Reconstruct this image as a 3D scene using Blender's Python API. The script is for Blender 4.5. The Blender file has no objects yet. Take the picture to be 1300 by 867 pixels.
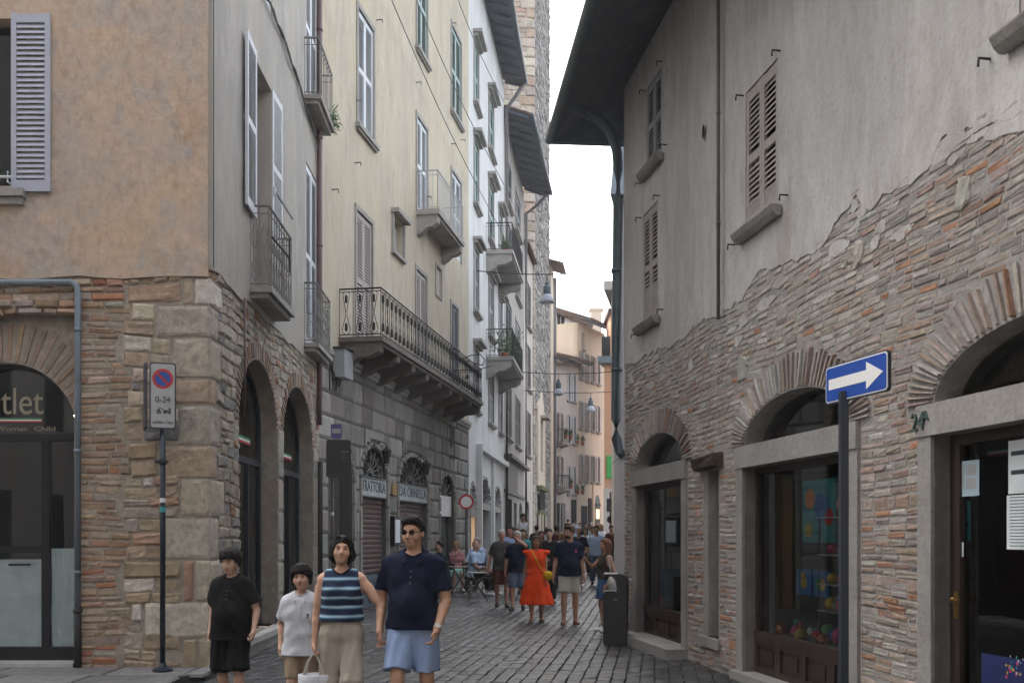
import bpy, math, random
import numpy as np
from mathutils import Vector, Matrix
from mathutils.geometry import tessellate_polygon
random.seed(7); rng = np.random.default_rng(7)
C = bpy.context.scene.collection
SC = bpy.context.scene
CH = 1.62                      # camera height
F = 1264.0                     # focal length in photo pixels

# ------------------------------------------------------------------ camera, sky, sun, exposure
cam = bpy.data.cameras.new('camera'); camo = bpy.data.objects.new('camera', cam); C.objects.link(camo)
camo.location = (0, 0, CH); camo.rotation_euler = (math.radians(90), 0, 0)
cam.sensor_width = 36; cam.lens = 36*F/1300; cam.shift_y = 246.5/1300; cam.clip_end = 3000
cam.dof.use_dof = False
SC.camera = camo
SUN_EL, SUN_AZ = math.radians(46), math.radians(-38)      # azimuth from +Y towards +X
wd = bpy.data.worlds.new('World'); SC.world = wd; wd.use_nodes = True
nt = wd.node_tree; bg = nt.nodes['Background']
sky = nt.nodes.new('ShaderNodeTexSky'); sky.sky_type = 'NISHITA'; sky.sun_disc = False
sky.sun_elevation = SUN_EL; sky.sun_rotation = SUN_AZ; sky.air_density = 1.0; sky.dust_density = 4.0; sky.ozone_density = 1.0
hsv = nt.nodes.new('ShaderNodeHueSaturation'); hsv.inputs['Saturation'].default_value = 0.3
nt.links.new(sky.outputs[0], hsv.inputs['Color']); nt.links.new(hsv.outputs[0], bg.inputs[0])
bg.inputs[1].default_value = 0.15
sl = bpy.data.lights.new('sun', 'SUN'); so = bpy.data.objects.new('sun', sl); C.objects.link(so)
sl.energy = 1.0; sl.angle = math.radians(75); sl.color = (1.0, .94, .86)
d = Vector((math.sin(SUN_AZ)*math.cos(SUN_EL), math.cos(SUN_AZ)*math.cos(SUN_EL), math.sin(SUN_EL)))
so.rotation_euler = d.to_track_quat('Z', 'Y').to_euler()
SC.view_settings.view_transform = 'Standard'; SC.view_settings.look = 'None'; SC.view_settings.gamma = 1
SC.view_settings.use_curve_mapping = False
SC.view_settings.exposure = 2.4
SC.render.engine = 'CYCLES'; SC.cycles.use_denoising = True
SC.cycles.max_bounces = 6; SC.cycles.diffuse_bounces = 4; SC.cycles.glossy_bounces = 3; SC.cycles.transmission_bounces = 4; SC.cycles.transparent_max_bounces = 8
SC.cycles.caustics_reflective = False; SC.cycles.caustics_refractive = False

# ------------------------------------------------------------------ materials
M = {}
def N(t, k): return t.nodes.new('ShaderNode'+k)
def surf(name, base, mix=(), rough=.85, bump=(), attr=False, metal=0, spec=.5, rnoise=None, coat=0, sheen=0, cracks=0):
    """mix: (colour, scale, lo, hi, (sx,sy,sz)) noise patches; bump: (kind, scale, strength(m), stretch)"""
    m = bpy.data.materials.new(name); m.use_nodes = True; t = m.node_tree; L = t.links.new
    b = t.nodes['Principled BSDF']; tc = N(t, 'TexCoord')
    b.inputs['Roughness'].default_value = rough; b.inputs['Metallic'].default_value = metal
    b.inputs['Specular IOR Level'].default_value = spec
    if coat: b.inputs['Coat Weight'].default_value = coat
    if sheen: b.inputs['Sheen Weight'].default_value = sheen
    rgb = N(t, 'RGB'); rgb.outputs[0].default_value = (*base, 1); cur = rgb.outputs[0]
    if attr:
        a = N(t, 'Attribute'); a.attribute_name = 'col'; mm = N(t, 'Mix'); mm.data_type = 'RGBA'; mm.blend_type = 'MULTIPLY'
        mm.inputs[0].default_value = 1; L(cur, mm.inputs[6]); L(a.outputs['Color'], mm.inputs[7]); cur = mm.outputs[2]
    for i, (col, sc, lo, hi, st) in enumerate(mix):
        mp = N(t, 'Mapping'); mp.inputs['Scale'].default_value = st; mp.inputs['Location'].default_value = (i*3.7, i*1.3, i*5.1); L(tc.outputs['Object'], mp.inputs[0])
        n = N(t, 'TexNoise'); n.inputs['Scale'].default_value = sc; n.inputs['Detail'].default_value = 6; n.inputs['Roughness'].default_value = .62; n.inputs['Distortion'].default_value = .4
        L(mp.outputs[0], n.inputs[0]); mr = N(t, 'MapRange'); mr.inputs[1].default_value = lo; mr.inputs[2].default_value = hi
        L(n.outputs[0], mr.inputs[0]); mm = N(t, 'Mix'); mm.data_type = 'RGBA'
        if len(col) == 4: mm.blend_type = 'MULTIPLY'
        L(mr.outputs[0], mm.inputs[0]); L(cur, mm.inputs[6]); mm.inputs[7].default_value = (*col[:3], 1); cur = mm.outputs[2]
    if cracks:
        mp = N(t, 'Mapping'); L(tc.outputs['Object'], mp.inputs[0]); nz = N(t, 'TexNoise'); nz.inputs['Scale'].default_value = 2.2; nz.inputs['Detail'].default_value = 5; L(mp.outputs[0], nz.inputs[0])
        ad = N(t, 'VectorMath'); ad.operation = 'MULTIPLY_ADD'; ad.inputs[1].default_value = (.9, .9, .9); L(nz.outputs['Color'], ad.inputs[0]); L(mp.outputs[0], ad.inputs[2])
        vo = N(t, 'TexVoronoi'); vo.feature = 'DISTANCE_TO_EDGE'; vo.inputs['Scale'].default_value = cracks; L(ad.outputs[0], vo.inputs['Vector'])
        mr = N(t, 'MapRange'); mr.inputs[1].default_value = 0; mr.inputs[2].default_value = .006; mr.inputs[3].default_value = 1; mr.inputs[4].default_value = 0; L(vo.outputs['Distance'], mr.inputs[0])
        n2 = N(t, 'TexNoise'); n2.inputs['Scale'].default_value = .9; L(tc.outputs['Object'], n2.inputs[0]); m3 = N(t, 'MapRange'); m3.inputs[1].default_value = .52; m3.inputs[2].default_value = .64; m3.inputs[4].default_value = .5; L(n2.outputs[0], m3.inputs[0])
        mu = N(t, 'Math'); mu.operation = 'MULTIPLY'; L(mr.outputs[0], mu.inputs[0]); L(m3.outputs[0], mu.inputs[1]); mm = N(t, 'Mix'); mm.data_type = 'RGBA'; L(mu.outputs[0], mm.inputs[0]); L(cur, mm.inputs[6]); mm.inputs[7].default_value = (.18, .17, .155, 1); cur = mm.outputs[2]
    L(cur, b.inputs['Base Color'])
    if rnoise:
        n = N(t, 'TexNoise'); n.inputs['Scale'].default_value = rnoise[0]; n.inputs['Detail'].default_value = 4; L(tc.outputs['Object'], n.inputs[0])
        mr = N(t, 'MapRange'); mr.inputs[1].default_value = .35; mr.inputs[2].default_value = .65; mr.inputs[3].default_value = rnoise[1]; mr.inputs[4].default_value = rnoise[2]
        L(n.outputs[0], mr.inputs[0]); L(mr.outputs[0], b.inputs['Roughness'])
    prev = None
    for kind, sc, dist, st in bump:
        mp = N(t, 'Mapping'); mp.inputs['Scale'].default_value = st; L(tc.outputs['Object'], mp.inputs[0])
        if kind == 'voronoi': n = N(t, 'TexVoronoi'); n.inputs['Scale'].default_value = sc; o = n.outputs['Distance']
        elif kind == 'wave':
            n = N(t, 'TexWave'); n.inputs['Scale'].default_value = sc; n.bands_direction = 'Z'; o = n.outputs['Fac']
        else:
            n = N(t, 'TexNoise'); n.inputs['Scale'].default_value = sc; n.inputs['Detail'].default_value = 7; n.inputs['Roughness'].default_value = .65; o = n.outputs[0]
        L(mp.outputs[0], n.inputs[0]); bp = N(t, 'Bump'); bp.inputs['Distance'].default_value = dist; bp.inputs['Strength'].default_value = 1
        L(o, bp.inputs['Height'])
        if prev: L(prev, bp.inputs['Normal'])
        prev = bp.outputs[0]
    if prev: L(prev, b.inputs['Normal'])
    M[name] = m; return m
U = (1, 1, 1); V = (1, 1, .35); D4 = lambda a, b, c: (a, b, c, 1)
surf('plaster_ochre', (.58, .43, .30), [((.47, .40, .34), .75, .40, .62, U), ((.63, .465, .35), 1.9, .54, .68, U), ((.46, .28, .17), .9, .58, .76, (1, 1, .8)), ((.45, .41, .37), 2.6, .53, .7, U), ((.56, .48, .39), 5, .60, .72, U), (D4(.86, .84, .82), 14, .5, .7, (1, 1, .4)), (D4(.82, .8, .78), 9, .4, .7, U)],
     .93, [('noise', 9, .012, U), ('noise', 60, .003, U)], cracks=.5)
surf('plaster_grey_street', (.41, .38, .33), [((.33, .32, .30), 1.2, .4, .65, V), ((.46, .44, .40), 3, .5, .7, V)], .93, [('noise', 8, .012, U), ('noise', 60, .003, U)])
surf('plaster_grey', (.61, .59, .56), [((.52, .505, .485), 1.0, .38, .62, (1, 1, .35)), ((.66, .64, .61), 1.7, .48, .68, (1.2, 1.2, .25)), ((.42, .38, .335), 1.1, .58, .74, (1, 1, .5)), ((.34, .32, .30), .7, .62, .74, U), (D4(.84, .83, .82), 7, .45, .72, (1, 1, .3)), (D4(.8, .78, .76), 22, .5, .75, U)],
     .93, [('noise', 4, .03, (1, 1, .6)), ('noise', 30, .006, U), ('noise', 120, .002, U)], cracks=.45)
surf('plaster_cream', (.52, .455, .335), [((.45, .40, .32), 1.1, .38, .62, V), ((.54, .49, .395), 2.2, .48, .7, V), ((.48, .38, .22), 1.4, .63, .78, (1, 1, .25)), (D4(.82, .8, .76), 6, .5, .75, (1, 1, .25))], .93, [('noise', 7, .012, U), ('noise', 60, .003, U)])
surf('plaster_white', (.63, .635, .63), [((.53, .54, .54), 1.2, .4, .65, V), ((.45, .47, .46), 2.4, .6, .8, (1, 1, .3))], .92, [('noise', 7, .01, U)])
surf('plaster_mauve', (.34, .315, .30), [((.28, .26, .25), 1.2, .4, .65, V), ((.42, .38, .34), 2.2, .5, .72, V)], .93, [('noise', 7, .012, U)])
surf('plaster_taupe', (.52, .47, .42), [((.44, .40, .37), 1.2, .4, .65, V)], .93, [('noise', 7, .012, U)])
surf('plaster_pale', (.66, .57, .46), [((.56, .49, .40), .8, .4, .65, V)], .93, [('noise', 7, .012, U)])
surf('plaster_orange', (.54, .29, .17), [((.47, .27, .17), .8, .4, .65, V)], .93, [('noise', 7, .012, U)])
surf('mortar', (.42, .365, .30), [((.33, .29, .24), 3, .4, .65, U), ((.50, .45, .38), 7, .5, .7, U)], .97, [('noise', 22, .03, U), ('noise', 80, .01, U)])
surf('mortar_grey', (.42, .395, .37), [((.33, .31, .295), 3, .4, .65, U), ((.50, .48, .455), 7, .5, .7, U)], .97, [('noise', 22, .03, U), ('noise', 80, .01, U)])
surf('masonry', (1, 1, 1), [(D4(.66, .66, .66), 14, .42, .7, U), (D4(1.25, 1.22, 1.18), 5, .5, .75, U), (D4(.78, .76, .74), 1.3, .52, .75, U)], .95, [('noise', 16, .014, U), ('noise', 70, .006, U)], attr=True)
surf('dressed_stone', (.37, .35, .325), [((.28, .265, .25), 2.5, .4, .7, U), (D4(.75, .75, .74), 25, .45, .7, U)], .9, [('noise', 35, .006, U), ('noise', 150, .002, U)])
surf('pale_slab', (.50, .49, .47), [((.38, .37, .35), 3, .45, .7, U)], .85, [('noise', 40, .004, U)])
surf('rustication', (1, 1, 1), [(D4(.72, .72, .72), 5, .42, .7, V), (D4(1.2, 1.18, 1.15), 2, .5, .75, V)], .92, [('noise', 30, .008, U)], attr=True)
surf('groove', (.10, .098, .09), [], .95)
surf('paver', (1, 1, 1), [(D4(.62, .63, .66), 9, .42, .66, U), (D4(1.3, 1.3, 1.3), 3.5, .55, .75, U)], .55, [('noise', 14, .016, U), ('noise', 60, .005, U)], attr=True, rnoise=(6, .26, .5))
surf('ground_joint', (.05, .05, .05), [((.10, .095, .09), 5, .45, .7, U)], .8, [('noise', 30, .01, U)])
surf('slab_paving', (1, 1, 1), [(D4(.7, .7, .72), 5, .42, .66, U)], .7, [('noise', 30, .006, U)], attr=True, rnoise=(6, .5, .75))
surf('roof_tile', (.20, .12, .085), [((.13, .10, .09), 4, .4, .7, U)], .9, [('wave', 6, .04, U)])
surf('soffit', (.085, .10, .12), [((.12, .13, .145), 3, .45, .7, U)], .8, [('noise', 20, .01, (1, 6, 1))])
surf('timber', (.10, .075, .055), [((.06, .045, .035), 9, .4, .7, (1, 1, 6))], .9, [('noise', 25, .02, (1, 1, 4))])
surf('gutter_metal', (.11, .145, .165), [((.08, .10, .115), 3, .4, .7, U)], .45, metal=.3)
surf('pipe_blue', (.20, .25, .30), [((.15, .18, .21), 3, .4, .7, U)], .45)
surf('pipe_brown', (.13, .07, .07), [((.10, .06, .06), 3, .4, .7, U)], .5)
surf('pipe_grey', (.13, .12, .12), [], .5)
surf('iron', (.022, .022, .024), [((.05, .035, .025), 12, .6, .8, U)], .75)
surf('iron_grey', (.20, .19, .175), [((.12, .09, .07), 12, .6, .8, U)], .6)
surf('iron_pale', (.42, .44, .45), [((.25, .2, .17), 14, .6, .8, U)], .6)
surf('black_paint', (.012, .013, .016), [], .35)
surf('dark_blue_paint', (.02, .028, .045), [], .35)
surf('bin_plastic', (.018, .02, .024), [((.03, .032, .036), 6, .45, .7, U)], .42)
surf('shutter_lilac', (.43, .45, .52), [(D4(.85, .85, .86), 6, .5, .75, U)], .6)
surf('shutter_white', (.60, .63, .66), [(D4(.85, .85, .86), 6, .5, .75, U)], .6)
surf('shutter_beige', (.42, .375, .345), [(D4(.8, .8, .8), 6, .5, .75, V)], .65)
surf('shutter_grey', (.34, .35, .36), [(D4(.8, .8, .8), 6, .5, .75, V)], .65)
surf('shutter_green', (.32, .42, .40), [(D4(.85, .85, .85), 6, .5, .75, V)], .65)
surf('shutter_brown', (.12, .105, .10), [(D4(.8, .8, .8), 6, .5, .75, V)], .65)
surf('shutter_slate', (.13, .15, .18), [(D4(.8, .8, .8), 6, .5, .75, V)], .65)
surf('roller_brown', (.135, .09, .085), [(D4(.7, .7, .7), 5, .45, .7, (3, 3, .6))], .55)
surf('wood_dark', (.045, .026, .02), [((.025, .016, .013), 7, .4, .7, (1, 1, .2))], .5)
surf('wood_ochre', (.30, .15, .04), [], .5)
surf('door_green', (.022, .035, .03), [], .55)
surf('panel_blue', (.10, .14, .17), [((.14, .17, .19), 8, .5, .7, U)], .6)
surf('black_glass', (.012, .014, .016), [], .12, spec=.6)
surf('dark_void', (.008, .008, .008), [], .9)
surf('interior', (.055, .052, .05), [], .9)
surf('interior_pale', (.16, .17, .16), [], .9)
surf('curtain', (.50, .47, .42), [], .9)
surf('white_paint', (.78, .78, .76), [], .6)
surf('paper_white', (.72, .77, .78), [(D4(.88, .9, .9), 4, .4, .7, U)], .8, [('noise', 5, .02, U)])
surf('paper_blue', (.40, .52, .58), [], .8)
surf('paper_ink', (.04, .05, .06), [], .8)
surf('sign_blue', (.012, .07, .36), [], .35)
surf('sign_red', (.50, .02, .02), [], .4)
surf('sign_purple', (.12, .08, .28), [], .4)
surf('sign_grey', (.42, .43, .43), [(D4(.8, .8, .8), 8, .5, .7, U)], .5)
surf('sign_board', (.44, .49, .50), [(D4(.75, .75, .75), 6, .45, .7, U)], .7)
surf('letter_dark', (.05, .06, .07), [], .7)
surf('letter_gold', (.30, .27, .20), [], .6)
surf('letter_grey', (.16, .17, .17), [], .6)
surf('letter_green', (.10, .15, .14), [], .5, metal=.4)
surf('flag_green', (.02, .22, .10), [], .6)
surf('flag_red', (.45, .04, .05), [], .6)
surf('bronze', (.35, .22, .06), [], .3, metal=.8)
surf('terracotta', (.35, .13, .06), [], .9)
surf('leaf', (.06, .12, .035), [((.03, .07, .02), 9, .4, .7, U)], .7)
surf('grass_wall', (.13, .13, .05), [], .9)
surf('corbel', (.17, .15, .13), [((.11, .10, .09), 4, .4, .7, U)], .9, [('noise', 30, .01, U)])
surf('cable', (.02, .02, .022), [], .7)
surf('cable_pale', (.12, .12, .12), [], .7)
surf('box_grey', (.36, .38, .39), [], .5)
surf('tile_ochre', (.40, .26, .12), [((.2, .1, .05), 30, .5, .6, U)], .6)
for nm, c in dict(toy_red=(.6, .04, .03), toy_orange=(.65, .16, .03), toy_green=(.03, .35, .06), toy_blue=(.02, .16, .42), toy_pink=(.65, .06, .2), toy_yellow=(.65, .42, .04), toy_teal=(.05, .32, .33), toy_white=(.6, .65, .65), toy_navy=(.02, .03, .12)).items():
    surf(nm, c, [(D4(.7, .7, .7), 8, .5, .7, U)], .45)
def glass(name, tint=(.75, .82, .8), rmin=.05, ior=1.5):
    m = bpy.data.materials.new(name); m.use_nodes = True; t = m.node_tree; t.nodes.remove(t.nodes['Principled BSDF'])
    L = t.links.new; o = t.nodes['Material Output']; tr = N(t, 'BsdfTransparent'); tr.inputs[0].default_value = (*tint, 1)
    gl = N(t, 'BsdfGlossy'); gl.inputs['Roughness'].default_value = .02; fr = N(t, 'Fresnel'); fr.inputs[0].default_value = ior
    mr = N(t, 'MapRange'); mr.inputs[3].default_value = rmin; mr.inputs[4].default_value = 1; L(fr.outputs[0], mr.inputs[0])
    mx = N(t, 'MixShader'); L(mr.outputs[0], mx.inputs[0]); L(tr.outputs[0], mx.inputs[1]); L(gl.outputs[0], mx.inputs[2]); L(mx.outputs[0], o.inputs[0]); M[name] = m
glass('shop_glass', (.74, .80, .80), .05, 1.5)
def emit(name, col, st):
    m = bpy.data.materials.new(name); m.use_nodes = True; b = m.node_tree.nodes['Principled BSDF']
    b.inputs['Base Color'].default_value = (*col, 1); b.inputs['Emission Color'].default_value = (*col, 1); b.inputs['Emission Strength'].default_value = st; M[name] = m
emit('bulb', (1, .72, .35), 6); emit('lit_window', (1, .60, .28), .55)

# ------------------------------------------------------------------ object helpers
def tag(o, label=None, cat=None, group=None, kind=None):
    for k, v in (('label', label), ('category', cat), ('group', group), ('kind', kind)):
        if v: o[k] = v
    return o
def empty(name, loc, label=None, cat=None, group=None):
    o = bpy.data.objects.new(name, None); C.objects.link(o); o.location = loc; o.empty_display_size = .2
    return tag(o, label, cat, group)
def wloc(p):
    v = Vector((0, 0, 0))
    while p is not None: v += p.location; p = p.parent
    return v
class MB:
    def __init__(s): s.v = []; s.f = []; s.c = []
    def add(s, vs, fs, col=(1, 1, 1)):
        n = len(s.v); s.v.extend(vs); s.f.extend([tuple(i+n for i in f) for f in fs]); s.c.extend([col]*len(vs)); return s
    def build(s, name, mat, parent=None, smooth=False, base=None):
        me = bpy.data.meshes.new(name)
        off = wloc(parent) if parent is not None else (Vector(base) if base is not None else Vector((0, 0, 0)))
        a = np.array([tuple(p) for p in s.v], dtype=np.float32).reshape(-1, 3) - np.array(off, dtype=np.float32)
        me.from_pydata(a.tolist(), [], s.f); me.update()
        if any(c != (1, 1, 1) for c in s.c[:200]):
            at = me.color_attributes.new('col', 'FLOAT_COLOR', 'POINT'); at.data.foreach_set('color', np.array([(*c, 1) for c in s.c], dtype=np.float32).ravel())
        elif mat in ('masonry', 'rustication', 'paver', 'slab_paving', 'skin'):
            at = me.color_attributes.new('col', 'FLOAT_COLOR', 'POINT'); at.data.foreach_set('color', np.array([(*c, 1) for c in s.c], dtype=np.float32).ravel())
        me.materials.append(M[mat] if isinstance(mat, str) else mat)
        if smooth: me.polygons.foreach_set('use_smooth', [True]*len(me.polygons))
        o = bpy.data.objects.new(name, me); C.objects.link(o)
        if parent is not None: o.parent = parent
        elif base is not None: o.location = base
        return o
class Frame:                                    # u along, n outwards, h up
    def __init__(s, o, d, nrm, z=0):
        s.o = Vector((o[0], o[1], z)); s.d = Vector((d[0], d[1], 0)).normalized(); s.nn = Vector((nrm[0], nrm[1], 0)).normalized()
    def P(s, u, n, h): return s.o + s.d*u + s.nn*n + Vector((0, 0, h))
    def u(s, px, n=0):                          # photo column -> distance along the wall (plane offset n)
        k = (px-650)/F; o = s.o + s.nn*n
        return (k*o.y - o.x)/(s.d.x - k*s.d.y)
    def h(s, px, py, n=0):
        p = s.P(s.u(px, n), n, 0); return CH + (680-py)/F*p.y
class Ground:                                   # u across, h along the street, n up
    def __init__(s, dx): s.dx = dx
    def P(s, u, n, h):
        y = h; return Vector((u + s.dx*(h-8), y, gz(y)+n))
GX = [0, 19, 23, 30, 50, 68, 100, 200]; GZ = [0, 0, .08, .22, .5, 1.0, 1.9, 4]
def gz(y): return float(np.interp(y, GX, GZ))
BOXF = [(0, 1, 3, 2), (4, 6, 7, 5), (0, 4, 5, 1), (2, 3, 7, 6), (0, 2, 6, 4), (1, 5, 7, 3)]
def fbox(mb, W, u0, u1, n0, n1, h0, h1, col=(1, 1, 1)):
    mb.add([W.P(u, n, h) for u in (u0, u1) for n in (n0, n1) for h in (h0, h1)], BOXF, col); return mb
def wbox(mb, x0, x1, y0, y1, z0, z1, col=(1, 1, 1)):
    mb.add([Vector((x, y, z)) for x in (x0, x1) for y in (y0, y1) for z in (z0, z1)], BOXF, col); return mb
def tube(mb, pts, r, n=8, cap=True, col=(1, 1, 1)):
    pts = [Vector(p) for p in pts]; rs = r if isinstance(r, (list, tuple)) else [r]*len(pts); vs = []; fs = []
    up = None
    for i, p in enumerate(pts):
        t = (pts[min(i+1, len(pts)-1)]-pts[max(i-1, 0)])
        t = t.normalized() if t.length > 1e-9 else Vector((0, 0, 1))
        if up is None: up = Vector((0, 0, 1)) if abs(t.z) < .9 else Vector((1, 0, 0))
        a = t.cross(up); a = a.normalized() if a.length > 1e-6 else t.orthogonal().normalized(); b = t.cross(a).normalized(); up = -b if False else up
        for k in range(n):
            an = 2*math.pi*k/n; vs.append(p + (a*math.cos(an)+b*math.sin(an))*rs[i])
    for i in range(len(pts)-1):
        for k in range(n): fs.append((i*n+k, i*n+(k+1) % n, (i+1)*n+(k+1) % n, (i+1)*n+k))
    if cap: fs.append(tuple(range(n))[::-1]); fs.append(tuple((len(pts)-1)*n+k for k in range(n)))
    mb.add(vs, fs, col); return mb
def lathe(mb, c, prof, n=16, W=None, axis='z', col=(1, 1, 1)):
    c = Vector(c); vs = []; fs = []
    for r, z in prof:
        for k in range(n):
            a = 2*math.pi*k/n; vs.append(c+Vector((r*math.cos(a), r*math.sin(a), z)))
    for i in range(len(prof)-1):
        for k in range(n): fs.append((i*n+k, i*n+(k+1) % n, (i+1)*n+(k+1) % n, (i+1)*n+k))
    fs.append(tuple(range(n))[::-1]); fs.append(tuple((len(prof)-1)*n+k for k in range(n)))
    mb.add(vs, fs, col); return mb
def slab(mb, W, outer, holes, nf, nb, col=(1, 1, 1), hole_depth=None):
    """front face at nf with holes, edges running back to nb (holes to hole_depth)"""
    loops = [outer]+list(holes); flat = [Vector((u, h, 0)) for lp in loops for u, h in lp]
    tri = tessellate_polygon([[Vector((u, h, 0)) for u, h in lp] for lp in loops])
    s = 1 if W.d.cross(Vector((0, 0, 1))).dot(W.nn) > 0 else -1
    fs = []
    for t in tri:
        a, b, c = (flat[i] for i in t); ar = (b-a).cross(c-a).z
        fs.append(tuple(t) if ar*s > 0 else tuple(t)[::-1])
    mb.add([W.P(p.x, nf, p.y) for p in flat], fs, col)
    for li, lp in enumerate(loops):
        back = nb if li == 0 or hole_depth is None else hole_depth
        n = len(lp); vs = [W.P(u, nf, h) for u, h in lp]+[W.P(u, back, h) for u, h in lp]
        mb.add(vs, [(i, (i+1) % n, n+(i+1) % n, n+i) for i in range(n)], col)
    return mb
def rect(u0, u1, h0, h1): return [(u0, h0), (u1, h0), (u1, h1), (u0, h1)]
def archpoly(u0, u1, h0, hs, rise, n=18, seg=1.0):
    uc = (u0+u1)/2; a = abs(u1-u0)/2*(1 if u1 > u0 else -1)
    return [(u0, h0), (u1, h0)]+[(uc+a*math.cos(math.pi*k/n), hs+rise*math.sin(math.pi*k/n)) for k in range(n+1)]
def fan(mb, W, poly, n, col=(1, 1, 1)):
    mb.add([W.P(u, n, h) for u, h in poly], [tuple(range(len(poly)))], col)

# ------------------------------------------------------------------ masonry
def stone(mb, W, q, t, col, m=2, depth=.0, rough=.006, inset=None):
    """q: four (u,h) corners ccw; pillow-faced block standing t proud"""
    (a, b, c, e) = [np.array(p) for p in q]
    k = m+3; vs = []; fs = []
    wu = max(.02, min(np.linalg.norm(b-a), 9)); wh = max(.02, np.linalg.norm(e-a))
    ins = inset if inset is not None else min(.3, .018/min(wu, wh)+.04)
    cu = min(.3, (.012+.1*min(wu, wh))/wu); ch = min(.3, (.012+.1*min(wu, wh))/wh)
    if inset: cu, ch = min(.3, inset/wu), min(.3, inset/wh)
    su = [0, cu*.35]+list(np.linspace(cu, 1-cu, m))+[1-cu*.35, 1] if m > 1 else [0, cu, 1-cu, 1]
    sh = [0, ch*.35]+list(np.linspace(ch, 1-ch, m))+[1-ch*.35, 1] if m > 1 else [0, ch, 1-ch, 1]
    K = len(su); til = random.uniform(-.3, .3)*t; til2 = random.uniform(-.3, .3)*t
    for i, x in enumerate(su):
        for j, y in enumerate(sh):
            p = (a*(1-x)+b*x)*(1-y)+(e*(1-x)+c*x)*y
            ed = min(i, K-1-i, j, K-1-j)
            if ed == 0: n = -depth-.004
            elif ed == 1 and m > 1: n = t*.62
            else: n = t+til*(x-.5)+til2*(y-.5)+random.uniform(-rough, rough)
            jj = rough*.9 if ed > 0 else 0
            vs.append(W.P(p[0]+random.uniform(-jj, jj), n, p[1]+random.uniform(-jj, jj)))
    s = 1 if W.d.cross(Vector((0, 0, 1))).dot(W.nn) > 0 else -1
    if isinstance(W, Ground): s = 1
    for i in range(K-1):
        for j in range(K-1):
            f = (i*K+j, (i+1)*K+j, (i+1)*K+j+1, i*K+j+1); fs.append(f if s > 0 else f[::-1])
    mb.add(vs, fs, col)
Ground.d = Vector((1, 0, 0)); Ground.nn = Vector((0, 1, 0))
def courses(mb, W, u0, u1, h0, h1, ok, rows, widths, pal, t=(.012, .03), gap=.012, wob=.012, m=2, rough=.005, hvar=.25, tilt=0):
    """coursed masonry; ok(u,h) says where masonry is; rows: mean height; pal(u,h)->colour"""
    h = h0; st = .025; ph = random.random()*9
    wave = lambda u, h: wob*(math.sin(u*1.9+h*2.1+ph)+.5*math.sin(u*4.3-h*3+ph*2)) + tilt*(u-u0)
    while h < h1:
        rh = (rows(h) if callable(rows) else rows)*random.uniform(1-hvar, 1+hvar)
        us = np.arange(u0, u1+st, st); run = None; runs = []
        for u in us:
            o = ok(u, h+rh*.5) and u < u1
            if o and run is None: run = u
            if not o and run is not None:
                if u-run > .04: runs.append((run, u))
                run = None
        if run is not None: runs.append((run, u1))
        for (a, b) in runs:
            u = a
            while u < b-1e-6:
                w = widths(rh, u, h); e = u+w
                if b-e < w*.35: e = b
                g = gap*random.uniform(.6, 1.4)
                dj = lambda: random.uniform(-1, 1)*rh*.07
                q = [(u+g/2, h+g/2+wave(u, h)+dj()), (e-g/2, h+g/2+wave(e, h)+dj()), (e-g/2+dj()*.5, h+rh-g/2+wave(e, h+rh)+dj()), (u+g/2+dj()*.5, h+rh-g/2+wave(u, h+rh)+dj())]
                if random.random() > .012: stone(mb, W, q, random.uniform(*t), pal(u, h, e-u, rh), m, 0, rough)
                u = e
        h += rh
def vous(mb, W, uc, hs, a, rise, t, n, pal, proud=.015, depth=.25, a0=0, a1=math.pi, gapf=.12):
    for k in range(n):
        x0 = a0+(a1-a0)*(k+gapf/2)/n; x1 = a0+(a1-a0)*(k+1-gapf/2)/n
        pt = lambda an, r: (uc+(a+r)*math.cos(an), hs+(rise+r)*math.sin(an))
        tt = t*random.uniform(.93, 1.05)
        q = [pt(x0, 0), pt(x0, tt), pt(x1, tt), pt(x1, 0)]
        stone(mb, W, q, proud*random.uniform(.5, 1.3), pal(0, 0, .1, .1), 1, depth, .004)
def jit(c, a=.12):
    k = random.uniform(1-a, 1+a); return tuple(max(.01, x*k*random.uniform(.96, 1.04)) for x in c)
def pick(lst, a=.14):
    r = random.random()*sum(w for w, _ in lst)
    for w, c in lst:
        r -= w
        if r <= 0: return jit(c, a)
    return jit(lst[-1][1], a)

# ------------------------------------------------------------------ windows, shutters, railings
def leaf_shutter(W, ua, ub, n, h0, h1, mat, parent, name='shutter', pitch=.055, th=.035, open_frame=None, mid=True):
    """one louvred leaf between ua and ub, its back at n"""
    G = open_frame or W; mb = MB(); s = .055; w = abs(ub-ua); a, b = min(ua, ub), max(ua, ub); s = min(.06, w*.16)
    fbox(mb, G, a, a+s, n, n+th, h0, h1); fbox(mb, G, b-s, b, n, n+th, h0, h1)
    hs = [h0, (h0+h1)/2-.05, h1-.11] if (mid and h1-h0 > 1.2) else [h0, h1-.11]
    for k, hh in enumerate(hs): fbox(mb, G, a+s, b-s, n+.002, n+th-.002, hh, hh+(.13 if k == 0 else .1))
    hh = h0+.15
    while hh < h1-.12:
        if not (len(hs) == 3 and hs[1]-.03 < hh < hs[1]+.1):
            mb.add([G.P(a+s, n+.004, hh+pitch*.75), G.P(b-s, n+.004, hh+pitch*.75), G.P(b-s, n+th-.003, hh), G.P(a+s, n+th-.003, hh),
                    G.P(a+s, n+.004, hh+pitch*.75+.009), G.P(b-s, n+.004, hh+pitch*.75+.009), G.P(b-s, n+th-.003, hh+.009), G.P(a+s, n+th-.003, hh+.009)],
                   [(0, 1, 2, 3), (7, 6, 5, 4), (0, 3, 7, 4), (1, 5, 6, 2), (3, 2, 6, 7), (0, 4, 5, 1)])
        hh += pitch
    return mb.build(name, mat, parent)
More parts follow.
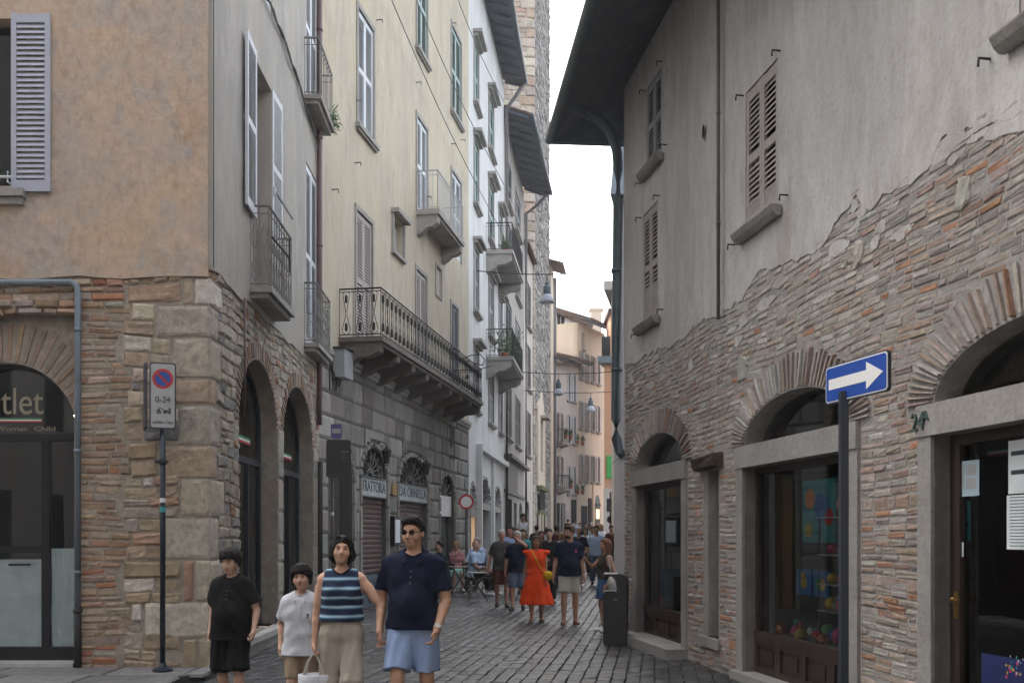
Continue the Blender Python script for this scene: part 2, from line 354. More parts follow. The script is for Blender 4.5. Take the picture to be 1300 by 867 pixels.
def window(W, bld, u0, u1, h0, h1, sh='shutter_grey', state='closed', fr='dressed_stone', fw=.12, proud=.05, sill=True, hood=False, pitch=.055, depth=.22, front=0, door=False, sillw=.12, label=None, cross=False):
    """front: level of the surrounding wall face"""
    a, b = min(u0, u1), max(u0, u1)
    pane = MB(); fbox(pane, W, a, b, front-depth-.03, front-depth, h0, h1)
    w = pane.build('window', 'black_glass', bld)
    if label: w['label'] = label
    f = MB()
    if fw:
        fbox(f, W, a-fw, a, front-.06, front+proud, h0-(0 if door else fw*.2), h1+fw); fbox(f, W, b, b+fw, front-.06, front+proud, h0-(0 if door else fw*.2), h1+fw)
        fbox(f, W, a, b, front-.06, front+proud-.003, h1, h1+fw)
        f.build('frame', fr, w)
    if sill and not door:
        s = MB(); fbox(s, W, a-fw-.06, b+fw+.06, front-.05, front+proud+sillw, h0-.12, h0-fw*.2-.003); fbox(s, W, a-fw-.02, b+fw+.02, front-.05, front+proud+sillw*.5, h0-.17, h0-.123); s.build('sill', 'dressed_stone', w)
    if hood:
        s = MB(); fbox(s, W, a-fw-.1, b+fw+.1, front-.05, front+.3, h1+fw+.1, h1+fw+.2); fbox(s, W, a-fw-.04, b+fw+.04, front-.05, front+.16, h1+fw+.003, h1+fw+.097); s.build('hood', 'dressed_stone', w)
    mid = (a+b)/2
    if state == 'closed':
        if b-a > .55:
            leaf_shutter(W, a+.01, mid-.004, front-.05, h0+.01, h1-.01, sh, w, pitch=pitch); leaf_shutter(W, mid+.004, b-.01, front-.05, h0+.01, h1-.01, sh, w, pitch=pitch)
        else: leaf_shutter(W, a+.01, b-.01, front-.05, h0+.01, h1-.01, sh, w, pitch=pitch)
    elif state == 'open':
        hw = (b-a)/2
        leaf_shutter(W, a-hw+.01, a-.01, front+proud+.02, h0, h1, sh, w, pitch=pitch); leaf_shutter(W, b+.01, b+hw-.01, front+proud+.02, h0, h1, sh, w, pitch=pitch)
    if state in ('open', 'bare') or cross:
        c = MB(); fbox(c, W, mid-.025, mid+.025, front-depth, front-depth+.04, h0, h1); fbox(c, W, a, a+.05, front-depth, front-depth+.04, h0, h1); fbox(c, W, b-.05, b, front-depth, front-depth+.04, h0, h1)
        fbox(c, W, a+.05, mid-.025, front-depth, front-depth+.037, h1-.06, h1); fbox(c, W, mid+.025, b-.05, front-depth, front-depth+.037, h1-.06, h1); c.build('casement', 'wood_dark', w)
    return w
def rail_run(mb, P0, P1, h0, h1, n, r=.008, style='bars'):
    """railing between two world points (bottom level h0..h1)"""
    P0, P1 = Vector(P0), Vector(P1); L = (P1-P0).length; D = (P1-P0)/L; Z = Vector((0, 0, 1)); H = h1-h0
    tube(mb, [P0+Z*h1, P1+Z*h1], .018, 6); tube(mb, [P0+Z*(h0+.05), P1+Z*(h0+.05)], .012, 5)
    k = max(1, round(L/n))
    for i in range(k+1):
        p = P0+D*(L*i/k)
        if style == 'bars' or (style == 'lyre' and i in (0, k)): tube(mb, [p+Z*h0, p+Z*h1], r, 5, False)
    if style == 'bars' : tube(mb, [P0+Z*(h1-.12), P1+Z*(h1-.12)], .008, 5)
    if style == 'lyre':
        tube(mb, [P0+Z*(h1-.06), P1+Z*(h1-.06)], .009, 5); s = L/k
        for i in range(k):
            c = P0+D*(s*(i+.5))
            for sg in (-1, 1):
                pts = [c+D*(sg*s*x)+Z*(h0+.05+(H-.11)*y) for x, y in ((.04, 0), (.26, .06), (.3, .12), (.06, .42), (.04, .55), (.22, .9), (.24, .96), (.12, 1))]
                tube(mb, pts, r*.9, 4, False)
            for y in (.18, .84):
                q = c+Z*(h0+.05+(H-.11)*y); tube(mb, [q-Z*.09, q-Z*.06, q+Z*.06, q+Z*.09], [.004, .03, .03, .004], 6, False)
            p = P0+D*(s*(i+1)); tube(mb, [p+Z*h0, p+Z*h1], r*.8, 4, False)
    if style == 'scroll':
        tube(mb, [P0+Z*(h1-.1), P1+Z*(h1-.1)], .008, 4); s = L/k
        for i in range(k):
            c = P0+D*(s*(i+.5)); tube(mb, [P0+D*(s*i)+Z*h0, P0+D*(s*i)+Z*h1], r, 4, False)
            for yy in (.22, .62):
                pts = [c+D*(math.sin(t)*s*.32*(1 if yy < .5 else -1))+Z*(h0+H*(yy)+math.cos(t)*H*.14) for t in np.linspace(0, 5.4, 12)]; tube(mb, pts, r*.8, 4, False)
def balcony(W, bld, u0, u1, h, out, rh=.98, n=.12, style='bars', mat='iron', brk=2, deckm='dressed_stone', th=.14, front=0, bdep=.45, wname='balcony'):
    d = MB(); fbox(d, W, u0, u1, front-.05, front+out, h-th, h); fbox(d, W, u0+.05, u1-.05, front-.05, front+out-.06, h-th-.07, h-th-.003)
    bo = d.build(wname, deckm, bld)
    r = MB(); e = out-.05
    a, b, c, f = W.P(u0+.04, front, 0), W.P(u0+.04, front+e, 0), W.P(u1-.04, front+e, 0), W.P(u1-.04, front, 0)
    for p, q in ((a, b), (b, c), (c, f)): rail_run(r, p, q, h, h+rh, n, style=style)
    r.build('railing', mat, bo)
    for i in range(brk):
        u = u0+.18+(u1-u0-.36)*(i/(brk-1) if brk > 1 else .5); m = MB()
        prof = [(0, 0), (out*.92, 0), (out*.9, -bdep*.28), (out*.68, -bdep*.5), (out*.45, -bdep*.52), (out*.25, -bdep*.8), (0, -bdep)]
        w = .13; top = h-th-.075
        vs = [W.P(u+s*w, front+x, top+y) for s in (-1, 1) for x, y in prof]; k = len(prof)
        fs = [tuple(range(k)), tuple(range(2*k-1, k-1, -1))]+[(i2, (i2+1) % k, k+(i2+1) % k, k+i2) for i2 in range(k)]
        m.add(vs, fs); m.build('bracket', deckm, bo)
    return bo
def pipe(name, mat, pts, r, parent, clips=()):
    m = MB(); tube(m, pts, r, 12)
    for c in clips: tube(m, [Vector(c)-Vector((0, 0, .02)), Vector(c)+Vector((0, 0, .02))], r*1.22, 12)
    return m.build(name, mat, parent, smooth=True)
def text(W, s, uc, hc, n, size, mat, parent, name='lettering', th=.004, width=None, mirror=1, center=True):
    cu = bpy.data.curves.new('t', 'FONT'); cu.body = s; cu.size = size; cu.extrude = th; cu.align_x = 'CENTER' if center else 'LEFT'; cu.align_y = 'CENTER'
    ob = bpy.data.objects.new('t', cu); C.objects.link(ob); bpy.context.view_layer.update()
    me = ob.to_mesh(); vs = [v.co.copy() for v in me.vertices]; fs = [tuple(p.vertices) for p in me.polygons]; ob.to_mesh_clear(); bpy.data.objects.remove(ob)
    if width:
        x = [v.x for v in vs]; k = width/max(1e-6, max(x)-min(x))
        for v in vs: v.x *= k
    m = MB(); m.add([W.P(uc+v.x*mirror, n+v.z, hc+v.y) for v in vs], fs); return m.build(name, mat, parent)
def eave(W, bld, u0, u1, h, out, th=.12, rise=.3, tile='roof_tile', sm='soffit', back=5, rafters=.6, gut=True, droop=0, out1=None, name='roof', rr=.045):
    """sloping roof slab overhanging the wall, rafters and a gutter along its edge"""
    o1 = out if out1 is None else out1; sl = rise/max(out, .1)
    m = MB(); P = lambda u, n, hh: W.P(u, n, hh)
    vs = [P(u0, out, h), P(u1, o1, h), P(u1, -back, h+sl*(back+o1)), P(u0, -back, h+sl*(back+out)), P(u0, out, h+th), P(u1, o1, h+th), P(u1, -back, h+th+sl*(back+o1)), P(u0, -back, h+th+sl*(back+out))]
    m.add(vs, [(0, 1, 2, 3), (7, 6, 5, 4), (0, 4, 5, 1), (1, 5, 6, 2), (2, 6, 7, 3), (3, 7, 4, 0)]); ro = m.build(name, tile, bld)
    s = MB(); s.add([P(u0, out-.01, h-.015), P(u1, o1-.01, h-.015), P(u1, -.2, h-.015+sl*(o1+.2)), P(u0, -.2, h-.015+sl*(out+.2))], [(0, 1, 2, 3)])
    k = int(abs(u1-u0)/rafters)
    for i in range(k+1):
        u = u0+(u1-u0)*(i+.02)/(k+.04); o = out+(o1-out)*(i/max(1, k)); r = rr*.9
        s.add([P(u-r, o-.1, h-.12), P(u+r, o-.1, h-.12), P(u+r, 0, h-.16+sl*o), P(u-r, 0, h-.16+sl*o), P(u-r, o-.1, h-.02), P(u+r, o-.1, h-.02), P(u+r, 0, h-.02+sl*o), P(u-r, 0, h-.02+sl*o)],
              [(0, 1, 2, 3), (7, 6, 5, 4), (0, 4, 5, 1), (1, 5, 6, 2), (2, 6, 7, 3), (3, 7, 4, 0)])
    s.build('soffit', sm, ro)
    if gut: g = MB(); tube(g, [P(u0, out+.05, h+.05), P(u1, o1+.05, h+.05)], .075, 10); g.build('gutter', 'gutter_metal', ro, smooth=True)
    return ro
# ================================================================== GROUND
GR = Ground(.142)
g = MB(); ys = list(np.arange(-6, 34, 2))+[40, 50, 60, 68, 84, 100, 150, 400]; xs = [-60, -20, -8, -4, 0, 4, 8, 20, 60]
g.add([Vector((x, y, gz(y)-.03)) for y in ys for x in xs], [(j*len(xs)+i, j*len(xs)+i+1, (j+1)*len(xs)+i+1, (j+1)*len(xs)+i) for j in range(len(ys)-1) for i in range(len(xs)-1)])
tag(g.build('ground', 'ground_joint'), kind='structure')
sp = MB(); rw = .165; k0 = -60
for i in range(-52, 34):
    h = 6.4+random.random()*.3
    while h < 36:
        w = random.uniform(.18, .34)*(1 if h < 24 else 1.6); u = i*rw; x = GR.P(u, 0, h).x; e = h+w
        lim = (-3.5 if h < 18.8 else -3.68+.174*(h-19)); rl = 4.45-.165*h if h < 16.2 else 9
        if lim-.2 < x < rl+.15 or (h < 10.9 and -3.9 < x < rl):
            b = .055*random.uniform(.8, 1.2); c = (b*.98, b, b*1.06)
            if random.random() < .1: c = (b*1.15, b*.95, b*.85)
            gp = .004; jj = lambda: random.uniform(-.008, .008)
            stone(sp, GR, [(u+gp+jj(), h+gp), (u+rw-gp+jj(), h+gp), (u+rw-gp+jj(), e-gp), (u+gp+jj(), e-gp)], random.uniform(-.004, .008), c, 2, .02, .005, inset=.014)
        h = e
tag(sp.build('street_paving', 'paver', smooth=True), kind='structure')
# raised slab pavement round the corner of the left house
sw = MB(); base = .10
slab(sw, type('G', (), dict(P=staticmethod(lambda u, n, h: Vector((u, h, n))), d=Vector((1, 0, 0)), nn=Vector((0, 1, 0))))(), [(-14, 9.9), (-5.2, 10.25), (-3.75, 10.75), (-3.42, 11.1), (-3.36, 11.9), (-3.5, 11.9), (-3.5, 11.6), (-14, 11.6)], [], base-.012, 0)
tag(sw.build('pavement', 'ground_joint'), kind='structure')
sv = MB(); FG = type('G', (), dict(P=staticmethod(lambda u, n, h: Vector((u, h, n+base-.012))), d=Vector((1, 0, 0)), nn=Vector((0, 1, 0))))()
for j, (ya, yb) in enumerate(((9.9, 10.3), (10.3, 10.95), (10.95, 11.6))):
    x = -13.5+random.random()
    while x < -3.45:
        w = random.uniform(.6, 1.3); e = min(x+w, -3.4 if j == 2 else (-3.62 if j == 1 else -5.2))
        y0 = ya if j else 9.93+(x+14)*.04
        if e-x > .15 and y0 < yb-.05: bq = random.uniform(.15, .24); stone(sv, FG, [(x+.008, y0+.008), (e-.008, y0+.008), (e-.008, yb-.008), (x+.008, yb-.008)], .012, (bq, bq*.98, bq*.96), 2, .02, .002)
        x = max(e, x+w)
        if e < x-w*.01+.0 and e <= x-w: break
tag(sv.build('pavement_slabs', 'slab_paving'), kind='structure')

# ================================================================== LEFT CORNER HOUSE
B1 = empty('corner_house', (-3.53, 11.6, 0), 'rubble stone and brick corner house with ochre plaster above and tall arched shop windows', 'building')
WF = Frame((-3.53, 11.6), (-1, 0), (0, -1)); WS = Frame((-3.53, 11.6), (-.0206, 1), (1, .0206)); LS = 7.4
PB, PS = 4.62, 4.74
A0, A1u = 1.59, 3.29; uc, ar = 2.44, .85; hsp, ris = 2.81, .85
m = MB(); slab(m, WF, rect(0, 9, -.1, PB+.1), [rect(1.57, 3.45, .0, 4.2)[0:1]+[(3.45, .0), (3.45, 4.2), (1.57, 4.24)]], 0, -.3, hole_depth=-.14)
slab(m, WF, rect(1.4, 3.6, -.1, 4.4), [archpoly(A0, A1u, .02, hsp, ris)], -.13, -.14, hole_depth=-.35)
ar1 = (WS.u(303), WS.u(352)); ar2 = (WS.u(359), WS.u(397)); HS = 3.12; RI = .98
slab(m, WS, rect(0, LS, -.1, PS+.1), [archpoly(ar1[0], ar1[1], .27, HS, RI), archpoly(ar2[0], ar2[1], .27, HS+.02, RI+.02)], 0, -.3, hole_depth=-.4)
m.build('stone_wall', 'mortar', B1)
BR = [(3, (.40, .25, .17)), (3, (.44, .31, .21)), (2, (.36, .26, .20)), (2, (.46, .36, .27)), (1, (.40, .34, .29)), (.7, (.44, .20, .12))]
ST = [(4, (.47, .375, .27)), (3, (.52, .44, .34)), (2, (.41, .36, .30)), (1, (.23, .23, .235)), (1.4, (.66, .61, .54)), (1, (.45, .30, .21)), (1.5, (.38, .29, .20))]
QU = [(3, (.52, .47, .39)), (2, (.44, .39, .32)), (1, (.34, .32, .30)), (2.4, (.62, .57, .50)), (.7, (.48, .38, .28))]
m = MB(); quo = []; h = .03; kk = 0
while h < PB-.12:
    rh = random.uniform(.24, .5); rh = min(rh, PB-h) if PB-h-rh > .12 else PB-h
    a, b = ((.62, .34) if kk % 2 else (.36, .55)); a *= random.uniform(.8, 1.25); b *= random.uniform(.8, 1.2); quo.append((h, h+rh, a, b)); kk += 1
    t = random.uniform(.012, .026)
    for W_, w_ in ((WF, a), (WS, b)):
        if W_ is WF and random.random() < .4:
            f_ = random.uniform(.4, .65); stone(m, W_, [(w_*f_+.008, h+.01), (w_-.008, h+.004), (w_-.01, h+rh-.012), (w_*f_+.012, h+rh-.006)], t*.8, pick(ST), 3, 0, .008); w_ = w_*f_
        stone(m, W_, [(-.022, h+.008), (w_-.008, h+.008), (w_-.008, h+rh-.008), (-.022, h+rh-.008)], t, pick(QU, .1) if W_ is WF else m.c[-1], 4, 0, .006)
    h += rh
def quoin(u, h, k):
    for a in quo:
        if a[0] <= h < a[1]: return u < a[2+k]
    return False
okf = lambda u, h: h < PB-.02 and not quoin(u, h, 0) and not (1.53 < u < 3.48 and h < 4.26)
piers = lambda u: u > .95+.12*math.sin(u*3)
courses(m, WF, 0, 1.0, .03, PB, lambda u, h: okf(u, h) and u < .98+.1*math.sin(h*7), .155, lambda r, u, h: r*random.uniform(1.0, 2.6), lambda *a: pick(ST), t=(.004, .034), m=3, rough=.010, wob=.035, hvar=.45)
courses(m, WF, .88, 1.57, .03, 4.3, lambda u, h: okf(u, h) and u >= .98+.1*math.sin(h*7), .078, lambda r, u, h: random.choice((.13, .24, .27, .3)), lambda *a: pick(BR+[(2, (.42, .35, .27))]), t=(.002, .018), gap=.014, m=2, wob=.014)
courses(m, WF, 3.4, 8, .03, PB, okf, .12, lambda r, u, h: random.uniform(.2, .5), lambda *a: pick(ST), t=(.01, .03), m=2)
courses(m, WF, .88, 3.5, 4.26, PB, lambda u, h: h < PB-.02 and u > .98, .09, lambda r, u, h: random.uniform(.15, .4), lambda *a: pick(BR+ST), t=(.01, .04), m=2)
courses(m, WF, 1.5, 3.5, 4.17, 4.27, lambda u, h: True, .09, lambda r, u, h: random.uniform(.15, .3), lambda *a: pick(BR), t=(.05, .09), m=2)
vous(m, Frame((-3.53, 11.73), (-1, 0), (0, -1)), uc, hsp, ar, ris, .48, 30, lambda *a: pick([(3, (.33, .25, .20)), (2, (.29, .23, .20)), (1, (.38, .27, .19))]), depth=.22)
def inarch(u, h, ar_, hs, ri, rg=.0, sill=.27):
    c = (ar_[0]+ar_[1])/2; a = (ar_[1]-ar_[0])/2
    if h < sill-.02: return False
    if h < hs: return abs(u-c) < a
    return ((u-c)/(a+rg))**2+((h-hs)/(ri+rg))**2 < 1
rg = .27
oks = lambda u, h: h < PS-.02 and not quoin(u, h, 1) and not inarch(u, h, ar1, HS, RI, rg) and not inarch(u, h, ar2, HS+.02, RI+.02, rg) and not (ar1[1]-.02 < u < ar2[0]+.02 and .3 < h < 2.75) and not (u > ar2[1]-.02 and h < 3.2)
courses(m, WS, 0, LS, .03, PS, oks, .13, lambda r, u, h: r*random.uniform(1.2, 2.8) if random.random() < .8 else .28, lambda u, h, *a: pick([(3, (.44, .39, .32)), (2, (.39, .34, .28)), (2, (.50, .45, .37)), (1.2 if u > 2.5 else .4, (.38, .22, .15)), (1, (.27, .26, .25))]), t=(.004, .028), m=2, rough=.008, wob=.03, hvar=.4)
for a_, hs_, ri_ in ((ar1, HS, RI), (ar2, HS+.02, RI+.02)):
    vous(m, WS, (a_[0]+a_[1])/2, hs_, (a_[1]-a_[0])/2, ri_, rg, 38, lambda *a: pick([(3, (.34, .22, .16)), (2, (.40, .32, .26)), (1, (.30, .26, .23))]), depth=.4)
# jamb blocks with their reveals
for ub, ue, top in ((ar1[1], ar2[0], 3.0), (ar2[1], ar2[1]+.42, 3.1)):
    h = .02
    while h < top:
        rh = random.choice((.28, .42, .5)); cc = pick([(3, (.40, .37, .32)), (1, (.36, .2, .13)), (2, (.33, .31, .28))], .1)
        stone(m, WS, [(ub-.005, h+.006), (ue-.0, h+.006), (ue, h+rh-.006), (ub-.005, h+rh-.006)], .025, cc, 3, .3, .004); h += rh
m.build('masonry_facing', 'masonry', B1)
# plaster above
wob = lambda a: [(u, h+random.uniform(-.015, .02)) for u, h in a]
m = MB(); sl0, sl1 = WF.u(-42), WF.u(18)
bot = [(u, PB+.015*math.sin(u*5)+random.uniform(-.012, .012)) for u in np.arange(0, 9.01, .25)]
FW = rect(sl1, sl0, 5.68, 7.62)
slab(m, WF, [(0, 15)]+bot[:0]+[]+[(u, h) for u, h in bot]+[(9, 15)], [FW], .04, -.05, hole_depth=-.2); m.build('front_plaster', 'plaster_ochre', B1)
m = MB(); fw1 = (WS.u(318), WS.u(342)); fw2 = (WS.u(386), WS.u(400)); u3 = (WS.u(384), WS.u(398))
holes = [rect(fw1[0], fw1[1], 4.98, 8.2), rect(fw2[0], fw2[1], 4.98, 8.2), rect(fw1[0], fw1[1], 9.3, 12), rect(fw2[0], fw2[1], 9.3, 12)]
bot = [(u, PS-(.02 if u < 1.6 else .0)+.02*math.sin(u*4)+random.uniform(-.02, .02)) for u in np.arange(0, LS, .22)]+[(LS, PS)]
slab(m, WS, [(0, 15)]+bot+[(LS, 15)], holes, .035, -.05, hole_depth=-.3)
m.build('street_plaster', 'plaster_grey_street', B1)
m = MB(); wbox(m, -13, -3.2, 11.2, 19.0, 15.0, 15.2); wbox(m, -13, -12.9, 11.7, 18.9, 0, 15); m.build('roof', 'roof_tile', B1)
m = MB(); z = [(-12.8, 11.75), (-3.95, 18.95)]
m.add([Vector((-12.8, 18.9, .05)), Vector((-3.7, 18.9, .05)), Vector((-3.7, 18.9, 4.5)), Vector((-12.8, 18.9, 4.5)), Vector((-12.8, 11.95, .05)), Vector((-12.8, 11.95, 4.5)), Vector((-3.6, 11.95, .05)), Vector((-3.6, 11.95, 4.5)),
       Vector((-6.5, 12.0, .05)), Vector((-6.5, 18.8, .05)), Vector((-6.5, 18.8, 4.5)), Vector((-6.5, 12.0, 4.5))], [(0, 1, 2, 3), (0, 3, 5, 4), (3, 2, 7, 5), (0, 4, 6, 1), (8, 9, 10, 11)]); m.build('shop_interior', 'interior', B1)
# front window with its shutter folded back
w = window(WF, B1, sl1, sl0, 5.68, 7.62, state='none', fw=0, front=.04, depth=.2, sill=False)
w['label'] = 'dark open window behind the lilac shutter'
s = MB(); fbox(s, WF, WF.u(36), sl0+.1, .0, .16, 5.53, 5.62); fbox(s, WF, WF.u(33), sl0+.1, .0, .11, 5.45, 5.527); s.build('sill', 'dressed_stone', w)
leaf_shutter(WF, WF.u(68), WF.u(19), .06, 5.6, 7.66, 'shutter_lilac', w, pitch=.062, mid=False)
s = MB(); tube(s, [WF.P(sl1-.05, .16, 5.74), WF.P(sl0, .16, 5.74)], .016, 6); tube(s, [WF.P(WF.u(19), .05, 5.68), WF.P(WF.u(19), .17, 5.68), WF.P(WF.u(19), .17, 5.8)], .012, 6); s.build('rail', 'shutter_white', w)
pt = MB()
for i in range(60):
    c = WF.P(WF.u(8)+random.gauss(.1, .09), .04+random.gauss(0, .03), 5.78+abs(random.gauss(0, .06))); a = Vector((random.uniform(-1, 1), random.uniform(-1, 1), random.uniform(0, 1))).normalized()*.035; b = a.orthogonal().normalized()*.014
    pt.add([c-a, c+b, c+a, c-b], [(0, 1, 2, 3)])
pt2 = tag(pt.build('potted_plant', 'leaf', base=WF.P(WF.u(8), .04, 5.68)), 'small green potted plant on the left window sill behind the lilac shutter', 'plant')
# street french windows
def french(uu, h0, h1, near_open, lab, top=None):
    w = window(WS, B1, uu[0], uu[1], h0, h1, state='none', fw=0, front=.035, depth=.28, sill=False, label=lab)
    c = MB(); mid = (uu[0]+uu[1])/2
    for a, b in ((uu[0], mid), (mid, uu[1])):
        fbox(c, WS, a+.01, a+.08, -.24, -.20, h0, h1); fbox(c, WS, b-.08, b-.01, -.24, -.20, h0, h1); fbox(c, WS, a+.08, b-.08, -.24, -.203, h1-.1, h1); fbox(c, WS, a+.08, b-.08, -.24, -.203, h0, h0+.5)
    c.build('casement', 'shutter_beige', w)
    c = MB(); fbox(c, WS, uu[0]+.02, uu[1]-.3, -.235, -.225, h0+.5, h1-.1); c.build('curtain', 'curtain', w)
    hw = (uu[1]-uu[0])/2
    if near_open:
        def leafframe(u, ang):
            o = WS.P(u, .055, 0); dd = WS.d*math.cos(ang)+WS.nn*math.sin(ang); nn = Vector((0, 0, 1)).cross(dd); fr = Frame((o.x, o.y), (dd.x, dd.y), (nn.x, nn.y)); return fr
        leaf_shutter(WS, 0, hw+.02, 0, 5.95, h1+.04, 'shutter_white', w, open_frame=leafframe(uu[0], math.radians(178)))
        leaf_shutter(WS, 0, hw, 0, 5.95, h1+.04, 'shutter_white', w, open_frame=leafframe(uu[1], math.radians(2)))
    else:
        leaf_shutter(WS, uu[0]+.02, mid-.01, -.01, h0+.02, h1-.02, 'shutter_white', w); leaf_shutter(WS, mid+.01, uu[1]-.02, -.01, h0+.02, h1-.02, 'shutter_white', w)
    return w
w1 = french(fw1, 4.98, 8.2, True, 'tall window with white shutters standing open')
french(fw2, 4.98, 8.2, False, None); french((fw1[0], fw1[1]), 9.3, 12, False, None); french(fw2, 9.3, 12, False, None)
tb = MB(); tube(tb, [WS.P(fw1[0]+.1, .32, 6.35), WS.P(fw1[1]+.1, .32, 6.35)], .018, 6); tube(tb, [WS.P(fw1[0]+.12, .3, 6.3), WS.P(fw1[0]+.12, .3, 6.42)], .02, 6); tb.build('rod', 'shutter_white', w1)
def juliet(uu, h, out, style, mat, top):
    return balcony(WS, B1, uu[0]-.2, uu[1]+.22, h, out, rh=top, n=.16, style=style, mat=mat, brk=0, th=.07, front=.035, deckm='dressed_stone')
j1 = juliet(fw1, 4.97, .3, 'scroll', 'iron_grey', 1.1)
tb = MB(); tube(tb, [WS.P(fw1[0]-.25, .35, 5.62), WS.P(fw1[0]+.75, .38, 5.62)], .014, 5); tube(tb, [WS.P(fw1[0]+.75, .38, 5.42), WS.P(fw1[0]+.75, .38, 5.9)], .012, 5); tb.build('bar', 'iron', j1)
juliet(fw2, 4.97, .26, 'scroll', 'iron_grey', 1.05); juliet(fw2, 9.28, .3, 'bars', 'iron_grey', 1.0)
pm = MB()
for i in range(120):
    c = WS.P(fw2[1]+.1+random.gauss(0, .08), .34+random.gauss(0, .05), 9.4+random.gauss(0, .12)); a = Vector((random.uniform(-1, 1), random.uniform(-1, 1), random.uniform(-1, 1))).normalized()*.06; b = a.orthogonal().normalized()*.012
    pm.add([c-a, c+b, c+a, c-b], [(0, 1, 2, 3)])
tag(pm.build('balcony_plant', 'leaf', base=WS.P(fw2[1]+.1, .3, 9.3)), 'thin green plant hanging through the highest railing of the corner house', 'plant')
# shop windows in the arches
def archglass(W, a_, hs_, ri_, n, sill, tr, flag=True):
    po = archpoly(a_[0]+.02, a_[1]-.02, sill, hs_, ri_-.02); gm = MB(); fan(gm, W, po, n-.02); gl = gm.build('shop_window', 'shop_glass', B1)
    f = MB(); c = (a_[0]+a_[1])/2; aa = (a_[1]-a_[0])/2; K = 20
    for k in range(K):
        x0, x1 = math.pi*k/K, math.pi*(k+1)/K; p = lambda x, r: (c+(aa-r)*math.cos(x), hs_+(ri_-r)*math.sin(x))
        q = [p(x0, .0), p(x1, .0), p(x1, .06), p(x0, .06)]
        f.add([W.P(u, n-.04, h) for u, h in q]+[W.P(u, n+.02, h) for u, h in q], [(0, 1, 2, 3), (7, 6, 5, 4), (0, 4, 5, 1), (1, 5, 6, 2), (2, 6, 7, 3), (3, 7, 4, 0)])
    fbox(f, W, a_[0]+.01, a_[0]+.07, n-.04, n+.018, sill, hs_); fbox(f, W, a_[1]-.07, a_[1]-.01, n-.04, n+.018, sill, hs_)
    fbox(f, W, a_[0]+.07, a_[1]-.07, n-.04, n+.03, tr, tr+.09); fbox(f, W, a_[0]+.07, a_[1]-.07, n-.04, n+.018, sill, sill+.08)
    for x in (.36, .66): u = a_[0]+(a_[1]-a_[0])*x; fbox(f, W, u-.025, u+.025, n-.04, n+.016, sill+.08, tr)
    f.build('frame', 'dark_blue_paint', gl)
    if flag:
        for k, mt in enumerate(('flag_green', 'white_paint', 'flag_red')):
            s = MB(); fbox(s, W, a_[0]+.08, a_[1]-.6, n-.015, n-.012+.002*k, tr+.36-.035*k, tr+.393-.035*k); s.build('stripe', mt, gl)
    return gl
archglass(WS, ar1, HS, RI, -.26, .3, 2.66); archglass(WS, ar2, HS+.02, RI+.02, -.26, .3, 2.66)
s = MB(); fbox(s, WS, ar1[0]-.02, ar1[1]+.03, -.35, .16, .19, .27); fbox(s, WS, ar2[0]-.02, ar2[1]+.03, -.35, .16, .19, .27); fbox(s, WS, ar1[0]+.1, ar1[1]-.03, -.35, .06, .0, .187); s.build('sill', 'pale_slab', B1)
# outlet shop front
gm = MB(); fan(gm, WF, archpoly(A0+.02, A1u-.02, .14, hsp, ris-.02), -.30); gl = gm.build('shop_front', 'shop_glass', B1)
f = MB()
for k in range(24):
    x0, x1 = math.pi*k/24, math.pi*(k+1)/24; p = lambda x, r: (uc-(ar-r)*math.cos(x), hsp+(ris-r)*math.sin(x)); q = [p(x0, 0), p(x1, 0), p(x1, .05), p(x0, .05)]
    f.add([WF.P(u, -.33, h) for u, h in q]+[WF.P(u, -.26, h) for u, h in q], BOXF[:0]+[(0, 1, 2, 3), (7, 6, 5, 4), (0, 4, 5, 1), (1, 5, 6, 2), (2, 6, 7, 3), (3, 7, 4, 0)])
dm = WF.u(44)
for a, b, c, e in ((A0, A0+.06, .14, hsp), (A1u-.06, A1u, .14, hsp), (dm-.045, dm+.045, .14, hsp-.06), (A0, A1u, hsp-.06, hsp+.03), (A0+.06, dm-.045, .14, .30), (dm+.045, A1u-.06, .14, .30), (dm+.045, A1u-.06, 1.42, 1.5)): fbox(f, WF, a, b, -.33, -.262, c, e)
f.build('door_frame', 'black_paint', gl)
for a, b, hh in ((A0+.08, dm-.05, 1.47), (dm+.07, A1u-.08, 1.34)):
    p = MB(); K = 8
    for i in range(K):
        for j in range(K):
            pass
    vs = [WF.P(a+(b-a)*i/K, -.32+.006*math.sin(i*2.1+j*1.3), .3+(hh-.3)*j/K) for i in range(K+1) for j in range(K+1)]
    p.add(vs, [(i*(K+1)+j, i*(K+1)+j+1, (i+1)*(K+1)+j+1, (i+1)*(K+1)+j) for i in range(K) for j in range(K)]); p.build('paper_screen', 'paper_white', gl)
fb = MB(); fan(fb, WF, archpoly(A0+.03, A1u-.03, hsp+.03, hsp+.035, ris-.06), -.36); fb.build('fanlight_board', 'black_glass', gl)
text(WF, 'Outlet', WF.u(-14), hsp+.40, -.29, .46, 'letter_gold', gl, mirror=-1, width=.98)
text(WF, 'Man  Woman  Child', WF.u(2), hsp+.085, -.29, .075, 'letter_gold', gl, mirror=-1, width=.98)
for k, mt in enumerate(('flag_green', 'white_paint', 'flag_red')): s = MB(); fbox(s, WF, WF.u(38), WF.u(-60), -.293, -.289, hsp+.20-.018*k, hsp+.216-.018*k); s.build('stripe', mt, gl)
lb = MB(); c = WF.P(WF.u(83), -.285, hsp+.24); lathe(lb, c, [(.004, -.03), (.018, -.02), (.026, 0), (.018, .025), (.008, .045)], 10); tag(lb.build('light_bulb', 'bulb', base=c, smooth=True), 'small warm light bulb glowing at the right end of the dark shop fanlight', 'lamp')
